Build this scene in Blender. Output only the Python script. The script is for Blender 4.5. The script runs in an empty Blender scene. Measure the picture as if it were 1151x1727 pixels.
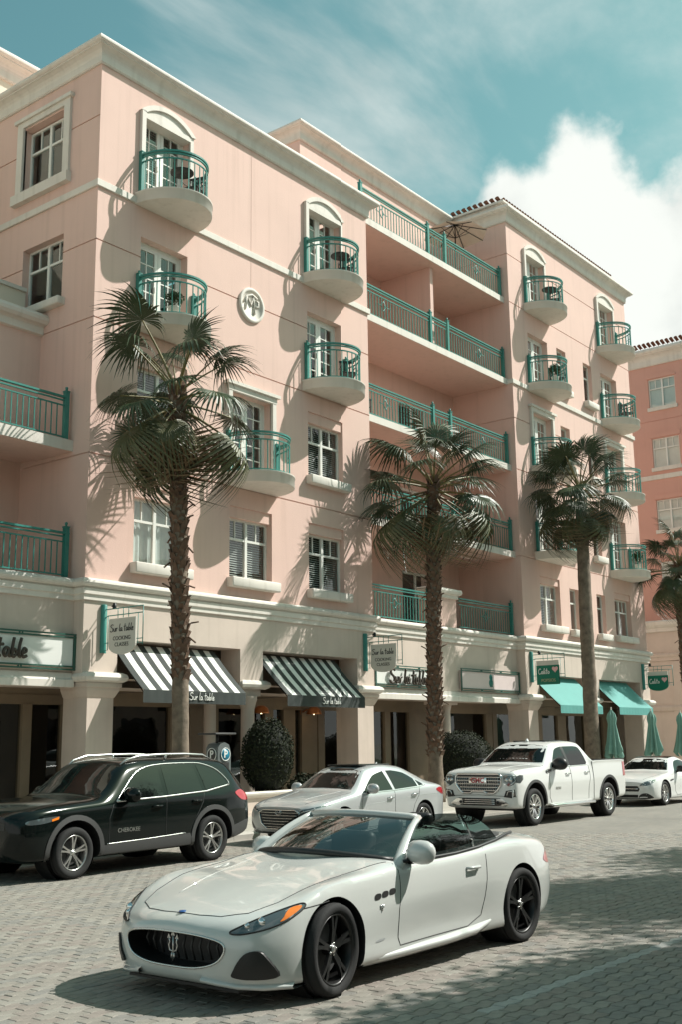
import bpy, bmesh, math, random
from math import sin, cos, pi, radians, sqrt, atan2
from mathutils import Vector, Matrix, noise
from mathutils.bvhtree import BVHTree
from mathutils.geometry import delaunay_2d_cdt

R = random.Random(7)
SC = bpy.context.scene
COL = SC.collection

# ------------------------------------------------------------------ camera
CAM_H = 1.814
PITCH, ROLL, YAW = 0.2030288, -0.0131547, 0.6676493
fw = Vector((cos(YAW) * cos(PITCH), sin(YAW) * cos(PITCH), sin(PITCH)))
rt = Vector((sin(YAW), -cos(YAW), 0.0))
up = rt.cross(fw)
rt2 = cos(ROLL) * rt + sin(ROLL) * up
up2 = -sin(ROLL) * rt + cos(ROLL) * up
cam_d = bpy.data.cameras.new('camera')
cam_d.sensor_fit = 'VERTICAL'
cam_d.sensor_height = 36.0
cam_d.lens = 1885.67 / 1727 * 36.0
cam_d.clip_start = 0.1
cam_d.clip_end = 3000
cam = bpy.data.objects.new('camera', cam_d)
COL.objects.link(cam)
m3 = Matrix((rt2, up2, -fw)).transposed()
cam.matrix_world = Matrix.Translation((0, 0, CAM_H)) @ m3.to_4x4()
SC.camera = cam

# ------------------------------------------------------------------ world, sun, exposure
SUN_L = Vector((-1.45, 1.0, -1.88)).normalized()          # the way the light travels
sun_dir = -SUN_L
sun_el = math.asin(sun_dir.z)
sun_az = atan2(sun_dir.x, sun_dir.y)
world = bpy.data.worlds.new('World')
SC.world = world
world.use_nodes = True
SKY_STRENGTH = 0.078
SUN_STRENGTH = 5.0
SC.view_settings.view_transform = 'Standard'
SC.view_settings.look = 'None'
SC.view_settings.exposure = 0.38
SC.view_settings.gamma = 1.0
SC.view_settings.use_curve_mapping = False


def build_sky():
    nt = world.node_tree
    nt.nodes.clear()
    N = nt.nodes.new
    L = nt.links.new

    def math_(op, a, b=None, clamp=False):
        n = N('ShaderNodeMath'); n.operation = op; n.use_clamp = clamp
        for i, v in enumerate((a, b)):
            if v is None:
                continue
            if isinstance(v, (int, float)):
                n.inputs[i].default_value = v
            else:
                L(v, n.inputs[i])
        return n.outputs[0]

    def smooth(v, lo, hi):
        n = N('ShaderNodeMapRange'); n.interpolation_type = 'SMOOTHSTEP'
        L(v, n.inputs[0]); n.inputs[1].default_value = lo; n.inputs[2].default_value = hi
        return n.outputs[0]

    sky = N('ShaderNodeTexSky')
    sky.sky_type = 'NISHITA'
    sky.sun_disc = False
    sky.sun_elevation = sun_el
    sky.sun_rotation = sun_az
    sky.air_density = 1.0
    sky.dust_density = 1.6
    sky.ozone_density = 1.0
    tint = N('ShaderNodeMixRGB'); tint.blend_type = 'MULTIPLY'; tint.inputs[0].default_value = 1.0
    L(sky.outputs[0], tint.inputs[1]); tint.inputs[2].default_value = (1.06, 1.64, 1.11, 1)
    hs = N('ShaderNodeHueSaturation'); hs.inputs['Saturation'].default_value = 1.0
    L(tint.outputs[0], hs.inputs['Color'])
    tc = N('ShaderNodeTexCoord')
    sep = N('ShaderNodeSeparateXYZ'); L(tc.outputs['Generated'], sep.inputs[0])
    X, Y, Z = sep.outputs
    zc = math_('MAXIMUM', Z, 0.02)
    den = math_('ADD', zc, 0.12)
    u = math_('DIVIDE', X, den); v = math_('DIVIDE', Y, den)
    cmb = N('ShaderNodeCombineXYZ'); L(u, cmb.inputs[0]); L(v, cmb.inputs[1])
    # high thin wisps, drawn out along one direction
    mp = N('ShaderNodeMapping'); L(cmb.outputs[0], mp.inputs[0])
    mp.inputs['Rotation'].default_value = (0, 0, radians(-20)); mp.inputs['Scale'].default_value = (0.9, 2.1, 1)
    mp.inputs['Location'].default_value = (3.1, 0.4, 0)
    n1 = N('ShaderNodeTexNoise'); n1.inputs['Scale'].default_value = 1.3; n1.inputs['Detail'].default_value = 9
    n1.inputs['Roughness'].default_value = 0.55; n1.inputs['Distortion'].default_value = 0.35
    L(mp.outputs[0], n1.inputs['Vector'])
    wisp = math_('MULTIPLY', smooth(n1.outputs[0], 0.47, 0.74), 0.66)
    # cumulus banks low in the sky
    n2 = N('ShaderNodeTexNoise'); n2.inputs['Scale'].default_value = 6.5; n2.inputs['Detail'].default_value = 10
    n2.inputs['Roughness'].default_value = 0.52
    L(tc.outputs['Generated'], n2.inputs['Vector'])
    n3 = N('ShaderNodeTexNoise'); n3.inputs['Scale'].default_value = 1.1; n3.inputs['Detail'].default_value = 2
    L(tc.outputs['Generated'], n3.inputs['Vector'])
    az = math_('SUBTRACT', math_('MULTIPLY', X, 0.94), math_('MULTIPLY', Y, 0.34))   # grows towards the sea side
    top = math_('ADD', math_('MULTIPLY', smooth(az, 0.48, 0.585), 0.245), 0.235)
    top = math_('SUBTRACT', top, math_('MULTIPLY', smooth(az, 0.585, 0.85), 0.13))
    top = math_('ADD', top, math_('MULTIPLY', math_('SUBTRACT', n3.outputs[0], 0.5), 0.06))
    top = math_('ADD', top, math_('MULTIPLY', math_('SUBTRACT', n2.outputs[0], 0.5), 0.30))
    below = math_('SUBTRACT', top, Z)
    cum = smooth(below, 0.0, 0.032)
    dens = math_('MAXIMUM', cum, wisp)
    mix = N('ShaderNodeMixRGB'); L(dens, mix.inputs[0]); L(hs.outputs[0], mix.inputs[1])
    sh = N('ShaderNodeTexNoise'); sh.inputs['Scale'].default_value = 7.0; sh.inputs['Detail'].default_value = 6
    L(tc.outputs['Generated'], sh.inputs['Vector'])
    ccol = N('ShaderNodeMixRGB'); L(smooth(sh.outputs[0], 0.38, 0.60), ccol.inputs[0])
    ccol.inputs[1].default_value = (7.3, 7.7, 7.4, 1); ccol.inputs[2].default_value = (9.6, 9.9, 9.4, 1)
    L(ccol.outputs[0], mix.inputs[2])
    bg = N('ShaderNodeBackground'); L(mix.outputs[0], bg.inputs[0]); bg.inputs[1].default_value = SKY_STRENGTH
    out = N('ShaderNodeOutputWorld'); L(bg.outputs[0], out.inputs[0])


build_sky()
sun_d = bpy.data.lights.new('sun', 'SUN')
sun_d.energy = SUN_STRENGTH
sun_d.angle = radians(0.5)
sun_d.color = (1.0, 0.965, 0.91)
sun = bpy.data.objects.new('sun', sun_d)
COL.objects.link(sun)
sun.rotation_euler = SUN_L.to_track_quat('-Z', 'Y').to_euler()
sun.location = (20, -10, 40)

# ------------------------------------------------------------------ materials
MATS = {}


def mat(name, col, rough=0.7, metal=0.0, var=0.0, vscale=2.0, bump=0.0, bscale=60.0, coat=0.0, spec=0.5, var2=None,
        emit=None, sheen=0.0, trans=0.0, stain=0.0):
    m = bpy.data.materials.new(name)
    m.use_nodes = True
    nt = m.node_tree
    b = nt.nodes['Principled BSDF']
    b.inputs['Base Color'].default_value = (*col, 1)
    b.inputs['Roughness'].default_value = rough
    b.inputs['Metallic'].default_value = metal
    b.inputs['Specular IOR Level'].default_value = spec
    if coat:
        b.inputs['Coat Weight'].default_value = coat
        b.inputs['Coat Roughness'].default_value = 0.03
    if emit:
        b.inputs['Emission Color'].default_value = (*emit[0], 1)
        b.inputs['Emission Strength'].default_value = emit[1]
    if var or bump or stain:
        tc = nt.nodes.new('ShaderNodeTexCoord')
        vec = tc.outputs['Object']
    colour = None
    if var:
        n = nt.nodes.new('ShaderNodeTexNoise')
        n.inputs['Scale'].default_value = vscale
        n.inputs['Detail'].default_value = 6
        n.inputs['Roughness'].default_value = 0.6
        nt.links.new(vec, n.inputs['Vector'])
        mx = nt.nodes.new('ShaderNodeMixRGB')
        rmp = nt.nodes.new('ShaderNodeMapRange')
        nt.links.new(n.outputs[0], rmp.inputs[0])
        rmp.inputs[1].default_value = 0.3
        rmp.inputs[2].default_value = 0.7
        nt.links.new(rmp.outputs[0], mx.inputs[0])
        c2 = var2 if var2 else tuple(max(0, c * (1 - var)) for c in col)
        c1 = tuple(min(1, c * (1 + var * 0.5)) for c in col)
        mx.inputs[1].default_value = (*c1, 1)
        mx.inputs[2].default_value = (*c2, 1)
        colour = mx.outputs[0]
        nt.links.new(colour, b.inputs['Base Color'])
    if stain:                                   # vertical rain streaks
        mp = nt.nodes.new('ShaderNodeMapping')
        mp.inputs['Scale'].default_value = (3.0, 3.0, 0.12)
        nt.links.new(vec, mp.inputs[0])
        n = nt.nodes.new('ShaderNodeTexNoise')
        n.inputs['Scale'].default_value = 1.6
        n.inputs['Detail'].default_value = 7
        nt.links.new(mp.outputs[0], n.inputs['Vector'])
        r2 = nt.nodes.new('ShaderNodeMapRange')
        nt.links.new(n.outputs[0], r2.inputs[0])
        r2.inputs[1].default_value = 0.52
        r2.inputs[2].default_value = 0.75
        r2.inputs[4].default_value = stain
        mx2 = nt.nodes.new('ShaderNodeMixRGB')
        mx2.blend_type = 'MULTIPLY'
        nt.links.new(r2.outputs[0], mx2.inputs[0])
        if colour:
            nt.links.new(colour, mx2.inputs[1])
        else:
            mx2.inputs[1].default_value = (*col, 1)
        mx2.inputs[2].default_value = (0.55, 0.52, 0.47, 1)
        nt.links.new(mx2.outputs[0], b.inputs['Base Color'])
    if bump:
        n = nt.nodes.new('ShaderNodeTexNoise')
        n.inputs['Scale'].default_value = bscale
        n.inputs['Detail'].default_value = 5
        nt.links.new(vec, n.inputs['Vector'])
        bp = nt.nodes.new('ShaderNodeBump')
        bp.inputs['Strength'].default_value = bump
        bp.inputs['Distance'].default_value = 0.02
        nt.links.new(n.outputs[0], bp.inputs['Height'])
        nt.links.new(bp.outputs[0], b.inputs['Normal'])
    MATS[name] = m
    return m


def glass_mat(name, tint, gloss_min, rough=0.01, wob=0.0):
    """thin pane: mirror-like by the Fresnel angle, tinted see-through otherwise"""
    m = bpy.data.materials.new(name)
    m.use_nodes = True
    nt = m.node_tree
    nt.nodes.clear()
    tr = nt.nodes.new('ShaderNodeBsdfTransparent'); tr.inputs[0].default_value = (*tint, 1)
    gl = nt.nodes.new('ShaderNodeBsdfGlossy'); gl.inputs['Roughness'].default_value = rough
    gl.inputs[0].default_value = (0.95, 0.97, 0.97, 1)
    lw_n = nt.nodes.new('ShaderNodeLayerWeight'); lw_n.inputs[0].default_value = 0.5
    pw = nt.nodes.new('ShaderNodeMath'); pw.operation = 'POWER'; pw.inputs[1].default_value = 4.5
    nt.links.new(lw_n.outputs['Facing'], pw.inputs[0])
    mr = nt.nodes.new('ShaderNodeMapRange')
    mr.inputs[1].default_value = 0.0; mr.inputs[2].default_value = 1.0
    mr.inputs[3].default_value = gloss_min; mr.inputs[4].default_value = 1.0
    nt.links.new(pw.outputs[0], mr.inputs[0])
    mx = nt.nodes.new('ShaderNodeMixShader')
    nt.links.new(mr.outputs[0], mx.inputs[0])
    nt.links.new(tr.outputs[0], mx.inputs[1]); nt.links.new(gl.outputs[0], mx.inputs[2])
    if wob:
        tc = nt.nodes.new('ShaderNodeTexCoord')
        n = nt.nodes.new('ShaderNodeTexNoise'); n.inputs['Scale'].default_value = 1.3
        nt.links.new(tc.outputs['Object'], n.inputs['Vector'])
        bp = nt.nodes.new('ShaderNodeBump'); bp.inputs['Strength'].default_value = wob; bp.inputs['Distance'].default_value = 0.05
        nt.links.new(n.outputs[0], bp.inputs['Height'])
        nt.links.new(bp.outputs[0], gl.inputs['Normal'])
    out = nt.nodes.new('ShaderNodeOutputMaterial')
    nt.links.new(mx.outputs[0], out.inputs[0])
    MATS[name] = m
    return m


mat('pink_stucco', (0.715, 0.50, 0.43), 0.85, var=0.06, vscale=0.4, bump=0.2, bscale=30, stain=0.20)
mat('salmon_stucco', (0.62, 0.345, 0.28), 0.85, var=0.05, vscale=0.5, bump=0.12, bscale=45, stain=0.10)
mat('trim', (0.69, 0.645, 0.58), 0.7, var=0.08, vscale=1.0, bump=0.08, bscale=40, stain=0.32)
mat('stone', (0.60, 0.50, 0.43), 0.75, var=0.10, vscale=0.9, bump=0.15, bscale=35, stain=0.22)
mat('cream_stucco', (0.70, 0.63, 0.52), 0.85, var=0.04, vscale=0.6, bump=0.1, bscale=45)
mat('teal_metal', (0.040, 0.225, 0.19), 0.38, var=0.12, vscale=3.0)
mat('white_frame', (0.74, 0.74, 0.69), 0.45, var=0.04, vscale=3)
mat('blind', (0.62, 0.60, 0.55), 0.6)
mat('curtain', (0.72, 0.72, 0.68), 0.9, var=0.1, vscale=2)
mat('louvre', (0.70, 0.70, 0.66), 0.6)
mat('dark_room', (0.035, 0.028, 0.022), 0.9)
mat('shop_wood', (0.20, 0.15, 0.10), 0.6, var=0.12, vscale=2)
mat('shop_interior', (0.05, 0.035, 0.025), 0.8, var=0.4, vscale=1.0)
mat('roof_tile', (0.28, 0.145, 0.10), 0.8, var=0.35, vscale=4, bump=0.2, bscale=30)
mat('sign_white', (0.75, 0.76, 0.72), 0.5, var=0.03, vscale=2)
mat('sign_grey', (0.62, 0.595, 0.53), 0.6, var=0.05, vscale=4)
mat('sign_pink', (0.68, 0.57, 0.55), 0.5, var=0.05, vscale=3)
mat('heart_pink', (0.80, 0.45, 0.45), 0.5)
mat('sign_teal', (0.0, 0.17, 0.105), 0.5, var=0.06, vscale=4)
mat('sign_frame', (0.03, 0.10, 0.075), 0.4)
mat('letter_brown', (0.045, 0.032, 0.022), 0.4)
mat('letter_black', (0.012, 0.012, 0.012), 0.5)
mat('letter_white', (0.80, 0.80, 0.76), 0.5)
mat('letter_gold', (0.42, 0.40, 0.24), 0.5)
mat('awning_black', (0.032, 0.040, 0.037), 0.8, var=0.3, vscale=1.5)
mat('awning_white', (0.74, 0.74, 0.70), 0.8, var=0.06, vscale=2)
mat('awning_teal', (0.09, 0.31, 0.285), 0.75, var=0.08, vscale=1.2)
mat('umbrella_teal', (0.19, 0.36, 0.30), 0.8, var=0.15, vscale=3)
mat('umbrella_beige', (0.78, 0.72, 0.62), 0.85, var=0.05)
mat('black_metal', (0.015, 0.015, 0.015), 0.4, metal=0.3)
mat('furniture_dark', (0.03, 0.028, 0.025), 0.6)
mat('copper', (0.55, 0.22, 0.09), 0.3, metal=0.9)
mat('lit_bulb', (1, 0.8, 0.5), 0.5, emit=((1.0, 0.72, 0.38), 6.0))
mat('kiosk_grey', (0.13, 0.145, 0.145), 0.4, var=0.06)
mat('kiosk_dark', (0.03, 0.03, 0.03), 0.5)
mat('kiosk_blue', (0.01, 0.19, 0.30), 0.4)
mat('sidewalk', (0.38, 0.35, 0.30), 0.85, var=0.10, vscale=1.2, bump=0.1, bscale=50)
mat('kerb', (0.42, 0.395, 0.35), 0.85, var=0.12, vscale=2, bump=0.1, bscale=40)
mat('grass', (0.06, 0.10, 0.03), 0.9, var=0.3, vscale=6)
# leaves
mat('palm_leaf', (0.048, 0.070, 0.030), 0.45, var=0.4, vscale=2.5, spec=0.45)
mat('palm_leaf_old', (0.085, 0.090, 0.035), 0.5, var=0.4, vscale=2.5)
mat('palm_dry', (0.17, 0.115, 0.06), 0.8, var=0.4, vscale=3)
mat('palm_stem', (0.17, 0.14, 0.05), 0.5, var=0.2)
mat('palm_bark', (0.20, 0.155, 0.115), 0.9, var=0.45, vscale=5, bump=0.6, bscale=14)
mat('palm_boot', (0.145, 0.085, 0.055), 0.9, var=0.5, vscale=7, bump=0.4, bscale=25)
mat('bark', (0.13, 0.10, 0.075), 0.9, var=0.4, vscale=5, bump=0.5, bscale=20)
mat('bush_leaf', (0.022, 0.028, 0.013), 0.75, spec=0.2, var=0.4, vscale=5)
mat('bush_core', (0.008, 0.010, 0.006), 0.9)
mat('oak_leaf', (0.045, 0.070, 0.022), 0.6, var=0.3, vscale=2)
# cars
mat('paint_pearl', (0.53, 0.54, 0.515), 0.28, coat=1.0)
mat('paint_white', (0.70, 0.70, 0.68), 0.30, coat=1.0)
mat('paint_silver', (0.46, 0.475, 0.475), 0.28, metal=0.25, coat=1.0)
mat('paint_black', (0.0035, 0.006, 0.0055), 0.12, coat=0.15, spec=0.22)
mat('car_glass_dark', (0.004, 0.005, 0.005), 0.02, spec=0.40, bump=0.12, bscale=2.6)
mat('seam', (0.02, 0.02, 0.02), 0.7)
mat('plastic_black', (0.014, 0.014, 0.014), 0.45)
mat('plastic_grey', (0.05, 0.05, 0.05), 0.55)
mat('chrome', (0.75, 0.75, 0.74), 0.12, metal=1.0)
mat('satin_silver', (0.62, 0.62, 0.60), 0.25, metal=0.9)
mat('rim_grey', (0.50, 0.495, 0.48), 0.28, metal=0.9)
mat('rim_black', (0.007, 0.007, 0.007), 0.4)
mat('tyre', (0.013, 0.013, 0.013), 0.85, bump=0.1, bscale=60)
mat('lamp_lens', (0.10, 0.12, 0.125), 0.05, spec=0.8, coat=1.0, metal=0.4)
mat('lamp_chrome', (0.7, 0.72, 0.72), 0.08, metal=1.0)
mat('lamp_amber', (0.80, 0.20, 0.015), 0.2, coat=1.0)
mat('lamp_red', (0.42, 0.01, 0.018), 0.15, coat=1.0)
mat('leather', (0.022, 0.020, 0.020), 0.5)
mat('leather_tan', (0.20, 0.12, 0.07), 0.5)
mat('badge_blue', (0.02, 0.08, 0.25), 0.3, coat=1.0)
mat('badge_red', (0.45, 0.03, 0.03), 0.3, coat=1.0)
glass_mat('window_glass', (0.80, 0.86, 0.85), 0.10, wob=0.10)
glass_mat('shop_glass', (0.55, 0.57, 0.55), 0.05, wob=0.05)
glass_mat('windshield_glass', (0.26, 0.31, 0.30), 0.14, wob=0.25)
glass_mat('side_glass', (0.16, 0.19, 0.19), 0.09, wob=0.3)
M = MATS


# ------------------------------------------------------------------ mesh helpers
class MB:
    def __init__(s):
        s.v = []
        s.f = []
        s.mi = []
        s.sm = []

    def add(s, verts, faces, mi=0, smooth=False):
        o = len(s.v)
        s.v += [tuple(p) for p in verts]
        for f in faces:
            s.f.append(tuple(i + o for i in f))
            s.mi.append(mi)
            s.sm.append(smooth)
        return s

    def quad(s, a, b, c, d, mi=0):
        return s.add([a, b, c, d], [(0, 1, 2, 3)], mi)

    def box(s, x0, x1, y0, y1, z0, z1, mi=0, ch=0.0):
        v = [(x0, y0, z0), (x1, y0, z0), (x1, y1, z0), (x0, y1, z0), (x0, y0, z1), (x1, y0, z1), (x1, y1, z1), (x0, y1, z1)]
        f = [(3, 2, 1, 0), (4, 5, 6, 7), (0, 1, 5, 4), (1, 2, 6, 5), (2, 3, 7, 6), (3, 0, 4, 7)]
        return s.add(v, f, mi)

    def cbox(s, c, size, mi=0, rot=None):
        hx, hy, hz = size[0] / 2, size[1] / 2, size[2] / 2
        v = [Vector(p) for p in ((-hx, -hy, -hz), (hx, -hy, -hz), (hx, hy, -hz), (-hx, hy, -hz), (-hx, -hy, hz), (hx, -hy, hz), (hx, hy, hz), (-hx, hy, hz))]
        if rot is not None:
            v = [rot @ p for p in v]
        v = [p + Vector(c) for p in v]
        f = [(3, 2, 1, 0), (4, 5, 6, 7), (0, 1, 5, 4), (1, 2, 6, 5), (2, 3, 7, 6), (3, 0, 4, 7)]
        return s.add(v, f, mi)

    def rbox(s, x0, x1, y0, y1, z0, z1, r=0.02, mi=0, seg=2):
        """box with rounded edges"""
        bm = bmesh.new()
        bmesh.ops.create_cube(bm, size=1.0)
        for v in bm.verts:
            v.co = Vector(((x0 + x1) / 2 + v.co.x * (x1 - x0), (y0 + y1) / 2 + v.co.y * (y1 - y0), (z0 + z1) / 2 + v.co.z * (z1 - z0)))
        bmesh.ops.bevel(bm, geom=bm.edges[:], offset=r, segments=seg, affect='EDGES', profile=0.5)
        s.frombm(bm, mi, True)
        return s

    def frombm(s, bm, mi=0, smooth=False):
        bm.verts.index_update()
        s.add([v.co[:] for v in bm.verts], [[v.index for v in f.verts] for f in bm.faces], mi, smooth)
        bm.free()
        return s

    def prism(s, poly, d0, d1, axis='y', mi=0, smooth=False):
        """polygon in a plane, extruded along axis between d0 and d1"""
        def P(a, b, d):
            return {'y': (a, d, b), 'x': (d, a, b), 'z': (a, b, d)}[axis]
        n = len(poly)
        v = [P(a, b, d0) for a, b in poly] + [P(a, b, d1) for a, b in poly]
        f = [tuple(range(n)), tuple(reversed(range(n, 2 * n)))]
        f += [(i, i + n, (i + 1) % n + n, (i + 1) % n) for i in range(n)]
        return s.add(v, f, mi, smooth)

    def tube(s, pts, r, n=6, mi=0, closed=False, caps=True, smooth=True):
        pts = [Vector(p) for p in pts]
        k = len(pts)
        rr = r if isinstance(r, (list, tuple)) else [r] * k
        rings = []
        prev = None
        for i, p in enumerate(pts):
            if closed:
                d = pts[(i + 1) % k] - pts[i - 1]
            else:
                d = pts[min(i + 1, k - 1)] - pts[max(i - 1, 0)]
            if d.length < 1e-9:
                d = Vector((0, 0, 1))
            d.normalize()
            if prev is None:
                a = d.orthogonal().normalized()
            else:
                a = (prev - d * prev.dot(d))
                if a.length < 1e-6:
                    a = d.orthogonal()
                a.normalize()
            prev = a
            b = d.cross(a)
            rings.append([p + (a * cos(2 * pi * j / n) + b * sin(2 * pi * j / n)) * rr[i] for j in range(n)])
        v = [q for ring in rings for q in ring]
        f = []
        for i in range(k if closed else k - 1):
            i2 = (i + 1) % k
            for j in range(n):
                f.append((i * n + j, i * n + (j + 1) % n, i2 * n + (j + 1) % n, i2 * n + j))
        if caps and not closed:
            f.append(tuple(reversed(range(n))))
            f.append(tuple(range((k - 1) * n, k * n)))
        return s.add(v, f, mi, smooth)

    def lathe(s, prof, c=(0, 0, 0), n=24, axis='z', mi=0, smooth=True, a0=0, a1=2 * pi):
        full = abs(a1 - a0 - 2 * pi) < 1e-6
        m = n if full else n + 1
        v = []
        for (r, h) in prof:
            for j in range(m):
                a = a0 + (a1 - a0) * j / n
                if axis == 'z':
                    q = (r * cos(a), r * sin(a), h)
                elif axis == 'y':
                    q = (r * cos(a), h, r * sin(a))
                else:
                    q = (h, r * cos(a), r * sin(a))
                v.append((c[0] + q[0], c[1] + q[1], c[2] + q[2]))
        f = []
        for i in range(len(prof) - 1):
            for j in range(n):
                j2 = (j + 1) % m
                f.append((i * m + j, i * m + j2, (i + 1) * m + j2, (i + 1) * m + j))
        return s.add(v, f, mi, smooth)

    def sweep(s, prof, path, mi=0, z_up=True, smooth=False):
        """moulding: prof = [(out, z)] swept along a level path [(x, y)] with mitred corners; out is to the right of the way"""
        k = len(path)
        v = []
        for i in range(k):
            p = Vector(path[i])
            d0 = (Vector(path[i]) - Vector(path[i - 1])).normalized() if i > 0 else None
            d1 = (Vector(path[i + 1]) - Vector(path[i])).normalized() if i < k - 1 else None
            n0 = Vector((d0.y, -d0.x)) if d0 else None
            n1 = Vector((d1.y, -d1.x)) if d1 else None
            if n0 is None:
                nn = n1
            elif n1 is None:
                nn = n0
            else:
                nn = (n0 + n1)
                nn = nn / max(1e-6, nn.length_squared) * 2
            for (o, z) in prof:
                v.append((p.x + nn.x * o, p.y + nn.y * o, z))
        m = len(prof)
        f = []
        for i in range(k - 1):
            for j in range(m - 1):
                f.append((i * m + j, (i + 1) * m + j, (i + 1) * m + j + 1, i * m + j + 1))
        f.append(tuple(range(m)))
        f.append(tuple(reversed(range((k - 1) * m, k * m))))
        return s.add(v, f, mi, smooth)

    def mesh(s, name, mats):
        me = bpy.data.meshes.new(name)
        me.from_pydata(s.v, [], s.f)
        if not isinstance(mats, (list, tuple)):
            mats = [mats]
        for m in mats:
            me.materials.append(M[m] if isinstance(m, str) else m)
        me.polygons.foreach_set('material_index', s.mi)
        me.polygons.foreach_set('use_smooth', s.sm)
        me.update()
        return me

    def build(s, name, mats, parent=None, loc=None):
        return link(name, s.mesh(name, mats), parent, loc)


def link(name, me, parent=None, loc=None, rot=None):
    o = bpy.data.objects.new(name, me)
    COL.objects.link(o)
    if loc is not None:
        o.location = loc
    if rot is not None:
        o.rotation_euler = rot
    if parent is not None:
        o.parent = parent
        if parent.get('world_coords'):
            o.matrix_parent_inverse = Matrix.Translation(-Vector(parent.location))
    return o


def recalc(me):
    bm = bmesh.new()
    bm.from_mesh(me)
    bmesh.ops.recalc_face_normals(bm, faces=bm.faces[:])
    bm.to_mesh(me)
    bm.free()
    return me


def thing(name, label, cat, loc=(0, 0, 0), rz=0.0, group=None, world_coords=False):
    o = bpy.data.objects.new(name, None)
    COL.objects.link(o)
    o.location = loc
    o.rotation_euler = (0, 0, rz)
    o.empty_display_size = 0.2
    if world_coords:
        o['world_coords'] = 1
    return tag(o, label, cat, group)


def tag(o, label, cat, group=None):
    o['label'] = label
    o['category'] = cat
    if group:
        o['group'] = group
    return o


def structure(o):
    o['kind'] = 'structure'
    return o


def stuff(o):
    o['kind'] = 'stuff'
    return o


def wall(mb, u0, u1, z0, z1, openings, P, depth, grooves=(), gw=0.035, gd=0.03, mi=0):
    """a wall face with openings cut in it. P(u, d, z) gives the point d behind the face; openings = (u0, u1, z0, z1[, depth])"""
    us = sorted(set([u0, u1] + [o[i] for o in openings for i in (0, 1)]))
    zs = [z0, z1] + [o[i] for o in openings for i in (2, 3)]
    for g in grooves:
        zs += [g - gw / 2, g + gw / 2]
    zs = sorted(set(round(z, 4) for z in zs if z0 - 1e-6 <= z <= z1 + 1e-6))
    us = [u for u in us if u0 - 1e-6 <= u <= u1 + 1e-6]
    for a, b in zip(us, us[1:]):
        for c, d in zip(zs, zs[1:]):
            um, zm = (a + b) / 2, (c + d) / 2
            if any(o[0] < um < o[1] and o[2] < zm < o[3] for o in openings):
                continue
            g = any(abs(zm - gz) < gw / 2 for gz in grooves)
            k = gd if g else 0
            mb.quad(P(a, k, c), P(b, k, c), P(b, k, d), P(a, k, d), mi)
            if g:
                mb.quad(P(a, 0, c), P(b, 0, c), P(b, k, c), P(a, k, c), mi)
                mb.quad(P(a, k, d), P(b, k, d), P(b, 0, d), P(a, 0, d), mi)
    for o in openings:
        dp = o[4] if len(o) > 4 else depth
        a, b, c, d = o[:4]
        mb.quad(P(a, 0, c), P(a, dp, c), P(a, dp, d), P(a, 0, d), mi)
        mb.quad(P(b, 0, d), P(b, dp, d), P(b, dp, c), P(b, 0, c), mi)
        mb.quad(P(a, 0, d), P(a, dp, d), P(b, dp, d), P(b, 0, d), mi)
        mb.quad(P(a, 0, c), P(b, 0, c), P(b, dp, c), P(a, dp, c), mi)


def arc_pts(cx, cz, r, a0, a1, n):
    return [(cx + r * cos(a0 + (a1 - a0) * i / n), cz + r * sin(a0 + (a1 - a0) * i / n)) for i in range(n + 1)]
# ================================================================== the ground
S_NEAR, S_FAR = 15.5, 20.0        # sidewalk between the kerb and the facade


def brick_ground():
    m = bpy.data.materials.new('paver_sheet')
    m.use_nodes = True
    nt = m.node_tree
    b = nt.nodes['Principled BSDF']
    b.inputs['Roughness'].default_value = 0.9
    tc = nt.nodes.new('ShaderNodeTexCoord')
    br = nt.nodes.new('ShaderNodeTexBrick')
    br.inputs['Color1'].default_value = (0.235, 0.215, 0.185, 1)
    br.inputs['Color2'].default_value = (0.20, 0.188, 0.168, 1)
    br.inputs['Mortar'].default_value = (0.10, 0.09, 0.075, 1)
    br.inputs['Scale'].default_value = 1.0
    br.inputs['Mortar Size'].default_value = 0.006
    br.inputs['Brick Width'].default_value = 0.225
    br.inputs['Row Height'].default_value = 0.1125
    nt.links.new(tc.outputs['Object'], br.inputs['Vector'])
    n = nt.nodes.new('ShaderNodeTexNoise'); n.inputs['Scale'].default_value = 0.6; n.inputs['Detail'].default_value = 6
    nt.links.new(tc.outputs['Object'], n.inputs['Vector'])
    mr = nt.nodes.new('ShaderNodeMapRange'); mr.inputs[1].default_value = 0.3; mr.inputs[2].default_value = 0.7
    mr.inputs[3].default_value = 0.86; mr.inputs[4].default_value = 1.12
    nt.links.new(n.outputs[0], mr.inputs[0])
    mx = nt.nodes.new('ShaderNodeVectorMath'); mx.operation = 'SCALE'
    nt.links.new(br.outputs[0], mx.inputs[0]); nt.links.new(mr.outputs[0], mx.inputs['Scale'])
    nt.links.new(mx.outputs[0], b.inputs['Base Color'])
    M['paver_sheet'] = m


brick_ground()
mb = MB()
mb.quad((-400, -400, -0.35), (900, -400, -0.35), (900, 900, -0.35), (-400, 900, -0.35))
structure(mb.build('ground', 'sidewalk'))
mb = MB()
mb.quad((-60, 1.2, -0.014), (140, 1.2, -0.014), (140, 15.32, -0.014), (-60, 15.32, -0.014))
road = structure(mb.build('road', 'paver_sheet'))
mb = MB()
mb.box(-60, 140, 15.62, 40, -0.3, 0.13)
sidewalk = structure(mb.build('sidewalk', 'sidewalk'))
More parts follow.
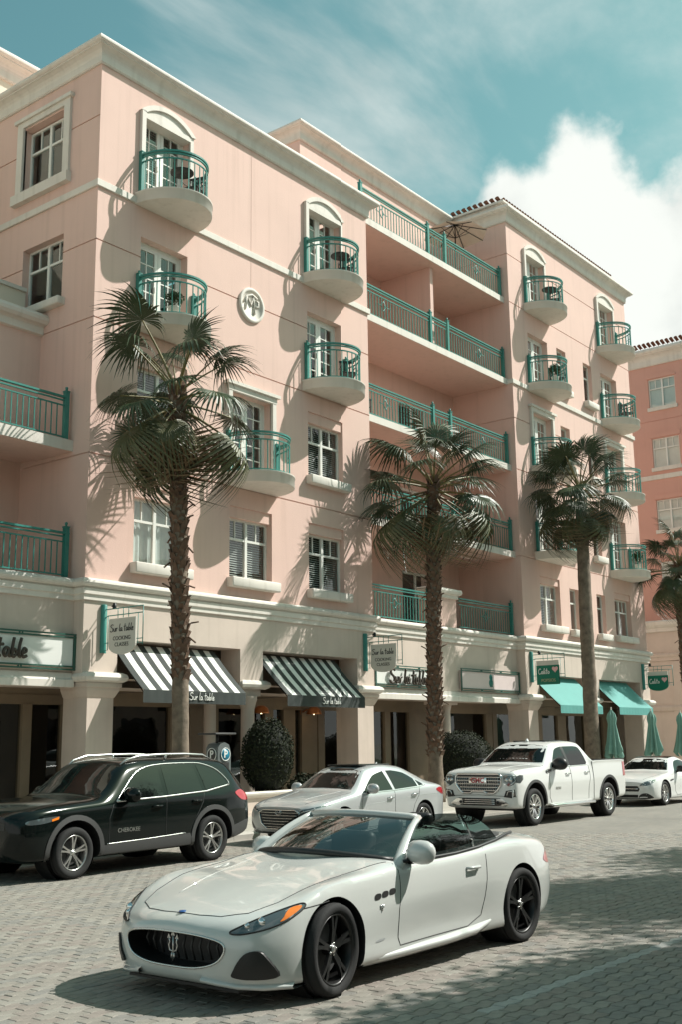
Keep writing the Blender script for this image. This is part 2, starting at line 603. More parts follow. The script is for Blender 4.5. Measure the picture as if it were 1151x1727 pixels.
# paving slabs near the planter where the sidewalk shows
mb = MB()
mb.box(0, 1.17, 0, 1.17, 0.0, 0.022)
slab_me = mb.mesh('slab', 'sidewalk')
for i in range(8, 40):
    for j in range(3):
        link('slab', slab_me, sidewalk, (i * 1.19, 15.64 + j * 1.19, 0.115))
for x in range(-10, 60):
    pass
kerb = structure(MB().box(-60, 140, 15.30, 15.45, -0.3, 0.0).build('kerb', 'kerb'))
mb = MB()
mb.prism([(15.32, -0.02), (15.32, 0.10), (15.36, 0.137), (15.618, 0.137), (15.618, -0.02)], 0.004, 1.996, 'x')
kerb_me = mb.mesh('kerbstone', 'kerb')
for i in range(4, 27):
    link('kerbstone', kerb_me, kerb, (i * 2.0, 0, 0))
structure(MB().box(-60, 140, 0.9, 1.2, -0.3, 0.13).build('median_kerb', 'kerb'))
structure(MB().box(-60, 140, -30, 0.9, -0.3, 0.10).build('median_lawn', 'grass'))

# ================================================================== the pink building
bld = thing('apartment_building', 'long pink stucco apartment building with cream trim and teal balconies above shops', 'building', (31, 20, 0.14), world_coords=True)
FY = 20.0
XL0, XL1, XR0, XR1 = 16.0, 26.87, 36.05, 46.95
GY = 20.35                         # ground floor wall of the set-back bays
RY = 22.7                          # back of the open galleries


def front(u, d, z):
    return (u, FY + d, z)


DOORS, WINS = [], []               # (x, z, kind)
left_open = []
for x in (17.40, 23.86):
    left_open += [(x, x + 1.6, 15.36, 17.72, 0.32), (x, x + 1.6, 12.06, 14.30, 0.32), (x, x + 1.65, 9.30, 11.22, 0.30), (x, x + 1.65, 6.02, 7.93, 0.30)]
left_open += [(20.65, 22.25, 8.76, 11.05, 0.32), (20.65, 22.30, 6.02, 7.93, 0.30)]
mb = MB()
wall(mb, XL0, XL1, 5.40, 18.60, left_open, front, 0.3, grooves=(13.74, 11.76, 8.44))


def side(u, d, z):
    return (XL0 + d, u, z)


wall(mb, FY, 34, 5.40, 18.60, [(21.36, 23.06, 15.86, 17.72, 0.3), (21.26, 22.90, 12.55, 14.26, 0.3)], side, 0.3, grooves=(17.02, 13.74, 11.76, 8.44))
mb.quad((XL1, FY, 5.4), (XL1, 34, 5.4), (XL1, 34, 18.6), (XL1, FY, 18.6))
mb.quad((XL0, FY, 18.75), (XL1, FY, 18.75), (XL1, 34, 18.75), (XL0, 34, 18.75))
mb.quad((XL0, 34, 0), (XL1, 34, 0), (XL1, 34, 18.75), (XL0, 34, 18.75))
# thin vertical control joint in the middle of the block, as a raised bead of render
wall_left = mb.build('wall', 'pink_stucco', bld)
MB().box(21.425, 21.445, FY - 0.006, FY + 0.01, 14.2, 18.4).build('control_joint', 'pink_stucco', bld)

right_open = []
for x in (37.42, 43.90):
    right_open += [(x, x + 1.6, 18.66, 21.02, 0.32), (x, x + 1.6, 15.36, 17.55, 0.32), (x, x + 1.6, 12.06, 14.30, 0.32),
                   (x, x + 1.6, 8.76, 11.05, 0.32), (x, x + 1.6, 6.02, 7.86, 0.30)]
for x in (39.82, 42.20):
    for z0, z1 in ((15.85, 17.58), (12.55, 14.26), (9.2, 10.95), (6.0, 7.62)):
        right_open.append((x, x + 0.8, z0, z1, 0.25))
mb = MB()
wall(mb, XR0, XR1, 5.40, 21.90, right_open, front, 0.3, grooves=(20.40, 18.42, 13.76, 11.76, 8.46))


def rside(u, d, z):
    return (XR0 + d, u, z)


wall(mb, FY, 32, 5.40, 21.90, [], rside, 0.3, grooves=(20.40, 13.76, 8.46))
mb.quad((XR1, FY, 5.4), (XR1, 32, 5.4), (XR1, 32, 21.9), (XR1, FY, 21.9))
mb.quad((XR0, FY, 21.9), (XR1, FY, 21.9), (XR1, 32, 21.9), (XR0, 32, 21.9))
mb.build('wall', 'pink_stucco', bld)

# the galleries between the blocks
mb = MB()
gal_open = []
for z in (5.55, 8.62, 11.92, 15.30):
    gal_open += [(29.0, 29.95, z, z + 2.25, 0.2), (32.3, 34.2, z, z + 2.25, 0.2)]


def gal(u, d, z):
    return (u, RY + d, z)


wall(mb, XL1, XR0, 5.40, 22.45, gal_open, gal, 0.2)
mb.quad((26.75, RY, 18.6), (26.75, 32, 18.6), (26.75, 32, 22.45), (26.75, RY, 22.45))
mb.quad((26.75, RY, 22.45), (XR0, RY, 22.45), (XR0, 32, 22.45), (26.75, 32, 22.45))
mb.quad((26.75, RY, 18.6), (26.75, RY, 22.45), (XL1, RY, 22.45), (XL1, RY, 18.6))
mb.build('wall', 'pink_stucco', bld)
for z in (8.40, 11.70, 15.08, 18.40):
    MB().box(XL1 + 0.003, XR0 - 0.003, 20.25, RY - 0.003, z, z + 0.22).build('gallery_slab', 'pink_stucco', bld)
    MB().box(XL1 + 0.004, XR0 - 0.004, 20.215, 20.25, z + 0.004, z + 0.235).build('slab_edge', 'trim', bld)
MB().box(31.38, 31.56, 20.55, RY - 0.003, 15.303, 18.397).build('partition', 'pink_stucco', bld)
MB().box(27.55, 27.85, RY - 0.01, RY + 0.02, 13.9, 14.2).build('vent', 'dark_room', bld)
for z in (5.55, 8.62, 11.92, 15.30):
    for a, b in ((29.0, 29.95), (32.3, 34.2)):
        d = MB().box(a, a + 0.07, RY + 0.1, RY + 0.16, z, z + 2.25).box(b - 0.07, b, RY + 0.1, RY + 0.16, z, z + 2.25).box(a + 0.07, b - 0.07, RY + 0.1, RY + 0.16, z + 2.16, z + 2.25)
        if b - a > 1.5:
            d.box((a + b) / 2 - 0.05, (a + b) / 2 + 0.05, RY + 0.1, RY + 0.16, z, z + 2.16)
        do = d.build('gallery_door', 'white_frame', bld)
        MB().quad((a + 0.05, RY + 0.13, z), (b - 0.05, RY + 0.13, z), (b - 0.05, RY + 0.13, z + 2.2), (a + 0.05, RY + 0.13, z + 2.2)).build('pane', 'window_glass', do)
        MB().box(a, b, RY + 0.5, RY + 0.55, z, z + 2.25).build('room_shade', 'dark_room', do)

# left wing
mb = MB()


def lw(u, d, z):
    return (u, 22.0 + d, z)


wall(mb, 2, XL0 - 0.002, 8.60, 11.80, [], lw, 0.2)
mb.quad((2, 22.6, 5.4), (XL0, 22.6, 5.4), (XL0, 22.6, 8.6), (2, 22.6, 8.6))
mb.quad((2, 22.0, 8.6), (XL0, 22.0, 8.6), (XL0, 22.6, 8.6), (2, 22.6, 8.6))
mb.quad((2, 22.0, 12.2), (XL0, 22.0, 12.2), (XL0, 26.0, 12.2), (2, 26.0, 12.2))
mb.build('wall', 'pink_stucco', bld)
mb = MB()
mb.quad((2, 26, 12.2), (18.5, 26, 12.2), (18.5, 26, 21.2), (2, 26, 21.2))
mb.quad((18.5, 26, 12.2), (18.5, 34, 12.2), (18.5, 34, 21.2), (18.5, 26, 21.2))
mb.quad((2, 26, 21.7), (18.5, 26, 21.7), (18.5, 34, 21.7), (2, 34, 21.7))
mb.build('wall', 'cream_stucco', bld)
MB().box(2, XL0 - 0.003, 22.72, 22.92, 12.25, 13.08).build('parapet', 'cream_stucco', bld)
MB().box(2, XL0 - 0.004, 22.66, 22.98, 13.08, 13.18).build('coping', 'trim', bld)
MB().box(2, XL0 - 0.003, 20.62, 21.997, 8.55, 8.80).build('gallery_slab', 'pink_stucco', bld)
MB().box(2, XL0 - 0.004, 20.585, 20.62, 8.554, 8.815).build('slab_edge', 'trim', bld)
MB().box(12.2, 15.2, 22.56, 22.599, 5.6, 7.9).build('recess_shade_panel', 'dark_room', bld)  # flat dark panel: the recess's shade is put into its colour


# ---- mouldings
def crown(z, scale=1.0):
    return [(o * scale, z + h * scale) for o, h in
            [(0, 0), (0.05, 0.0), (0.05, 0.02), (0.07, 0.03), (0.07, 0.21), (0.075, 0.225), (0.09, 0.27), (0.14, 0.33), (0.21, 0.37), (0.26, 0.385),
             (0.26, 0.41), (0.30, 0.425), (0.335, 0.46), (0.34, 0.50), (0.33, 0.54), (0.30, 0.57), (0.25, 0.575), (0.25, 0.60), (0, 0.60)]]


MB().sweep(crown(18.40), [(XL0, 34), (XL0, FY), (XL1 + 0.03, FY), (XL1 + 0.03, 20.9)]).build('cornice', 'trim', bld)
MB().sweep(crown(22.12), [(26.75, 32), (26.75, RY), (36.0, RY)]).build('cornice', 'trim', bld)
MB().sweep(crown(21.72), [(XR0, 32), (XR0, FY), (XR1 + 0.02, FY), (XR1 + 0.02, 32)]).build('cornice', 'trim', bld)
MB().sweep(crown(21.0, 1.25), [(2, 26), (18.5, 26), (18.5, 34)]).build('cornice', 'trim', bld)
# the last block carries a set-back eave with clay tiles
MB().box(XR0 + 0.12, 46.1, FY + 0.18, 31, 22.28, 22.62).box(XR0 - 0.02, 46.25, FY + 0.04, 31, 22.62, 22.70).build('eave', 'trim', bld)
band = [(0, 0), (0.05, 0.0), (0.06, 0.01), (0.06, 0.17), (0.05, 0.18), (0, 0.19)]
MB().sweep([(o, z + 15.10) for o, z in band], [(XL0, 34), (XL0, FY), (XL1 + 0.02, FY), (XL1 + 0.02, 20.21)]).build('string_band', 'trim', bld)
MB().sweep([(o, z + 15.10) for o, z in band], [(XR0, 22.6), (XR0, FY), (XR1 + 0.02, FY), (XR1 + 0.02, 30)]).build('string_band', 'trim', bld)
belt = [(0, 5.02), (0.05, 5.03), (0.05, 5.14), (0.09, 5.16), (0.09, 5.285), (0.06, 5.30), (0.06, 5.32), (0.12, 5.33), (0.16, 5.36), (0.185, 5.41),
        (0.175, 5.46), (0.14, 5.495), (0.09, 5.515), (0, 5.52)]
MB().sweep(belt, [(2, GY), (XL0, GY), (XL0, FY), (XL1, FY), (XL1, GY), (XR0, GY), (XR0, FY), (XR1, FY), (XR1, 32)]).build('belt_cornice', 'trim', bld)
MB().sweep([(0, 11.72), (0.10, 11.74), (0.10, 11.92), (0.14, 11.95), (0.24, 11.97), (0.30, 12.04), (0.31, 12.12), (0.27, 12.20), (0.2, 12.24), (0, 12.25)],
           [(2, 22.0), (XL0 - 0.005, 22.0)]).build('cornice', 'trim', bld)
MB().quad((2, GY, 5.5), (XR1, GY, 5.5), (XR1, 24, 5.5), (2, 24, 5.5)).build('gallery_floor', 'stone', bld)

# ---- roof tiles on the eave of the last block
mb = MB()
for j in range(7):
    pass
tile = MB()
tile.lathe([(0.085, 0.0), (0.10, -0.42)], (0, 0, 0), 8, 'y', 0, True, 0, pi)
tile.lathe([(0.068, 0.0), (0.083, -0.42)], (0, 0, 0), 8, 'y', 0, True, 0, pi)
tile_me = tile.mesh('roof_tile', 'roof_tile')
eave_tiles = []
for i in range(16):                                            # along the side that runs away from the street
    o = link('roof_tile', tile_me, bld, (XR0 + 0.34, 20.30 + i * 0.26, 22.70), (radians(-16), 0, radians(-90)))
    o.scale = (0.95, 1, 0.8)
for i in range(46):                                            # along the street side
    o = link('roof_tile', tile_me, bld, (XR0 + 0.20 + i * 0.215, FY + 0.50, 22.70), (radians(-16), 0, 0))
    o.scale = (0.8, 1, 0.62)
mb = MB()
mb.add([(XR0 + 0.05, FY + 0.1, 22.70), (46.2, FY + 0.1, 22.70), (46.2, 31, 22.70), (XR0 + 0.05, 31, 22.70), (39.5, 24, 23.75), (42.8, 24, 23.75), (42.8, 27, 23.75), (39.5, 27, 23.75)],
       [(0, 1, 5, 4), (1, 2, 6, 5), (2, 3, 7, 6), (3, 0, 4, 7), (4, 5, 6, 7)])
mb.build('roof', 'roof_tile', bld)


# ---- windows and doors
def win_meshes(w, h, tag_):
    """frame of two sashes with a small-paned top; pane outlines; sill"""
    f = MB()
    fw_, y0, y1 = 0.055, 0.0, 0.07
    zt = h * 0.66
    f.box(0, fw_, y0, y1, 0, h).box(w - fw_, w, y0, y1, 0, h).box(fw_, w - fw_, y0, y1, 0, fw_).box(fw_, w - fw_, y0, y1, h - fw_, h)
    panes = []
    if w > 1.0:
        c = w / 2
        f.box(c - 0.045, c + 0.045, y0 - 0.01, y1, fw_, h - fw_)
        f.box(fw_, c - 0.045, y0, y1, zt - 0.03, zt + 0.03).box(c + 0.045, w - fw_, y0, y1, zt - 0.03, zt + 0.03)
        for a, b in ((fw_, c - 0.045), (c + 0.045, w - fw_)):
            mid = (a + b) / 2
            f.box(mid - 0.016, mid + 0.016, y0 + 0.01, y1 - 0.01, zt + 0.03, h - fw_)
            panes += [(a, b, fw_, zt - 0.03), (a, mid - 0.016, zt + 0.03, h - fw_), (mid + 0.016, b, zt + 0.03, h - fw_)]
    else:
        f.box(fw_, w - fw_, y0, y1, zt - 0.03, zt + 0.03)
        panes += [(fw_, w - fw_, fw_, zt - 0.03), (fw_, w - fw_, zt + 0.03, h - fw_)]
    pm = [MB().quad((a, 0.035, c), (b, 0.035, c), (b, 0.035, d), (a, 0.035, d)).mesh('pane', 'window_glass') for a, b, c, d in panes]
    bl = MB()
    n = int(h / 0.062)
    for i in range(n):
        z = 0.05 + i * 0.062
        bl.add([(0.05, 0.10, z), (w - 0.05, 0.10, z), (w - 0.05, 0.135, z + 0.03), (0.05, 0.135, z + 0.03)], [(0, 1, 2, 3)])
    return dict(frame=f.mesh('window', 'white_frame'), panes=pm, blind=bl.mesh('blind', 'blind'), w=w, h=h)


def sill_mesh(w):
    return MB().rbox(-0.10, w + 0.12, -0.24, 0.02, -0.27, -0.012, 0.03).mesh('sill', 'trim')


DARK = {}


def place_window(x, z, W, y=FY, blind=True, sill=None, rz=0.0, curtain=False, setback=0.20, panes=True, parent=None):
    loc = Vector((x, y, z)) + (Vector((0, setback, 0)) if rz == 0 else Vector((setback, 0, 0)))
    o = link('window', W['frame'], parent or bld, loc, (0, 0, rz))
    if panes:
        for p in W['panes']:
            link('pane', p, o)
    else:
        mbp = MB()
        for p in W['panes']:
            mbp.add([v.co[:] for v in p.vertices], [tuple(q.vertices) for q in p.polygons])
        k = ('p', id(W))
        if k not in DARK:
            DARK[k] = mbp.mesh('panes', 'window_glass')
        stuff(link('panes', DARK[k], o))
    if blind:
        b = link('blind', W['blind'], o)
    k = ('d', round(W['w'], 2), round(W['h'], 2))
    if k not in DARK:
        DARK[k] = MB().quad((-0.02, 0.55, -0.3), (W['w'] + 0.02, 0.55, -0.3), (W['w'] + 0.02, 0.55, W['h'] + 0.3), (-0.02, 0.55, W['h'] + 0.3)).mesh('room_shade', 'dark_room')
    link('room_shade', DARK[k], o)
    if curtain:
        c = MB()
        n = 40
        c.add([(0.05 + (W['w'] - 0.1) * i / n, 0.16 + 0.02 * sin(i * 1.7), zz) for zz in (0.03, W['h'] - 0.03) for i in range(n + 1)],
              [(i, i + 1, i + n + 2, i + n + 1) for i in range(n)], 0, True)
        c.build('curtain', 'curtain', o)
    if sill is not None:
        link('sill', sill, o, (0, -setback, 0) if rz == 0 else (0, -setback, 0))
    return o


W_BIG = win_meshes(1.65, 1.60, 'a')
W_BIG2 = win_meshes(1.60, 1.56, 'b')
W_SIDE = win_meshes(1.70, 1.80, 'c')
W_SIDE2 = win_meshes(1.64, 1.70, 'd')
W_SM = [win_meshes(0.80, h, 's') for h in (1.73, 1.71, 1.75, 1.62)]
S_BIG, S_SM = sill_mesh(1.65), sill_mesh(0.80)


def head_panel(x, z0, z1, w):
    MB().box(x + 0.002, x + w - 0.002, FY + 0.05, FY + 0.30, z0, z1 - 0.002).build('head_panel', 'pink_stucco', bld)


for x in (17.40, 23.86):
    place_window(x, 9.32, W_BIG, sill=S_BIG)
    head_panel(x, 10.92, 11.22, 1.65)
for x in (17.40, 20.65, 23.86):
    place_window(x, 6.04, W_BIG, sill=S_BIG, blind=(x > 18), curtain=(x < 18))
    head_panel(x, 7.64, 7.93, 1.65)
for x in (37.42, 43.90):
    place_window(x, 6.04, W_BIG2, sill=S_BIG, blind=(x < 40), panes=False)
    head_panel(x, 7.60, 7.86, 1.60)
for x in (39.82, 42.20):
    for W, z in zip(W_SM, (15.85, 12.55, 9.2, 6.0)):
        place_window(x, z, W, sill=S_SM, blind=False, setback=0.16, panes=False)
# side windows (they face away from the street's far end): local x runs back along the side wall
W_SIDE_LOC = [(15.88, 23.06, W_SIDE), (12.56, 22.90, W_SIDE2)]
for z, y, W in W_SIDE_LOC:
    o = place_window(XL0 + 0.0, z, W, y=y, blind=False, rz=radians(-90), setback=0.20)
o = MB()
for a, b, c, d in ((23.06, 23.30, 15.62, 18.0), (21.12, 21.36, 15.62, 18.0)):
    o.box(XL0 - 0.07, XL0 + 0.05, a, b, c, d - 0.24)
o.box(XL0 - 0.07, XL0 + 0.05, 21.12, 23.30, 17.76, 17.92).box(XL0 - 0.13, XL0 + 0.05, 21.04, 23.38, 17.92, 18.02)
o.box(XL0 - 0.16, XL0 + 0.05, 21.06, 23.36, 15.58, 15.85)
o.build('window_surround', 'trim', bld)
MB().rbox(XL0 - 0.22, XL0 + 0.10, 21.12, 23.0, 12.34, 12.54, 0.03).build('sill', 'trim', bld)


def door_meshes(w, h):
    f = MB()
    y0, y1 = 0, 0.08
    f.box(0, 0.05, y0, y1, 0, h).box(w - 0.05, w, y0, y1, 0, h).box(0.05, w - 0.05, y0, y1, h - 0.06, h)
    lw_ = (w - 0.1) / 2
    panes = []
    for k in range(2):
        a = 0.05 + k * lw_ + 0.005
        b = a + lw_ - 0.01
        s = 0.105
        f.box(a, a + s, y0 + 0.01, y1 - 0.01, 0.0, h - 0.06).box(b - s, b, y0 + 0.01, y1 - 0.01, 0.0, h - 0.06)
        f.box(a + s, b - s, y0 + 0.01, y1 - 0.01, 0.0, 0.22).box(a + s, b - s, y0 + 0.01, y1 - 0.01, h - 0.18, h - 0.06)
        x0, x1, z0, z1 = a + s, b - s, 0.22, h - 0.18
        mid = (x0 + x1) / 2
        f.box(mid - 0.013, mid + 0.013, y0 + 0.02, y1 - 0.02, z0, z1)
        for r in range(5):
            za, zb = z0 + (z1 - z0) * r / 5, z0 + (z1 - z0) * (r + 1) / 5
            if r:
                f.box(x0, mid - 0.013, y0 + 0.02, y1 - 0.02, za - 0.013, za + 0.013).box(mid + 0.013, x1, y0 + 0.02, y1 - 0.02, za - 0.013, za + 0.013)
            panes += [(x0, mid, za, zb), (mid, x1, za, zb)]
    f.box(w / 2 - 0.12, w / 2 - 0.08, -0.03, 0.01, h * 0.45, h * 0.45 + 0.14)
    pm = [MB().quad((a + .013, 0.04, c + .013), (b - .013, 0.04, c + .013), (b - .013, 0.04, d - .013), (a + .013, 0.04, d - .013)) for a, b, c, d in panes]
    bl = MB()
    for i in range(int(h / 0.07)):
        z = 0.05 + i * 0.07
        bl.add([(0.06, 0.14, z), (w * 0.5, 0.14, z), (w * 0.5, 0.175, z + 0.035), (0.06, 0.175, z + 0.035)], [(0, 1, 2, 3)])
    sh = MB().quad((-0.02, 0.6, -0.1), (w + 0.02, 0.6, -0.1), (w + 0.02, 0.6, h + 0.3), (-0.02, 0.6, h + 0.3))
    al = MB()
    for p in pm:
        al.add(p.v, p.f)
    return dict(frame=f.mesh('french_door', 'white_frame'), panes=[p.mesh('pane', 'window_glass') for p in pm], all=al.mesh('panes', 'window_glass'),
                blind=bl.mesh('blind', 'blind'), shade=sh.mesh('room_shade', 'dark_room'))


D_TALL, D_MID = door_meshes(1.6, 2.34), door_meshes(1.6, 2.22)


def place_door(x, z, D, near, blind=False):
    o = link('french_door', D['frame'], bld, (x, FY + 0.24, z))
    if near:
        for p in D['panes']:
            link('pane', p, o)
    else:
        stuff(link('panes', D['all'], o))
    if blind:
        link('blind', D['blind'], o)
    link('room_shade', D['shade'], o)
    return o


def arch_surround(x, zb, ztop, near=True):
    """flat jambs with a segmental arched head around a tall opening 1.6 wide"""
    m_ = MB()
    j = 0.13
    m_.box(x - j, x, FY - 0.10, FY + 0.02, zb, ztop)
    m_.box(x + 1.6, x + 1.6 + j * 0.9, FY - 0.055, FY + 0.02, zb, ztop)
    n = 14
    w = 0.8 + j + 0.03
    rise = 0.40
    r = (w * w + rise * rise) / (2 * rise)
    cx, cz = x + 0.8, ztop + rise - r
    half = math.asin(w / r)
    outer = [(cx + r * sin(-half + 2 * half * i / n), cz + r * cos(-half + 2 * half * i / n)) for i in range(n + 1)]
    r2 = r - 0.13
    h2 = math.asin(min(1, (0.8) / r2))
    inner = [(cx + r2 * sin(-h2 + 2 * h2 * i / n), cz + r2 * cos(-h2 + 2 * h2 * i / n)) for i in range(n + 1)]
    for i in range(n):
        m_.prism([outer[i], outer[i + 1], inner[i + 1], inner[i]], FY - 0.10, FY + 0.02)
    # the tympanum, set a little back, and the flat lintel under it
    zl = min(p[1] for p in inner)
    m_.prism([(x, zl)] + inner[1:-1] + [(x + 1.6, zl)], FY - 0.045, FY + 0.02)
    m_.box(x + 0.002, x + 1.598, FY - 0.075, FY + 0.30, zl - 0.14, zl - 0.002)
    m_.build('arched_surround', 'trim', bld)


def flat_surround(x, zb, ztop):
    m_ = MB()
    j = 0.14
    m_.box(x - j, x, FY - 0.09, FY + 0.02, zb, ztop).box(x + 1.6, x + 1.6 + j, FY - 0.09, FY + 0.02, zb, ztop)
    m_.box(x - j - 0.02, x + 1.6 + j + 0.02, FY - 0.10, FY + 0.02, ztop, ztop + 0.16)
    m_.box(x - j - 0.10, x + 1.6 + j + 0.10, FY - 0.17, FY + 0.02, ztop + 0.16, ztop + 0.25)
    m_.build('door_surround', 'trim', bld)


for x in (17.40, 23.86):
    place_door(x, 15.38, D_TALL, True, blind=(x < 20))
    arch_surround(x, 15.42, 17.72)
    place_door(x, 12.08, D_MID, True)
place_door(20.65, 8.78, D_TALL, True, blind=True)
flat_surround(20.65, 8.76, 11.05)
for x in (37.42, 43.90):
    place_door(x, 18.68, D_TALL, False, blind=(x < 40))
    arch_surround(x, 18.72, 21.02)
    place_door(x, 15.36, D_MID, False)
    place_door(x, 12.08, D_MID, False)
    flat_surround(x, 12.06, 14.30)
    place_door(x, 8.78, D_TALL, False)

# ---- bowed balconies
BA, BD, BT = 1.08, 1.24, 0.30


def bow(a, d, n, t0=0.0, t1=pi):
    return [(-a * cos(t0 + (t1 - t0) * i / n), -d * sin(t0 + (t1 - t0) * i / n)) for i in range(n + 1)]


mb = MB()
pl = bow(BA, BD, 36)
n = len(pl)
vs = []
for s_, z in ((0.985, 0.0), (1.0, 0.012), (1.0, BT - 0.05), (1.012, BT - 0.045), (1.012, BT)):
    vs += [(x * s_, y * s_, z) for x, y in pl]
fs = [(k * n + i, k * n + i + 1, (k + 1) * n + i + 1, (k + 1) * n + i) for k in range(4) for i in range(n - 1)]
mb.add(vs, fs, 0, True)
mb.add([(x * .985, y * .985, 0) for x, y in pl], [tuple(reversed(range(n)))])
mb.add([(x * 1.012, y * 1.012, BT) for x, y in pl], [tuple(range(n))])
slab_me2 = mb.mesh('balcony', 'trim')
ra, rd = 0.95, 1.10
path = [(x, y) for x, y in bow(ra, rd, 30)]


def rail_mesh(zc, w, h, pa):
    m_ = MB()
    k = len(pa)
    v = []
    for i, (x, y) in enumerate(pa):
        d = Vector(pa[min(i + 1, k - 1)]) - Vector(pa[max(i - 1, 0)])
        d.normalize()
        nn = Vector((d.y, -d.x))
        for o_, z in ((-w / 2, zc - h / 2), (w / 2, zc - h / 2), (w / 2, zc + h / 2), (-w / 2, zc + h / 2)):
            v.append((x + nn.x * o_, y + nn.y * o_, z))
    f = [(i * 4 + j, i * 4 + (j + 1) % 4, (i + 1) * 4 + (j + 1) % 4, (i + 1) * 4 + j) for i in range(k - 1) for j in range(4)]
    f += [(3, 2, 1, 0), tuple((k - 1) * 4 + j for j in range(4))]
    m_.add(v, f)
    return m_


hr = rail_mesh(BT + 1.06, 0.075, 0.045, path)
hr2 = rail_mesh(BT + 0.99, 0.045, 0.03, path)
hr.add(hr2.v, hr2.f)
handrail_me = hr.mesh('handrail', 'teal_metal')
lowrail_me = rail_mesh(BT + 0.86, 0.035, 0.03, path).mesh('lower_rail', 'teal_metal')
footrail_me = rail_mesh(BT + 0.06, 0.03, 0.025, path).mesh('foot_rail', 'teal_metal')
post_me = MB().box(-0.05, 0.05, -0.11, 0.0, 0, 1.14).box(-0.06, 0.06, -0.12, 0.0, 1.14, 1.165).lathe([(0, 1.25), (0.03, 1.235), (0.03, 1.2), (0.015, 1.165)], (0, -0.055, 0), 8).mesh('post', 'teal_metal')
bal_me = MB().box(-0.011, 0.011, -0.011, 0.011, 0, 0.80).mesh('baluster', 'teal_metal')
bal_pts = bow(ra, rd, 17)[1:-1]
bal_all = MB()
for x, y in bal_pts:
    bal_all.box(x - 0.011, x + 0.011, y - 0.011, y + 0.011, BT + 0.06, BT + 0.86)
bal_all_me = bal_all.mesh('balusters', 'teal_metal')
orn = MB()                        # the little square panel bars on the curve
for t in (0.80, 0.86):
    a = t * pi
orn_pts = [bow(ra, rd, 40)[i] for i in (27, 28, 29, 30, 31, 32, 33)]
orn.tube([(x, y, BT + 0.62) for x, y in orn_pts], 0.012, 5)
orn.tube([(x, y, BT + 0.50) for x, y in orn_pts], 0.012, 5)
orn_me = orn.mesh('ornament', 'teal_metal')


def balcony(xc, zb, near):
    o = link('balcony', slab_me2, bld, (xc, FY - 0.001, zb))
    link('handrail', handrail_me, o)
    link('lower_rail', lowrail_me, o)
    link('foot_rail', footrail_me, o)
    link('ornament', orn_me, o)
    for s_ in (-1, 1):
        link('post', post_me, o, (s_ * (ra - 0.01), -0.01, BT))
    if near:
        for x, y in bal_pts:
            link('baluster', bal_me, o, (x, y, BT + 0.06))
    else:
        stuff(link('balusters', bal_all_me, o))
    return o


for xc in (18.25, 24.70):
    balcony(xc, 15.09, True)
    balcony(xc, 11.79, True)
balcony(21.46, 8.45, True)
for xc in (38.26, 44.72):
    for zb in (18.38, 15.08, 11.78, 8.45):
        balcony(xc, zb, False)


# ---- straight railings
def railing(x0, x1, y, z, posts, diamonds, near=True, rails_end=True):
    m_ = MB()
    m_.box(x0, x1, y - 0.04, y + 0.04, z + 1.03, z + 1.075).box(x0, x1, y - 0.025, y + 0.025, z + 0.955, z + 0.985)
    m_.box(x0, x1, y - 0.018, y + 0.018, z + 0.83, z + 0.86).box(x0, x1, y - 0.018, y + 0.018, z + 0.07, z + 0.10)
    o = m_.build('railing', 'teal_metal', bld)
    for px in posts:
        link('post', post_big, o, (px, y, z))
    xs = []
    n_ = int((x1 - x0) / 0.155)
    for i in range(1, n_):
        x = x0 + (x1 - x0) * i / n_
        if all(abs(x - p) > 0.1 for p in posts):
            xs.append(x)
    if near:
        for x in xs:
            link('baluster', bal_st, o, (x, y, z + 0.1))
    else:
        b = MB()
        for x in xs:
            b.box(x - 0.011, x + 0.011, y - 0.011, y + 0.011, z + 0.1, z + 0.83)
        stuff(b.build('balusters', 'teal_metal', o))
    for dx in diamonds:
        d = MB()
        s_ = 0.13
        pts = [(dx - s_, y, z + 0.56), (dx, y, z + 0.56 + s_ * 1.3), (dx + s_, y, z + 0.56), (dx, y, z + 0.56 - s_ * 1.3)]
        d.tube(pts, 0.018, 5, closed=True)
        d.tube([(dx - 0.33, y, z + 0.56), (dx - s_, y, z + 0.56)], 0.013, 5)
        d.tube([(dx + s_, y, z + 0.56), (dx + 0.33, y, z + 0.56)], 0.013, 5)
        d.build('diamond', 'teal_metal', o)
    return o


post_big = MB().box(-0.055, 0.055, -0.055, 0.055, 0, 1.18).box(-0.065, 0.065, -0.065, 0.065, 1.18, 1.21).lathe([(0, 1.32), (0.035, 1.30), (0.035, 1.26), (0.018, 1.21)], (0, 0, 0), 8).mesh('post', 'teal_metal')
bal_st = MB().box(-0.011, 0.011, -0.011, 0.011, 0, 0.73).mesh('baluster', 'teal_metal')
for z, k in ((18.62, True), (15.30, True), (11.92, True), (8.62, False)):
    railing(XL1 + 0.1, 31.0, 20.32, z, [XL1 + 0.16, 30.95], [28.2], near=k)
    railing(31.06, 31.94, 20.32, z, [], [], near=False)
    railing(32.0, 35.98, 20.32, z, [32.05, 35.92], [34.2], near=False)
railing(XL1 + 0.05, 30.55, 20.42, 5.52, [30.5], [28.6], near=True)
railing(32.35, 35.95, 20.42, 5.52, [35.9], [34.1], near=False)
railing(9.0, 15.9, 20.70, 8.80, [15.84], [13.55, 10.4], near=True)
railing(9.0, 15.9, 20.50, 5.52, [15.82], [13.0, 10.4], near=True)
# the little pier between the lower gallery railings
MB().box(30.72, 32.15, 20.40, 20.95, 5.50, 6.55).build('gallery_pier', 'pink_stucco', bld)
pth = [(30.72, 20.95), (30.72, 20.40), (32.15, 20.40), (32.15, 20.95)]
MB().sweep([(0, 6.50), (0.06, 6.52), (0.06, 6.62), (0.14, 6.66), (0.17, 6.74), (0.14, 6.82), (0.05, 6.84), (-0.25, 6.84)], pth).build('pier_cap', 'trim', bld)

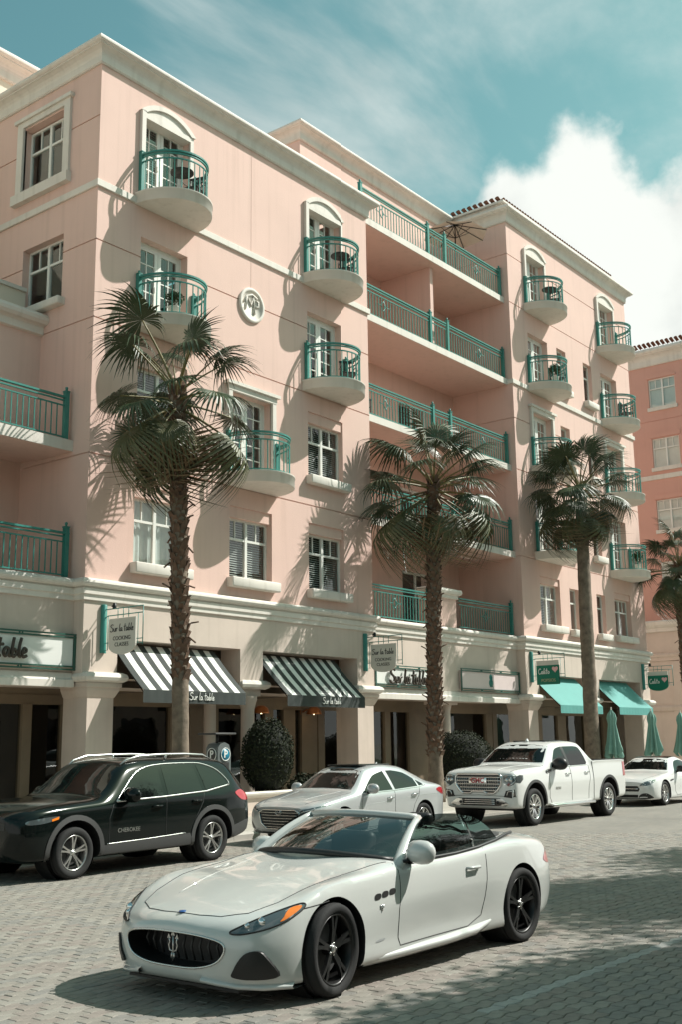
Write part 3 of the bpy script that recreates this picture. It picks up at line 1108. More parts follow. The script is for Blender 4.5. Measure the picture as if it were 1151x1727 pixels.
# ---- round emblem on the wall
mb = MB()
mb.lathe([(0.50, 0.0), (0.50, -0.05), (0.485, -0.065), (0.42, -0.065), (0.405, -0.05), (0.405, -0.025), (0.0, -0.025)], (0, 0, 0), 40, 'y')
for pts in ([(-0.27, -0.18), (-0.20, 0.20), (-0.04, -0.02), (0.04, 0.26), (0.10, -0.24)], [(0.06, -0.22), (0.10, 0.18), (0.25, 0.16), (0.26, 0.02), (0.10, -0.02)], [(-0.34, 0.02), (-0.22, 0.22), (0.0, 0.31), (0.2, 0.24)]):
    mb.tube([(x, -0.035, z) for x, z in pts], 0.035, 6)
mb.build('emblem', 'trim', bld, (21.435, FY - 0.002, 13.70))

# ================================================================== ground floor
mb = MB()
wall(mb, XL0, XL1, 3.30, 5.10, [(17.0, 21.08, 3.30, 4.2, 0.7), (21.94, 26.05, 3.30, 4.2, 0.7)], front, 0.7)
wall(mb, XR0, XR1, 3.30, 5.10, [(37.02, 41.12, 3.30, 4.15, 0.7), (41.98, 45.95, 3.30, 4.15, 0.7)], front, 0.7)


def gf(u, d, z):
    return (u, GY + d, z)


wall(mb, XL1 + 0.002, XR0 - 0.002, 3.12, 5.10, [], gf, 0.5)
wall(mb, 2, XL0 - 0.002, 3.12, 5.10, [], gf, 0.5)
for x in (XL0, XR0):
    mb.quad((x, FY, 3.3), (x, 21.6, 3.3), (x, 21.6, 5.1), (x, FY, 5.1))
mb.quad((XR1, FY, 0), (XR1, 30, 0), (XR1, 30, 5.1), (XR1, FY, 5.1))
mb.quad((2, GY, 3.12), (XR0, GY, 3.12), (XR0, 21.6, 3.12), (2, 21.6, 3.12))
mb.build('ground_floor_wall', 'stone', bld)
# lintel bands of the set-back bays
for a, b in ((2, XL0 - 0.003), (XL1 + 0.003, XR0 - 0.003)):
    MB().sweep([(0, 3.08), (0.10, 3.09), (0.10, 3.24), (0.05, 3.28), (0.03, 3.40), (0, 3.41)], [(a, GY), (b, GY)]).build('lintel_band', 'trim', bld)


def pier(x0, x1, y0, y1):
    o = MB().box(x0, x1, y0, y1, 0.5, 3.0).build('pier', 'stone', bld)
    e = 0.07
    pts = [(x0, y1), (x0, y0), (x1, y0), (x1, y1)]
    MB().sweep([(0, 2.86), (0.02, 2.88), (0.05, 2.94), (0.09, 3.02), (0.10, 3.08), (0.13, 3.09), (0.13, 3.19), (0, 3.20)], pts).build('capital', 'stone', o)
    MB().sweep([(0, 3.19), (0.14, 3.20), (0.21, 3.24), (0.24, 3.31), (0.21, 3.38), (0.14, 3.42), (-0.2, 3.42)], pts).build('capital_torus', 'trim', o)
    MB().box(x0 - 0.06, x1 + 0.06, y0 - 0.06, y1 + 0.06, 0.1, 0.5).build('plinth', 'stone', o)


pier(16.19, 16.94, FY + 0.02, 20.85)
pier(26.08, 26.84, FY + 0.02, 20.85)
pier(36.14, 36.84, FY + 0.02, 20.85)
pier(45.98, 46.80, FY + 0.02, 20.85)


def column(x, y, r, ztop, torus_w=None):
    prof = [(r * 1.25, 0.13), (r * 1.25, 0.33), (r * 1.05, 0.38), (r, 0.45), (r * 0.93, ztop - 0.35), (r * 0.95, ztop - 0.32), (r * 1.0, ztop - 0.28), (r * 1.25, ztop - 0.12), (r * 1.3, ztop - 0.1), (r * 1.3, ztop)]
    o = MB().lathe(prof, (x, y, 0), 20).build('column', 'stone', bld)
    if torus_w:
        MB().sweep([(0, 3.19), (0.02, 3.20), (0.09, 3.24), (0.12, 3.31), (0.09, 3.38), (0.02, 3.42), (-0.2, 3.42)],
                   [(x - torus_w, y + 0.5), (x - torus_w, y - 0.22), (x + torus_w, y - 0.22), (x + torus_w, y + 0.5)]).build('capital_torus', 'trim', o)
        MB().box(x - torus_w + 0.1, x + torus_w - 0.1, y - 0.15, y + 0.4, ztop, 3.2).build('abacus', 'stone', o)


column(21.62, FY + 0.24, 0.19, 3.02, 0.43)
column(20.9, FY + 0.9, 0.17, 3.3)
column(41.55, FY + 0.24, 0.19, 3.02, 0.43)
column(31.15, GY + 0.28, 0.16, 3.10)
column(31.75, GY + 0.34, 0.16, 3.10)
for x in (30.95,):
    MB().box(30.85, 32.05, GY + 0.06, GY + 0.6, 2.98, 3.10).build('abacus', 'stone', bld)

# shop fronts, set back behind the piers
SY = 21.55


def shopfront(x0, x1, stiles, name='shopfront', beam=2.75):
    f = MB()
    f.box(x0, x1, SY, SY + 0.12, beam, beam + 0.22)
    f.box(x0, x1, SY - 0.02, SY + 0.14, 0.13, 0.42)
    f.box(x0, x1, SY + 0.02, SY + 0.12, beam + 0.22, 4.6)
    st = []
    for s_ in stiles:
        x, w = s_
        f.box(x, x + w, SY - 0.03, SY + 0.125, 0.42, beam)
        st.append((x, x + w))
    o = f.build(name, 'shop_wood', bld)
    prev = x0
    for a, b in st + [(x1, x1)]:
        if a - prev > 0.05:
            MB().quad((prev, SY + 0.06, 0.42), (a, SY + 0.06, 0.42), (a, SY + 0.06, beam), (prev, SY + 0.06, beam)).build('pane', 'shop_glass', o)
        prev = b
    return o


shopfront(2.0, 16.9, [(9.0, 0.2), (12.2, 0.25), (13.9, 0.2), (15.6, 0.25), (16.7, 0.2)])
shopfront(16.9, 26.0, [(16.95, 0.25), (17.7, 0.28), (20.1, 0.35), (20.8, 0.55), (21.6, 0.25), (23.7, 0.35), (24.5, 0.5), (25.3, 0.7)])
shopfront(26.0, 36.1, [(26.05, 0.3), (28.55, 0.22), (29.45, 0.3), (30.8, 1.3), (32.4, 0.2), (35.7, 0.4)])
shopfront(36.1, 46.9, [(36.15, 0.3), (38.1, 0.25), (39.6, 0.3), (41.2, 0.7), (43.6, 0.25), (45.3, 0.6)])
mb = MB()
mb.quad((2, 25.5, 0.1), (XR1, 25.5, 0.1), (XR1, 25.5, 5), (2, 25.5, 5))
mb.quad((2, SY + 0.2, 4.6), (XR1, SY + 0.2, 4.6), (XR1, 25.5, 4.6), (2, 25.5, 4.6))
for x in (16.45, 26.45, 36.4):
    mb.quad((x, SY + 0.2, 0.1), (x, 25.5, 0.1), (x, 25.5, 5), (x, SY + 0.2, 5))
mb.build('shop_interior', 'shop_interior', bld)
MB().quad((2, GY + 0.3, 4.55), (XR1, GY + 0.3, 4.55), (XR1, SY + 0.1, 4.55), (2, SY + 0.1, 4.55)).build('arcade_ceiling', 'shop_wood', bld)

# ================================================================== the salmon building across the side street
sal = thing('salmon_building', 'salmon stucco building with tiled roof at the far end of the street', 'building', (58, 23, 0.1), world_coords=True)
SX = 56.3


def sw(u, d, z):
    return (SX + d, u, z)


mb = MB()
sopen = [(21.42, 22.92, z, z + 1.62, 0.15) for z in (19.34, 16.0, 12.62, 9.3)]
sopen += [(25.6, 27.1, z, z + 1.62, 0.15) for z in (19.34, 16.0, 12.62, 9.3)]
wall(mb, 20.3, 32, 7.3, 22.0, sopen, sw, 0.15, grooves=(18.6,))
mb.quad((SX, 20.3, 7.3), (80, 20.3, 7.3), (80, 20.3, 22), (SX, 20.3, 22))
mb.build('wall', 'salmon_stucco', sal)
mb = MB()
mb.box(54.9, 80, 21.55, 32, 0.0, 7.2)
mb.build('podium', 'stone', sal)
pp = [(54.9, 32), (54.9, 21.55), (80, 21.55)]
MB().sweep([(0, 7.1), (0.1, 7.12), (0.1, 7.3), (0.2, 7.36), (0.28, 7.45), (0.3, 7.6), (0.2, 7.68), (-1.6, 7.7)], pp).build('podium_cornice', 'trim', sal)
MB().sweep([(0, 5.62), (0.08, 5.65), (0.08, 5.78), (0.14, 5.85), (0.16, 5.95), (0.1, 6.02), (0, 6.03)], pp).build('belt_cornice', 'stone', sal)
MB().sweep([(0, 3.1), (0.12, 3.15), (0.16, 3.3), (0.1, 3.4), (0, 3.42)], pp).build('lintel_band', 'stone', sal)
MB().box(54.82, 54.9, 21.5, 22.15, 0.1, 5.6).build('pilaster', 'stone', sal)
pp = [(SX, 32), (SX, 20.3), (80, 20.3)]
MB().sweep(crown(21.7, 1.5), pp).build('cornice', 'trim', sal)
MB().sweep([(0, 15.35), (0.06, 15.36), (0.06, 15.6), (0, 15.62)], pp).build('string_band', 'trim', sal)
for i in range(46):
    link('roof_tile', tile_me, sal, (SX + 0.1, 20.3 + i * 0.26, 22.78), (radians(-16), 0, radians(-90)))
mb = MB()
mb.add([(SX - 0.3, 20.0, 22.62), (SX - 0.3, 32, 22.62), (SX + 6, 32, 24.4), (SX + 6, 24, 24.4), (80, 20.0, 22.62), (80, 24, 24.4)], [(0, 1, 2, 3), (4, 0, 3, 5)])
mb.build('roof', 'roof_tile', sal)
W_SAL = win_meshes(1.50, 1.62, 'z')
for y in (22.92, 27.1):
    for z in (19.34, 16.0, 12.62, 9.3):
        o = link('window', W_SAL['frame'], sal, (SX + 0.1, y, z), (0, 0, radians(-90)))
        for p in W_SAL['panes']:
            link('pane', p, o)
        MB().quad((0.03, 0.12, 0.03), (1.47, 0.12, 0.03), (1.47, 0.12, 1.6), (0.03, 0.12, 1.6)).build('roller_shade', 'curtain', o)
        MB().box(-0.08, 1.58, -0.2, 0.02, -0.2, -0.004).build('sill', 'trim', o)
    z = 19.34
    arc = [(y - 0.75 + 0.85 * cos(t), z + 1.62 + 0.02 + 0.26 * sin(t)) for t in [pi * i / 12 for i in range(13)]]
    MB().prism(arc, SX - 0.05, SX + 0.02, 'x').build('arched_head', 'salmon_stucco', sal)
    for z in (16.0, 12.62, 9.3):
        MB().box(SX - 0.05, SX + 0.02, y - 1.6, y + 0.1, z + 1.66, z + 1.9).build('head_panel', 'salmon_stucco', sal)
# ================================================================== palms
def fan_leaf(seed, droop, pet=1.0, rad=1.0, spread=125, seg=34, fold=0.32):
    """fan-shaped palm leaf: petiole along +x, then a pleated blade of narrow segments with hanging tips"""
    r_ = random.Random(seed)
    m_ = MB()
    npt = 8
    pp = [(pet * i / (npt - 1), 0, -0.10 * pet * (i / (npt - 1)) ** 2) for i in range(npt)]
    m_.tube(pp, [0.026 - 0.014 * i / (npt - 1) for i in range(npt)], 5, 1)
    hub = Vector(pp[-1])
    tilt = radians(r_.uniform(-25, -5)) - 0.2
    roll = radians(r_.uniform(-14, 14))
    rot = Matrix.Rotation(roll, 3, 'X') @ Matrix.Rotation(-tilt, 3, 'Y')
    nr = 7
    dth = 2 * radians(spread) / seg
    for i in range(seg):
        th = -radians(spread) + dth * (i + 0.5) + r_.uniform(-0.02, 0.02)
        rr = rad * (1.0 - 0.28 * abs(th) / radians(spread)) * r_.uniform(0.90, 1.06)
        dr = droop * r_.uniform(0.7, 1.4)
        sw_ = r_.uniform(-0.10, 0.10)
        v = []
        for k in range(nr):
            t = k / (nr - 1)
            rad_k = rr * t
            # joined half way, then each tip narrows to a point
            half = (dth * 0.52) * rad_k if t < 0.45 else (dth * 0.52) * rr * 0.45 * max(0.02, (1 - (t - 0.45) / 0.55)) ** 0.8
            thk = th + sw_ * max(0, t - 0.5)
            zz = -dr * max(0.0, t - 0.35) ** 1.8 * rr * 1.5 - 0.25 * (abs(th) / 2.2) ** 2 * rad_k + 0.06 * t
            shrink = 1 - 0.25 * dr * max(0, t - 0.45)
            c = Vector((cos(thk) * rad_k * shrink, sin(thk) * rad_k * shrink, zz))
            n_ = Vector((-sin(thk), cos(thk), 0))
            lift = fold * half
            for q in (c - n_ * half + Vector((0, 0, lift)), c, c + n_ * half + Vector((0, 0, lift))):
                v.append(hub + rot @ q)
        f = []
        for k in range(nr - 1):
            a, b = k * 3, (k + 1) * 3
            f += [(a, a + 1, b + 1, b), (a + 1, a + 2, b + 2, b + 1)]
        m_.add(v, f, 0, False)
    return m_


LEAF = [fan_leaf(s_, d_, pet=1.10, rad=0.80, seg=34, spread=135).mesh('frond', ['palm_leaf', 'palm_stem']) for s_, d_ in ((1, 0.30), (2, 0.5), (3, 0.7), (4, 1.0), (5, 0.6), (6, 0.4))]
LEAF_OLD = [fan_leaf(s_, d_, pet=1.0, rad=0.92, seg=38).mesh('frond', ['palm_leaf_old', 'palm_stem']) for s_, d_ in ((11, 1.3), (12, 1.7), (13, 1.5))]
LEAF_DRY = [fan_leaf(s_, d_, pet=0.5, rad=0.95, spread=95, seg=22).mesh('dry_frond', ['palm_dry', 'palm_dry']) for s_, d_ in ((21, 1.8), (22, 2.2))]


def palm(name, label, x, y, h, r0, r1, seed, boots, scale, n_leaf, dry, lean=(0, 0), fixed=()):
    r_ = random.Random(seed)
    t = thing(name, label, 'palm tree', (x, y, 0.13), group='palms along the sidewalk')
    m_ = MB()
    pts, rad = [], []
    n_ = 40
    for i in range(n_ + 1):
        k = i / n_
        pts.append((lean[0] * k ** 1.5, lean[1] * k ** 1.5, h * k))
        rad.append((r0 + (r1 - r0) * k + r0 * 0.35 * math.exp(-k * 18)) * (1 + 0.03 * sin(i * 2.3) + r_.uniform(-0.03, 0.03)))
    m_.tube(pts, rad, 16)
    m_.build('trunk', 'palm_bark', t)
    if boots:
        b = MB()
        z = boots[0]
        i = 0
        while z < h + 0.15:
            a = i * 2.399963
            k = min(1, z / h)
            rr = r0 + (r1 - r0) * k
            cx, cy = lean[0] * k ** 1.5, lean[1] * k ** 1.5
            w = r_.uniform(0.07, 0.12) * boots[1]
            out_ = r_.uniform(0.035, 0.11) * boots[1]
            hgt = r_.uniform(0.10, 0.24)
            ca, sa = cos(a), sin(a)
            tn = Vector((-sa, ca, 0))
            o_ = Vector((ca, sa, 0))
            base = Vector((cx, cy, z)) + o_ * (rr - 0.02)
            p = [base - tn * w, base + tn * w, base + tn * w * 0.55 + o_ * out_ + Vector((0, 0, hgt)), base - tn * w * 0.55 + o_ * out_ + Vector((0, 0, hgt)),
                 base + tn * w * 0.4 + Vector((0, 0, hgt * 0.9)), base - tn * w * 0.4 + Vector((0, 0, hgt * 0.9))]
            b.add(p, [(0, 1, 2, 3), (3, 2, 4, 5), (1, 4, 2), (0, 3, 5)])
            if r_.random() < 0.10:
                q = base + o_ * out_ + Vector((0, 0, hgt))
                b.tube([q, q + o_ * r_.uniform(0.08, 0.2) + tn * r_.uniform(-.1, .1) + Vector((0, 0, r_.uniform(-0.15, 0.1)))], 0.02, 4)
            z += 0.021 * r_.uniform(0.7, 1.3)
            i += 1
        stuff(b.build('leaf_bases', 'palm_boot', t))
    top = Vector((lean[0], lean[1], h))
    specs = []
    for i in range(n_leaf):
        k = (i + 0.5) / n_leaf
        el = 80 - 122 * k ** 0.9 + r_.uniform(-15, 15)
        az = i * 137.5 + r_.uniform(-34, 34)
        specs.append((az, el, scale * r_.uniform(0.72, 1.16), k))
    for az, el, s_, k in specs:
        me = r_.choice(LEAF[:3] + LEAF[4:]) if k < 0.55 else (r_.choice(LEAF) if k < 0.82 else r_.choice(LEAF_OLD))
        o = link('frond', me, t, top + Vector((0, 0, 0.15 - 0.45 * k)))
        o.rotation_euler = (radians(r_.uniform(-12, 12)), radians(-el), radians(az))
        o.scale = (s_, s_, s_)
    for i in range(dry):
        az = i * 137.5 + 40
        o = link('dry_frond', r_.choice(LEAF_DRY), t, top + Vector((0, 0, -0.35 - 0.5 * r_.random())))
        o.rotation_euler = (radians(r_.uniform(-15, 15)), radians(r_.uniform(64, 84)), radians(az))
        s_ = scale * r_.uniform(0.75, 1.0)
        o.scale = (s_, s_, s_)
    return t


palm('palm_tree', 'tall fan palm with shaggy trunk in front of the striped awning, nearest the black car', 17.14, 18.0, 9.45, 0.185, 0.165, 3, (3.0, 1.0), 1.40, 26, 9, (-0.30, 0))
palm('palm_tree', 'fan palm with shaggy trunk standing between the silver sedan and the pickup', 27.0, 18.0, 9.15, 0.205, 0.18, 8, (1.2, 1.0), 1.50, 32, 10, (0.35, 0))
palm('palm_tree', 'fan palm with smooth bare trunk in front of the teal awnings', 36.95, 18.0, 10.6, 0.27, 0.21, 13, None, 1.36, 42, 10, (0.2, 0))
palm('palm_tree', 'distant fan palm cut off by the right edge of the picture', 47.7, 18.6, 9.05, 0.25, 0.20, 21, (4.0, 1.0), 1.25, 36, 6)


# ================================================================== clipped bushes and their planters
def leaf_cloud(m_, pts_n, leaf, r_, up_bias=0.0):
    for p, n_ in pts_n:
        p = Vector(p)
        a = (Vector((r_.gauss(0, 1), r_.gauss(0, 1), r_.gauss(0, 1))) * 0.75 + Vector(n_)).normalized()
        t_ = a.orthogonal().normalized()
        t_ = Matrix.Rotation(r_.uniform(0, 6.28), 3, a) @ t_
        b_ = a.cross(t_)
        l, w = leaf * r_.uniform(0.7, 1.3), leaf * 0.45 * r_.uniform(0.8, 1.2)
        m_.add([p - t_ * l * .5, p + b_ * w * .5, p + t_ * l * .5, p - b_ * w * .5], [(0, 1, 2, 3)])


def bush(label, x, y, z0, zc, rx, rz_, low, seed):
    r_ = random.Random(seed)
    t = thing('clipped_bush', label, 'bush', (x, y, z0), group='clipped bushes in front of the shops')
    MB().tube([(0, 0, 0), (0.02, 0, 0.3), (0, 0, zc)], [0.05, 0.045, 0.03], 7).build('stem', 'bark', t)
    core = MB()
    prof = []
    for i in range(15):
        a = -pi / 2 + pi * i / 14
        rr = rx * 0.86 * cos(a)
        if a < 0:
            rr = rx * 0.86 * max(cos(a), low * (1 - abs(a) / (pi / 2)) ** 0.3)
        prof.append((max(0.001, rr), zc + rz_ * 0.88 * sin(a)))
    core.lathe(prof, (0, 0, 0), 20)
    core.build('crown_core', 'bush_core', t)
    pts = []
    for i in range(6500):
        d = Vector((r_.gauss(0, 1), r_.gauss(0, 1), r_.gauss(0, 1))).normalized()
        s_ = 0.84 + 0.18 * r_.random() + 0.07 * noise.noise(d * 2.8 + Vector((seed, 0, 0)))
        w = 1.0
        if d.z < 0:
            w = max(sqrt(max(0, 1 - d.z ** 2)), low * (1 - abs(d.z)) ** 0.3) / max(1e-3, sqrt(1 - d.z ** 2))
        pts.append(((d.x * rx * s_ * w, d.y * rx * s_ * w, zc + d.z * rz_ * s_), d))
    lf = MB()
    leaf_cloud(lf, pts, 0.075, r_)
    stuff(lf.build('leaves', 'bush_leaf', t))


def planter(label, x0, x1, y0, y1, h):
    t = thing('stone_planter', label, 'planter', ((x0 + x1) / 2, (y0 + y1) / 2, 0.13), group='stone planters along the shops', world_coords=True)
    MB().box(x0, x1, y0, y1, 0.13, h - 0.1).build('body', 'stone', t)
    pth = [(x0, y1), (x0, y0), (x1, y0), (x1, y1)]
    MB().sweep([(0, h - 0.14), (0.03, h - 0.12), (0.05, h - 0.09), (0.09, h - 0.07), (0.10, h - 0.03), (0.07, h), (-0.16, h), (-0.16, h - 0.1)], pth).build('coping', 'trim', t)
    MB().box(x0 - 0.03, x1 + 0.03, y0 - 0.03, y1 + 0.03, 0.13, 0.22).build('base', 'stone', t)
    MB().box(x0 + 0.1, x1 - 0.1, y0 + 0.1, y1 - 0.1, h - 0.1, h - 0.06).build('soil', 'bush_core', t)


planter('long low stone planter under the striped awnings behind the black car', 18.7, 23.6, 18.66, 19.6, 0.68)
planter('low stone planter holding the round bush behind the pickup', 29.4, 31.8, 18.8, 19.8, 0.62)
bush('tall dark clipped bush in the planter between the two striped awnings', 21.15, 19.12, 0.6, 0.90, 0.67, 0.92, 0.94, 5)
bush('round clipped bush above the hood of the white pickup', 30.35, 19.25, 0.55, 0.72, 1.02, 0.86, 0.3, 9)
# low ferny plants along the planter
def fern(label, x, y, z, seed):
    r_ = random.Random(seed)
    t = thing('planter_shrub', label, 'plant', (x, y, z), group='low shrubs in the planters')
    MB().tube([(0, 0, 0), (0.01, 0, 0.2)], 0.015, 5).build('stem', 'bark', t)
    m_ = MB()
    pts = []
    for i in range(700):
        d = Vector((r_.gauss(0, 1), r_.gauss(0, 0.8), abs(r_.gauss(0, 1)))).normalized()
        k = r_.random() ** 0.4
        pts.append(((d.x * 0.55 * k, d.y * 0.35 * k, 0.05 + d.z * 0.42 * k), d))
    leaf_cloud(m_, pts, 0.10, r_)
    stuff(m_.build('leaves', 'bush_leaf', t))


fern('low dark shrub in the planter to the right of the tall bush', 22.4, 19.0, 0.6, 31)
fern('low dark shrub at the right end of the long planter', 23.1, 19.05, 0.6, 32)


# ================================================================== trees on the camera's side of the street (their shade falls into the picture)
def shade_tree(label, x, y, h, rx, rz_, seed, n_leaf=7000, ry=None):
    r_ = random.Random(seed)
    t = thing('shade_tree', label, 'tree', (x, y, 0.1), group='shade trees on the median')
    m_ = MB()
    m_.tube([(0, 0, 0), (0.05, 0.02, h * 0.3), (0.0, 0.1, h * 0.55), (0.05, 0, h)], [0.28, 0.2, 0.15, 0.05], 10)
    tips = []
    for i in range(9):
        a = i * 2.4
        z0 = h * r_.uniform(0.35, 0.6)
        e = Vector((cos(a) * rx * 0.7, sin(a) * (ry or rx) * 0.7, h + r_.uniform(-0.5, 0.6) * rz_))
        m_.tube([(0, 0, z0), (e.x * 0.5, e.y * 0.5, (z0 + e.z) / 2 + 0.3), e], [0.11, 0.07, 0.02], 6)
        tips.append(e)
    m_.build('trunk', 'bark', t)
    lf = MB()
    pts = []
    ry = ry or rx
    cl = [Vector((r_.uniform(-1, 1) * rx, r_.uniform(-1, 1) * ry, h + r_.uniform(-1, 1) * rz_)) for _ in range(26)] + [Vector((e.x, e.y * ry / rx, e.z)) for e in tips]
    for i in range(n_leaf):
        c = r_.choice(cl)
        pts.append((c + Vector((r_.gauss(0, 0.42), r_.gauss(0, 0.42), r_.gauss(0, 0.3))), (0, 0, 1)))
    leaf_cloud(lf, pts, 0.22, r_)
    stuff(lf.build('crown', 'oak_leaf', t))


shade_tree('leafy tree on the median, nearest the camera on its right', 10.9, 0.25, 6.2, 1.3, 0.6, 41, 12000, 0.5)
shade_tree('leafy tree on the median, second to the right of the camera', 13.4, 0.05, 6.5, 1.4, 0.6, 42, 13000, 0.55)
shade_tree('broad leafy tree standing back from the median kerb', 17.4, -2.3, 9.0, 1.7, 0.8, 45, 11000, 1.0)
shade_tree('tall leafy tree on the median beyond the right edge of the picture', 20.5, 0.35, 9.7, 1.7, 0.8, 43, 10000, 1.0)
shade_tree('slender leafy tree on the median farthest along the street', 26.5, 0.2, 11.5, 1.2, 0.7, 44, 3500)
# ================================================================== the road's interlocking pavers
def proj_px(p):
    v = Vector(p) - Vector((0, 0, CAM_H))
    d = v.dot(fw)
    if d < 0.5:
        return None
    return 575.5 + 1885.67 * v.dot(rt2) / d, 863.5 - 1885.67 * v.dot(up2) / d, d


PL, PW = 0.225, 0.1125
pv_cols = [('paver_tan', (0.235, 0.215, 0.185)), ('paver_grey', (0.205, 0.195, 0.175)), ('paver_rose', (0.228, 0.198, 0.172)), ('paver_pale', (0.258, 0.24, 0.208)), ('paver_painted', (0.33, 0.325, 0.305))]
for nm, c_ in pv_cols:
    mat(nm, c_, 0.88, var=0.22, vscale=9, bump=0.25, bscale=70)


def wave(x):
    """the zigzag of the long joints: one wave per paver length"""
    t_ = (x / PL) % 1.0
    for (a, ya), (b, yb) in zip(((0, 0), (.20, .013), (.30, .013), (.70, -.013), (.80, -.013), (1, 0)), ((.20, .013), (.30, .013), (.70, -.013), (.80, -.013), (1, 0), (1.01, 0))):
        if a <= t_ <= b:
            return ya + (yb - ya) * (t_ - a) / (b - a)
    return 0.0


def paver_shape(phase, r_, tilt=0.0):
    """top outline in local space, chamfered edge, sides"""
    g_ = 0.0035
    us = [g_, PL * .20, PL * .30, PL * .5, PL * .70, PL * .80, PL - g_]
    lo = [(u, wave(u + phase) + g_) for u in us]
    hi = [(u, PW + wave(u + phase) - g_) for u in reversed(us)]
    out = lo + hi
    cx = PL / 2
    cy = PW / 2
    ch = 0.006
    n_ = len(out)
    top = [(x + (ch if x < cx else -ch) * (0 if 0.1 < x / PL < 0.9 else 1), y + (ch if y < cy + wave(x + phase) else -ch), 0.0) for x, y in out]
    mid = [(x, y, -0.005) for x, y in out]
    bot = [(x, y, -0.02) for x, y in out]
    v = top + mid + bot
    f = [tuple(range(n_))]
    for k in range(2):
        f += [(k * n_ + i, (k + 1) * n_ + i, (k + 1) * n_ + (i + 1) % n_, k * n_ + (i + 1) % n_) for i in range(n_)]
    return v, f


SHAPES = [paver_shape(0.0, R), paver_shape(PL / 2, R)]
PV_ME = {}
for ph in (0, 1):
    for k, (nm, c_) in enumerate(pv_cols):
        m_ = MB()
        m_.add(*SHAPES[ph])
        PV_ME[(ph, k)] = m_.mesh('paver', nm)
cells = []
rp = random.Random(99)
j0, j1 = int(1.3 / PW), int(15.28 / PW)
for j in range(j0, j1):
    y = j * PW
    ph = j % 2
    i = int(2.0 / PL)
    while i * PL < 34:
        x = i * PL + (PL / 2 if ph else 0)
        i += 1
        q = proj_px((x + PL / 2, y + PW / 2, 0))
        if q is None or q[2] > 22 or not (-70 < q[0] < 1221 and q[1] < 1790):
            continue
        if j == 38 or j == 39:
            k = 4 if (j == 38 and rp.random() < 0.85) else rp.choice((0, 0, 1, 2, 3))
        else:
            n_ = noise.noise(Vector((x * 0.9, y * 1.6, 3.0))) + rp.gauss(0, 0.45)
            k = 1 if n_ < -0.35 else (0 if n_ < 0.25 else (3 if n_ < 0.6 else 2))
        cells.append((q[2], x, y, ph, k, q[0] > 0 and q[0] < 1151 and q[1] < 1727))
cells.sort()
single = [c for c in cells if c[5]][:300]
ids = set((c[1], c[2]) for c in single)
for d, x, y, ph, k, vis in single:
    o = link('paver', PV_ME[(ph, k)], road, (x, y, rp.uniform(-0.0015, 0.0015)), (rp.gauss(0, 0.006), rp.gauss(0, 0.004), 0))
big = MB()
for d, x, y, ph, k, vis in cells:
    if (x, y) in ids:
        continue
    v, f = SHAPES[ph]
    dz = rp.uniform(-0.0015, 0.0015)
    tx, ty = rp.gauss(0, 0.005), rp.gauss(0, 0.006)
    big.add([(a + x, b + y, c + dz + a * tx + b * ty) for a, b, c in v], f, k)
o = big.build('paver_field', [c[0] for c in pv_cols], road)
stuff(o)
# ================================================================== cars
# car space: x from the nose (0) to the tail, y to the car's left/right, z up
def pchip(xs, ys, x):
    n_ = len(xs)
    if x <= xs[0]:
        return ys[0]
    if x >= xs[-1]:
        return ys[-1]
    h = [xs[i + 1] - xs[i] for i in range(n_ - 1)]
    d = [(ys[i + 1] - ys[i]) / h[i] for i in range(n_ - 1)]
    mm = [d[0]] + [0.0] * (n_ - 2) + [d[-1]]
    for i in range(1, n_ - 1):
        if d[i - 1] * d[i] > 0:
            w1, w2 = 2 * h[i] + h[i - 1], h[i] + 2 * h[i - 1]
            mm[i] = (w1 + w2) / (w1 / d[i - 1] + w2 / d[i])
    for i in range(n_ - 1):
        if xs[i] <= x <= xs[i + 1]:
            t = (x - xs[i]) / h[i]
            return ((1 + 2 * t) * (1 - t) ** 2) * ys[i] + t * (1 - t) ** 2 * h[i] * mm[i] + t * t * (3 - 2 * t) * ys[i + 1] + t * t * (t - 1) * h[i] * mm[i + 1]


def catmull(P, sub):
    """smooth curve through P; sub = points per span"""
    out = []
    k = len(P)
    for i in range(k - 1):
        p0 = P[i - 1] if i > 0 else (2 * P[0][0] - P[1][0], 2 * P[0][1] - P[1][1])
        p1, p2 = P[i], P[i + 1]
        p3 = P[i + 2] if i + 2 < k else (-P[-2][0], P[-2][1])
        for j in range(sub):
            t = j / sub
            q = []
            for c in (0, 1):
                a = 0.5 * (2 * p1[c] + (p2[c] - p0[c]) * t * 0.8 + (2 * p0[c] * 0.8 - (6 - 1.0) * p1[c] + (6 - 2 * 0.8 - 0.0) * p2[c] * 0 + 0) * 0)
                # cardinal spline, tension 0.35
                s_ = 0.36
                m1, m2 = s_ * (p2[c] - p0[c]), s_ * (p3[c] - p1[c])
                q.append((2 * t ** 3 - 3 * t ** 2 + 1) * p1[c] + (t ** 3 - 2 * t ** 2 + t) * m1 + (-2 * t ** 3 + 3 * t ** 2) * p2[c] + (t ** 3 - t ** 2) * m2)
            out.append(tuple(q))
    out.append(P[-1])
    return out


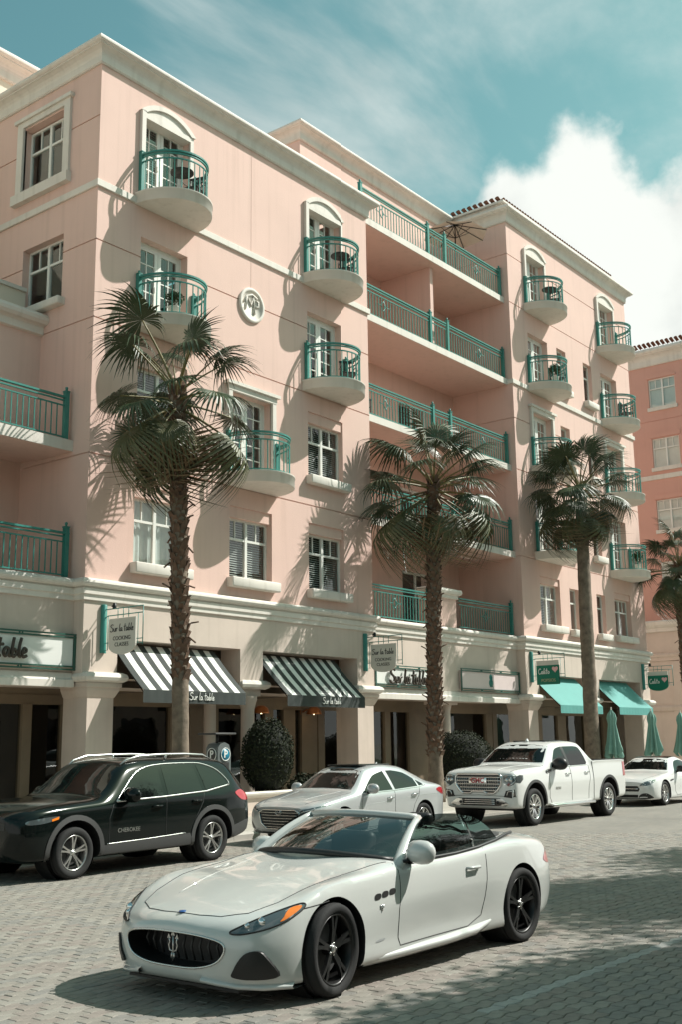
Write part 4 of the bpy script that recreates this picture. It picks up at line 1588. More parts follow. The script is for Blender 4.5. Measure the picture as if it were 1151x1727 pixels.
def car_body(rows, bow_f=0.0, bow_r=0.0, nx=110, sub=5):
    """rows: (x, [(y, z) ...]) half sections from the floor's edge up to the top centre"""
    xs = [r[0] for r in rows]
    npt = len(rows[0][1])
    L_ = xs[-1]
    st = []
    for i in range(len(xs) - 1):
        k = max(2, int(nx * (xs[i + 1] - xs[i]) / L_))
        st += [xs[i] + (xs[i + 1] - xs[i]) * j / k for j in range(k)]
    st.append(L_)
    half = []
    for x in st:
        P = [(pchip(xs, [r[1][j][0] for r in rows], x), pchip(xs, [r[1][j][1] for r in rows], x)) for j in range(npt)]
        half.append(catmull(P, sub))
    m_ = len(half[0])
    v, ring = [], []
    for x, h in zip(st, half):
        loop = []
        for s_ in (1, -1):
            seq = h if s_ == 1 else list(reversed(h))[1:]
            for (y, z) in seq:
                bx = x
                wmax = 0.95
                if bow_f and x < 1.0:
                    bx += bow_f * (abs(y) / wmax) ** 2.2 * (1 - x / 1.0) ** 1.0
                if bow_r and x > L_ - 0.9:
                    bx -= bow_r * (abs(y) / wmax) ** 2.2 * (1 - (L_ - x) / 0.9)
                loop.append(len(v))
                v.append((bx, s_ * y, z))
        ring.append(loop)
    f = []
    k = len(ring[0])
    for a, b in zip(ring, ring[1:]):
        for j in range(k):
            j2 = (j + 1) % k
            f.append((a[j], a[j2], b[j2], b[j]))
    # end caps: shrink to the middle in three steps
    for loop, dx in ((ring[0], -1), (ring[-1], 1)):
        c = Vector((0, 0, 0))
        for i in loop:
            c += Vector(v[i])
        c /= len(loop)
        prev = loop
        for s_, bulge in ((0.85, 0.006), (0.6, 0.012), (0.3, 0.015)):
            cur = []
            for i in loop:
                p = c + (Vector(v[i]) - c) * s_
                cur.append(len(v))
                v.append((v[i][0] * s_ + c.x * (1 - s_) + dx * bulge, p.y, p.z))
            for j in range(k):
                j2 = (j + 1) % k
                q = (prev[j], cur[j], cur[j2], prev[j2]) if dx > 0 else (prev[j2], cur[j2], cur[j], prev[j])
                f.append(q)
            prev = cur
        f.append(tuple(prev) if dx > 0 else tuple(reversed(prev)))
    me = bpy.data.meshes.new('body')
    me.from_pydata(v, [], f)
    me.polygons.foreach_set('use_smooth', [True] * len(f))
    me.update()
    return recalc(me)


class Car:
    def __init__(s, root, me, paint):
        s.root = root
        me.materials.append(M[paint])
        s.ob = link('body', me, root)
        s.full = BVHTree.FromPolygons([v.co[:] for v in me.vertices], [tuple(p.vertices) for p in me.polygons])
        s.me = me

    def cut(s, cutters):
        """subtract cutter meshes from the body and bake the result"""
        tmp = []
        for cme in cutters:
            c = bpy.data.objects.new('cutter', cme)
            COL.objects.link(c)
            tmp.append(c)
            md = s.ob.modifiers.new('cut', 'BOOLEAN')
            md.operation = 'DIFFERENCE'
            md.solver = 'EXACT'
            md.object = c
            md.material_mode = 'TRANSFER'
        hold = s.ob.parent
        s.ob.parent = None
        bpy.context.view_layer.update()
        dg = bpy.context.evaluated_depsgraph_get()
        new = bpy.data.meshes.new_from_object(s.ob.evaluated_get(dg))
        s.ob.modifiers.clear()
        s.ob.parent = hold
        for c in tmp:
            bpy.data.objects.remove(c)
        new.name = 'body'
        new.polygons.foreach_set('use_smooth', [True] * len(new.polygons))
        if hasattr(new, 'set_sharp_from_angle'):
            new.set_sharp_from_angle(angle=radians(38))
        s.ob.data = new
        s.me = new

    # cast from far outside along a view, return the point on the skin
    def hit(s, view, a, b):
        if view == 'L':      # seen from +y : a = x, b = z
            o, d = Vector((a, 3, b)), Vector((0, -1, 0))
        elif view == 'R':    # seen from -y
            o, d = Vector((a, -3, b)), Vector((0, 1, 0))
        elif view == 'F':    # from the front : a = y, b = z
            o, d = Vector((-3, a, b)), Vector((1, 0, 0))
        elif view == 'B':
            o, d = Vector((9, a, b)), Vector((-1, 0, 0))
        else:                # from above : a = x, b = y
            o, d = Vector((a, b, 4)), Vector((0, 0, -1))
        h = s.full.ray_cast(o, d)
        if h[0] is None:
            h = s.full.find_nearest(o + d * 2.2)
            return h[0], -d
        return h[0], -d

    def patch(s, name, poly, view, matname, off=0.004, res=0.07, thick=0.0, parent=None, build=True, smooth=True):
        """a piece laid on the skin: outline poly in the view's two axes"""
        dense = []
        k = len(poly)
        for i in range(k):
            p, q = Vector(poly[i]), Vector(poly[(i + 1) % k])
            n_ = max(1, int((q - p).length / res))
            dense += [tuple(p.lerp(q, j / n_)) for j in range(n_)]
        nb = len(dense)
        x0, x1 = min(p[0] for p in dense), max(p[0] for p in dense)
        y0, y1 = min(p[1] for p in dense), max(p[1] for p in dense)
        pts = [Vector(p) for p in dense]
        i = x0 + res * 0.5
        while i < x1:
            j = y0 + res * 0.5
            while j < y1:
                if inside((i, j), dense) and min((Vector((i, j)) - q).length_squared for q in pts[:nb]) > (res * 0.35) ** 2:
                    pts.append(Vector((i, j)))
                j += res
            i += res
        V, E_, F, *_ = delaunay_2d_cdt(pts, [(i, (i + 1) % nb) for i in range(nb)], [], 1, 1e-5)
        v3 = []
        for p in V:
            h, nn = s.hit(view, p[0], p[1])
            v3.append(h + nn * off)
        m_ = MB()
        m_.add(v3, [tuple(t) for t in F], 0, smooth)
        if thick:
            _, nn = s.hit(view, poly[0][0], poly[0][1])
            b0 = [s.hit(view, p[0], p[1]) for p in dense]
            m_.add([h + n2 * off for h, n2 in b0] + [h + n2 * (off - thick) for h, n2 in b0], [(i, (i + 1) % nb, (i + 1) % nb + nb, i + nb) for i in range(nb)], 0, False)
        if not build:
            return m_
        return m_.build(name, matname, parent or s.root)

    def line(s, pts, view, r=0.004, step=0.05, off=0.0):
        out = []
        for p, q in zip(pts, pts[1:]):
            p, q = Vector(p), Vector(q)
            n_ = max(1, int((q - p).length / step))
            out += [p.lerp(q, j / n_) for j in range(n_)]
        out.append(Vector(pts[-1]))
        res_ = []
        for p in out:
            h, nn = s.hit(view, p[0], p[1])
            res_.append(h + nn * off)
        return res_

    def seam(s, name, pts, view, r=0.0045, matname='seam', off=0.0, parent=None):
        return MB().tube(s.line(pts, view, r, 0.05, off), r, 5).build(name, matname, parent or s.root)


def inside(p, poly):
    x, y = p
    c = False
    j = len(poly) - 1
    for i in range(len(poly)):
        xi, yi = poly[i]
        xj, yj = poly[j]
        if (yi > y) != (yj > y) and x < (xj - xi) * (y - yi) / (yj - yi) + xi:
            c = not c
        j = i
    return c


def spl(pts, n=6, closed=False):
    """rounded outline through points"""
    out = []
    k = len(pts)
    rng = range(k) if closed else range(k - 1)
    for i in rng:
        p0 = pts[(i - 1) % k] if closed or i > 0 else pts[0]
        p1, p2 = pts[i], pts[(i + 1) % k]
        p3 = pts[(i + 2) % k] if closed or i + 2 < k else pts[-1]
        for j in range(n):
            t = j / n
            out.append(tuple(0.5 * (2 * p1[c] + (p2[c] - p0[c]) * t + (2 * p0[c] - 5 * p1[c] + 4 * p2[c] - p3[c]) * t * t + (3 * p1[c] - p0[c] - 3 * p2[c] + p3[c]) * t ** 3) for c in (0, 1)))
    if not closed:
        out.append(tuple(pts[-1]))
    return out


def cyl_mesh(x, z, r, y0, y1, n=56):
    m_ = MB()
    m_.lathe([(r, y0), (r, y1)], (x, 0, z), n, 'y')
    m_.add([(x + r * cos(2 * pi * i / n), y0, z + r * sin(2 * pi * i / n)) for i in range(n)], [tuple(range(n))])
    m_.add([(x + r * cos(2 * pi * i / n), y1, z + r * sin(2 * pi * i / n)) for i in range(n)], [tuple(reversed(range(n)))])
    bm = bmesh.new()
    me = m_.mesh('cutter', 'plastic_black')
    bm.from_mesh(me)
    bmesh.ops.remove_doubles(bm, verts=bm.verts[:], dist=1e-5)
    bmesh.ops.recalc_face_normals(bm, faces=bm.faces[:])
    bm.to_mesh(me)
    bm.free()
    return me


def wheel_meshes(R_, rim, w, style, rim_mat, cap_mat='satin_silver'):
    """wheel centred on the origin, outer side towards -y"""
    h = w / 2
    ty = MB()
    sw_ = R_ - rim
    ty.lathe([(rim * 0.985, -h * 0.80), (rim + sw_ * 0.15, -h * 0.97), (rim + sw_ * 0.5, -h * 1.03), (rim + sw_ * 0.82, -h * 0.97), (R_ - 0.008, -h * 0.80), (R_, -h * 0.62),
              (R_, -h * 0.34), (R_ - 0.008, -h * 0.33), (R_ - 0.008, -h * 0.28), (R_, -h * 0.27), (R_, h * 0.27), (R_ - 0.008, h * 0.28), (R_ - 0.008, h * 0.33), (R_, h * 0.34),
              (R_, h * 0.62), (R_ - 0.01, h * 0.85), (rim + sw_ * 0.5, h * 1.0), (rim * 0.985, h * 0.8)], (0, 0, 0), 48, 'y')
    ri = MB()
    ri.lathe([(rim * 0.99, -h * 0.80), (rim * 1.005, -h * 0.88), (rim * 0.97, -h * 0.90), (rim * 0.93, -h * 0.80), (rim * 0.91, -h * 0.3), (rim * 0.85, h * 0.3), (rim * 0.98, h * 0.8)], (0, 0, 0), 48, 'y')
    ri.lathe([(0.0, -h * 0.70), (rim * 0.13, -h * 0.70), (rim * 0.17, -h * 0.62), (rim * 0.19, -h * 0.45), (rim * 0.19, h * 0.1)], (0, 0, 0), 20, 'y')
    n_sp, kind = style
    for i in range(n_sp):
        a0 = 2 * pi * i / n_sp + 0.3
        arms = {'v': ((-0.10, -0.16), (0.10, 0.16)), 'twin': ((-0.06, -0.13), (0.06, 0.13)), 'one': ((0, 0),), 'y': ((0, -0.15), (0, 0.15))}[kind]
        for b0, b1 in arms:
            p0 = Vector((cos(a0 + b0) * rim * 0.14, -h * 0.62, sin(a0 + b0) * rim * 0.14))
            pm = Vector((cos(a0 + (b0 + b1) / 2) * rim * 0.55, -h * 0.74, sin(a0 + (b0 + b1) / 2) * rim * 0.55))
            p1 = Vector((cos(a0 + b1) * rim * 0.95, -h * 0.80, sin(a0 + b1) * rim * 0.95))
            wv = rim * (0.075 if kind != 'one' else 0.085)
            for q0, q1, w0, w1 in ((p0, pm, wv * 0.9, wv * 0.65), (pm, p1, wv * 0.65, wv * 0.75)):
                d = (q1 - q0).normalized()
                s_ = d.cross(Vector((0, 1, 0))).normalized()
                dep = Vector((0, h * 0.22, 0))
                vv = [q0 - s_ * w0, q0 + s_ * w0, q1 + s_ * w1, q1 - s_ * w1, q0 - s_ * w0 * 1.1 + dep, q0 + s_ * w0 * 1.1 + dep, q1 + s_ * w1 * 1.1 + dep, q1 - s_ * w1 * 1.1 + dep]
                ri.add(vv, [(0, 1, 2, 3), (1, 0, 4, 5), (3, 2, 6, 7), (0, 3, 7, 4), (2, 1, 5, 6)])
    hb = MB()
    hb.lathe([(0.0, -h * 0.73), (rim * 0.10, -h * 0.73), (rim * 0.115, -h * 0.69)], (0, 0, 0), 16, 'y')
    for i in range(5):
        a = 2 * pi * i / 5
        hb.lathe([(0, -h * 0.68), (0.011, -h * 0.68), (0.011, -h * 0.55)], (cos(a) * rim * 0.155, 0, sin(a) * rim * 0.155), 6, 'y')
    dk = MB()
    dk.lathe([(rim * 0.70, -h * 0.05), (0.0, -h * 0.05)], (0, 0, 0), 32, 'y')
    dk.lathe([(rim * 0.71, -h * 0.05), (rim * 0.71, h * 0.2)], (0, 0, 0), 32, 'y')
    inner = MB().lathe([(rim * 0.9, h * 0.35), (0, h * 0.35)], (0, 0, 0), 24, 'y')
    return dict(tyre=ty.mesh('tyre', 'tyre'), rim=ri.mesh('rim', rim_mat), hub=hb.mesh('hub', cap_mat), disc=dk.mesh('brake_disc', 'plastic_grey'), back=inner.mesh('inner_face', 'plastic_black'))


def put_wheels(root, W, xs, yw, zr, steer=0.0):
    """yw: half track to the wheel's middle"""
    for s_ in (-1, 1):
        for i, x in enumerate(xs):
            rot = (0, 0, (0 if s_ < 0 else pi) + (steer if i == 0 else 0))
            o = link('wheel', W['tyre'], root, (x, s_ * yw, zr), rot)
            for k in ('rim', 'hub', 'disc', 'back'):
                link({'disc': 'brake_disc', 'back': 'inner_face'}.get(k, k), W[k], o)


def arches(car, xs, zs, r, half, depth=0.36):
    cs = []
    for x in xs:
        for s_ in (-1, 1):
            a, b = sorted((s_ * (half - depth), s_ * (half + 0.4)))
            cs.append(cyl_mesh(x, zs, r, a, b))
    return cs


def arch_liner(root, xs, zs, r, half, depth=0.36):
    for x in xs:
        for s_ in (-1, 1):
            m_ = MB()
            m_.lathe([(0.001, s_ * (half - depth + 0.006)), (r - 0.006, s_ * (half - depth + 0.006)), (r - 0.006, s_ * (half - 0.10))], (x, 0, zs), 40, 'y')
            m_.build('wheel_well', 'plastic_black', root)


def arch_trim(car, x, zc, r0, r1, view, a0, a1, matname, name='arch_trim', off=0.012, thick=0.03):
    n_ = 22
    poly = [(x + r1 * cos(a0 + (a1 - a0) * i / n_), zc + r1 * sin(a0 + (a1 - a0) * i / n_)) for i in range(n_ + 1)]
    poly += [(x + r0 * cos(a1 + (a0 - a1) * i / n_), zc + r0 * sin(a1 + (a0 - a1) * i / n_)) for i in range(n_ + 1)]
    return car.patch(name, poly, view, matname, off, 0.06, thick)


def mirror_shell(sc=1.0, n=14):
    m_ = MB()
    v = []
    for i in range(9):
        a = -pi / 2 + pi * i / 8
        for j in range(n):
            b = 2 * pi * j / n
            x = 0.075 * cos(a) * cos(b)
            y = 0.12 * (abs(cos(a)) ** 0.7) * (sin(b))
            z = 0.085 * sin(a)
            if x > 0.02:
                x = 0.02
            v.append((x * sc, y * sc, z * sc))
    f = [(i * n + j, i * n + (j + 1) % n, (i + 1) * n + (j + 1) % n, (i + 1) * n + j) for i in range(8) for j in range(n)]
    m_.add(v, f, 0, True)
    return m_


def mirrors(car, x, z, y, paint, sc=1.0, stalk='plastic_black', out_=0.13):
    for s_ in (-1, 1):
        m_ = mirror_shell(sc)
        me = m_.mesh('mirror', paint)
        o = link('mirror', me, car.root, (x, s_ * (y + out_), z))
        MB().tube([(0.02, -s_ * (out_ + 0.03), -0.07 * sc), (0.01, -s_ * out_ * 0.4, -0.06 * sc), (0, 0, -0.04 * sc)], [0.03, 0.024, 0.03], 7).build('mirror_stalk', stalk, o)
        MB().lathe([(0.0, 0.024), (0.07 * sc, 0.024)], (0, 0, 0), 14, 'x').build('mirror_glass', 'chrome', o)


def handle(car, x, z, view, matname, w=0.2):
    h, nn = car.hit(view, x, z)
    o = MB().tube([h + Vector((-w / 2, 0, 0)), h + Vector((-w * 0.35, 0, 0)) + nn * 0.035, h + Vector((w * 0.35, 0, 0)) + nn * 0.035, h + Vector((w / 2, 0, 0))], [0.012, 0.016, 0.016, 0.012], 6)
    return o.build('door_handle', matname, car.root)


def text_mesh(txt, size, extrude=0.004, bold=0.0):
    cu = bpy.data.curves.new('lettering', 'FONT')
    cu.body = txt
    cu.size = size
    cu.extrude = extrude
    cu.offset = bold
    cu.align_x = 'CENTER'
    cu.align_y = 'CENTER'
    o = bpy.data.objects.new('lettering', cu)
    COL.objects.link(o)
    bpy.context.view_layer.update()
    me = bpy.data.meshes.new_from_object(o.evaluated_get(bpy.context.evaluated_depsgraph_get()))
    bpy.data.objects.remove(o)
    return me


def lettering(txt, size, matname, loc, rot, parent, extrude=0.004, bold=0.0, xs=1.0):
    me = text_mesh(txt, size, extrude, bold)
    me.materials.clear()
    me.materials.append(M[matname])
    o = link('lettering', me, parent, loc, rot)
    o.scale = (xs, 1, 1)
    return o


def S(*flat):
    return [(flat[i], flat[i + 1]) for i in range(0, len(flat), 2)]


def place(root, nose_x, y_near, half, scale, rz=0.0):
    """the nose points to -X (towards the picture's left); near flank at y_near"""
    root.location = (nose_x, y_near + half * scale, 0.0)
    root.scale = (scale, scale, scale)
    root.rotation_euler = (0, 0, rz)


# ------------------------------------------------------------------ white convertible in the foreground
def convertible():
    t = thing('convertible_car', 'pearl white convertible with its roof down and black wheels in the foreground', 'car')
    rows = [
        (0.09, S(.24, .20, .34, .22, .42, .32, .43, .42, .39, .505, .31, .545, .17, .562, 0, .568)),
        (0.15, S(.40, .155, .54, .185, .63, .31, .635, .43, .58, .540, .44, .59, .22, .612, 0, .62)),
        (0.28, S(.54, .135, .73, .165, .79, .30, .80, .45, .75, .585, .56, .642, .29, .667, 0, .675)),
        (0.52, S(.65, .13, .865, .16, .91, .32, .915, .49, .865, .685, .65, .712, .32, .736, 0, .745)),
        (0.93, S(.65, .13, .93, .17, .957, .34, .957, .56, .905, .815, .68, .815, .33, .835, 0, .84)),
        (1.40, S(.65, .13, .92, .18, .94, .34, .948, .58, .90, .845, .70, .872, .34, .90, 0, .905)),
        (1.80, S(.65, .13, .90, .18, .918, .34, .942, .60, .895, .850, .74, .925, .36, .965, 0, .97)),
        (2.40, S(.65, .13, .89, .19, .905, .36, .942, .62, .902, .850, .80, .915, .4, .94, 0, .945)),
        (3.00, S(.65, .13, .89, .19, .912, .36, .948, .64, .908, .872, .80, .935, .4, .955, 0, .96)),
        (3.40, S(.65, .14, .91, .19, .937, .36, .957, .65, .915, .905, .78, .965, .4, .985, 0, .99)),
        (3.87, S(.65, .14, .93, .18, .960, .36, .960, .62, .905, .925, .72, .99, .36, 1.005, 0, 1.01)),
        (4.30, S(.60, .17, .88, .21, .920, .38, .928, .62, .855, .905, .67, .97, .34, .985, 0, .99)),
        (4.62, S(.55, .20, .77, .25, .83, .40, .84, .62, .77, .86, .60, .935, .3, .955, 0, .96)),
        (4.82, S(.42, .25, .58, .30, .65, .44, .66, .62, .61, .80, .50, .875, .25, .905, 0, .91)),
        (4.87, S(.34, .30, .48, .34, .55, .46, .56, .60, .51, .75, .42, .82, .2, .85, 0, .86)),
    ]
    c = Car(t, car_body(rows), 'paint_pearl')
    WX, WZ, WR = (0.93, 3.87), 0.348, 0.348
    cut = arches(c, WX, WZ + 0.005, 0.385, 0.96)
    # cockpit tub
    out = spl([(1.98, 0.0), (2.02, 0.55), (2.16, 0.70), (2.6, 0.745), (3.2, 0.735), (3.42, 0.66), (3.50, 0.40), (3.52, 0.0)], 5)
    poly = out + [(x, -y) for x, y in reversed(out[1:-1])]
    m_ = MB().prism(poly, 0.42, 1.4, 'z')
    cut.append(recalc(m_.mesh('cutter', 'leather')))
    # grille mouth, side intakes
    gr = spl([(-0.535, 0.415), (-0.49, 0.475), (-0.3, 0.507), (0, 0.515), (0.3, 0.507), (0.49, 0.475), (0.535, 0.415), (0.46, 0.325), (0.27, 0.275), (0, 0.265), (-0.27, 0.275), (-0.46, 0.325)], 4, True)
    cut.append(recalc(MB().prism(gr, -0.3, 0.33, 'x').mesh('cutter', 'plastic_black')))
    c.cut(cut)
    arch_liner(t, WX, WZ + 0.005, 0.385, 0.96)
    W = wheel_meshes(WR, 0.265, 0.25, (5, 'twin'), 'rim_black', 'satin_silver')
    put_wheels(t, W, WX, 0.825, WR, 0.10)
    # mouth: dark back, vertical slats, rim, trident
    MB().prism([(y * 0.99, z) for y, z in gr], 0.315, 0.32, 'x').build('grille_back', 'plastic_black', t)
    for i in range(-6, 7):
        y = i * 0.088
        if abs(y) < 0.48:
            zt, zb = (0.502 - 0.35 * (y / 0.62) ** 4 * 0.3, 0.285 + 0.12 * (y / 0.6) ** 2)
            MB().tube([(0.25 + 0.10 * y * y, y, zb), (0.21 + 0.12 * y * y, y, (zt + zb) / 2), (0.25 + 0.1 * y * y, y, zt)], 0.010, 5).build('grille_slat', 'plastic_grey', t)
    rim_pts = []
    for y, z in gr:
        h, nn = c.hit('F', y, z)
        rim_pts.append(h + Vector((-0.004, 0, 0)))
    MB().tube(rim_pts, 0.008, 7, closed=True).build('grille_rim', 'satin_silver', t)
    tr = MB()
    gx = 0.105
    tr.tube([(gx, 0, 0.295), (gx, 0, 0.50)], 0.007, 6)
    for s_ in (-1, 1):
        tr.tube([(gx, 0, 0.365), (gx, s_ * 0.036, 0.372), (gx, s_ * 0.048, 0.41), (gx, s_ * 0.036, 0.435), (gx, s_ * 0.047, 0.47)], 0.007, 6)
        tr.tube([(gx, s_ * 0.016, 0.315), (gx, s_ * 0.010, 0.355)], 0.010, 5)
        tr.add([(gx - .006, s_ * 0.024, 0.458), (gx - .006, s_ * 0.047, 0.492), (gx - .006, s_ * 0.062, 0.458)], [(0, 1, 2)])
    tr.add([(gx - .006, -0.022, 0.48), (gx - .006, 0, 0.525), (gx - .006, 0.022, 0.48)], [(0, 1, 2)])
    tr.build('trident_emblem', 'rim_grey', t)
    h, _ = c.hit('T', 0.20, 0)
    MB().lathe([(0, 0.012), (0.024, 0.010), (0.034, 0)], h[:], 16).build('hood_badge', 'badge_blue', t)
    for s_ in (-1, 1):
        V = 'L' if s_ > 0 else 'R'
        # corner air intakes
        po = spl([(s_ * 0.595, 0.235), (s_ * 0.615, 0.29), (s_ * 0.685, 0.395), (s_ * 0.76, 0.42), (s_ * 0.805, 0.38), (s_ * 0.845, 0.235), (s_ * 0.72, 0.215)], 4, True)
        c.patch('air_intake', po, 'F', 'plastic_black', 0.022, 0.03, 0.03)
        # headlamp: long sweep from beside the mouth up along the fender
        lamp = spl([(s_ * 0.56, 0.545), (s_ * 0.63, 0.592), (s_ * 0.71, 0.642), (s_ * 0.80, 0.692), (s_ * 0.868, 0.722), (s_ * 0.893, 0.712), (s_ * 0.892, 0.668), (s_ * 0.865, 0.615), (s_ * 0.80, 0.572), (s_ * 0.71, 0.545), (s_ * 0.62, 0.532)], 4, True)
        hl = c.patch('headlight', lamp, 'F', 'lamp_lens', 0.005, 0.03, 0.012)
        edge = c.line(lamp + [lamp[0]], 'F')
        MB().tube([p + Vector((-0.004, 0, 0)) for p in edge[:-1]], 0.007, 5, closed=True).build('lamp_bezel', 'plastic_black', hl)
        am = spl([(s_ * 0.838, 0.695), (s_ * 0.868, 0.712), (s_ * 0.886, 0.706), (s_ * 0.884, 0.668), (s_ * 0.864, 0.628), (s_ * 0.842, 0.614), (s_ * 0.848, 0.648)], 4, True)
        c.patch('turn_signal', am, 'F', 'lamp_amber', 0.010, 0.03, 0, hl)
        for y, z, rr in ((0.735, 0.612, 0.038), (0.66, 0.588, 0.026)):
            h, _ = c.hit('F', s_ * y, z)
            MB().lathe([(0, -0.024), (rr * 0.6, -0.022), (rr, -0.004)], h[:], 16, 'x').build('projector', 'lamp_chrome', hl)
        # door, hood and bumper gaps
        c.seam('door_gap', [(1.86, 0.90), (1.84, 0.75), (1.80, 0.55), (1.80, 0.32), (1.83, 0.255), (2.9, 0.27), (3.12, 0.34), (3.17, 0.50), (3.22, 0.80), (3.24, 0.925)], V, 0.004)
        c.seam('bumper_gap', [(0.86, 0.715), (0.75, 0.70), (0.60, 0.685)], V, 0.004)
        c.seam('hood_gap', [(0.22, s_ * 0.40), (0.33, s_ * 0.58), (0.55, s_ * 0.68), (0.9, s_ * 0.735), (1.4, s_ * 0.75), (1.82, s_ * 0.79)], 'T', 0.004)
        handle(c, 2.98, 0.775, V, 'paint_pearl', 0.21)
        # three vents behind the front wheel
        for i in range(3):
            x, z = 1.46 + i * 0.105, 0.655 + i * 0.010
            po = spl([(x, z), (x + 0.075, z + 0.004), (x + 0.082, z + 0.042), (x + 0.01, z + 0.04)], 4, True)
            v_ = c.patch('fender_vent', po, V, 'plastic_black', 0.004, 0.03)
        h, nn = c.hit(V, 1.545, 0.585)
        MB().tube([h + nn * 0.004 + Vector((0, 0, -0.025)), h + nn * 0.004 + Vector((0, 0, 0.03))], 0.006, 5).tube([h + nn * 0.004 + Vector((-0.018, 0, 0.025)), h + nn * 0.004 + Vector((-0.02, 0, 0)), h + nn * 0.004 + Vector((0.02, 0, 0)), h + nn * 0.004 + Vector((0.018, 0, 0.025))], 0.005, 5).build('side_emblem', 'satin_silver', t)
        po = spl([(1.47, 0.325), (1.58, 0.33), (1.60, 0.345), (1.49, 0.342)], 3, True)
        c.patch('side_marker', po, V, 'paint_silver', 0.003, 0.04)
        # side skirt: blade along the sill
        sk = MB()
        P = [(1.36, 0.905, 0.20), (1.8, 0.94, 0.205), (2.5, 0.96, 0.215), (3.0, 0.965, 0.235), (3.25, 0.93, 0.27), (3.40, 0.90, 0.30)]
        vv, ff = [], []
        for x, y, z in P:
            for a, b in ((y - 0.10, z + 0.045), (y, z + 0.012), (y + 0.008, z - 0.006), (y - 0.03, z - 0.05), (y - 0.2, z - 0.055)):
                vv.append((x, s_ * a, b))
        for i in range(len(P) - 1):
            for j in range(4):
                ff.append((i * 5 + j, i * 5 + j + 1, i * 5 + j + 6, i * 5 + j + 5))
        sk.add(vv, ff, 0, True)
        sk.build('side_skirt', 'paint_pearl', t)
        # front splitter blade
        sp = MB()
        P = [(0.10, 0.34, 0.20), (0.13, 0.46, 0.185), (0.20, 0.62, 0.165), (0.32, 0.77, 0.155), (0.52, 0.89, 0.15)]
        vv, ff = [], []
        for x, y, z in P:
            for dx, dz in ((0.06, 0.055), (-0.035, 0.012), (-0.045, 0.0), (-0.03, -0.018), (0.20, -0.02)):
                vv.append((x + dx, s_ * (y - (0.0 if dx < 0.05 else 0.04)), z + dz))
        for i in range(len(P) - 1):
            for j in range(4):
                ff.append((i * 5 + j, i * 5 + j + 1, i * 5 + j + 6, i * 5 + j + 5))
        sp.add(vv, ff, 0, True)
        sp.build('front_splitter', 'paint_pearl', t)
        # tail lamp
        po = spl([(4.40, 0.73), (4.58, 0.80), (4.74, 0.80), (4.74, 0.70), (4.55, 0.68)], 4, True)
        c.patch('tail_light', po, V, 'lamp_red', 0.004, 0.05)
    MB().box(0.20, 0.6, -0.60, 0.60, 0.115, 0.135).build('under_tray', 'plastic_black', t)
    c.seam('hood_front_gap', [(0.22, -0.40), (0.19, -0.2), (0.185, 0), (0.19, 0.2), (0.22, 0.40)], 'T', 0.004)
    c.seam('hood_crease', [(0.5, 0.36), (1.0, 0.40), (1.6, 0.50)], 'T', 0.002, 'paint_pearl')
    # windscreen
    def base(y):
        return Vector((1.60 + 0.36 * (abs(y) / 0.78) ** 1.9, y, 0.985 - 0.075 * (abs(y) / 0.78) ** 2))

    def head(y):
        return Vector((2.36 + 0.10 * (abs(y) / 0.6) ** 2, y * 0.80, 1.262 - 0.035 * (abs(y) / 0.78) ** 2))
    n_ = 20
    ys = [-0.78 + 1.56 * i / n_ for i in range(n_ + 1)]
    g = MB()
    gv = []
    for k in range(7):
        u = k / 6
        for y in ys:
            p = base(y).lerp(head(y), u) + Vector((0, 0, 0.03 * sin(pi * u)))
            gv.append(p)
    m1 = n_ + 1
    g.add(gv, [(k * m1 + i, k * m1 + i + 1, (k + 1) * m1 + i + 1, (k + 1) * m1 + i) for k in range(6) for i in range(n_)], 0, True)
    g.build('windshield', 'windshield_glass', t)
    fr = MB()
    fr.tube([head(y) + Vector((0.015, 0, 0.008)) for y in ys], 0.033, 8)
    for s_ in (-1, 1):
        pts = [base(s_ * 0.80).lerp(head(s_ * 0.78), k / 6) + Vector((0.02, s_ * 0.012, 0.03 * sin(pi * k / 6) + 0.004)) for k in range(-1, 7)]
        fr.tube(pts, [0.06, 0.058, 0.055, 0.05, 0.046, 0.042, 0.038, 0.035], 8)
    fr.build('windshield_frame', 'paint_pearl', t)
    ib = MB()
    ib.tube([base(y) + Vector((-0.02, 0, 0.006)) for y in ys], 0.028, 6)
    ib.tube([base(0.70).lerp(base(0.2), k / 5) + Vector((-0.03, 0, 0.02)) for k in range(6)], 0.010, 5)
    ib.tube([base(-0.05).lerp(base(-0.62), k / 5) + Vector((-0.03, 0, 0.02)) for k in range(6)], 0.010, 5)
    ib.build('wiper_cowl', 'plastic_black', t)
    MB().lathe([(0.0, 0.03), (0.09, 0.02), (0.1, -0.02), (0, -0.03)], (2.36, 0, 1.19), 14).build('rear_view_mirror', 'plastic_black', t)
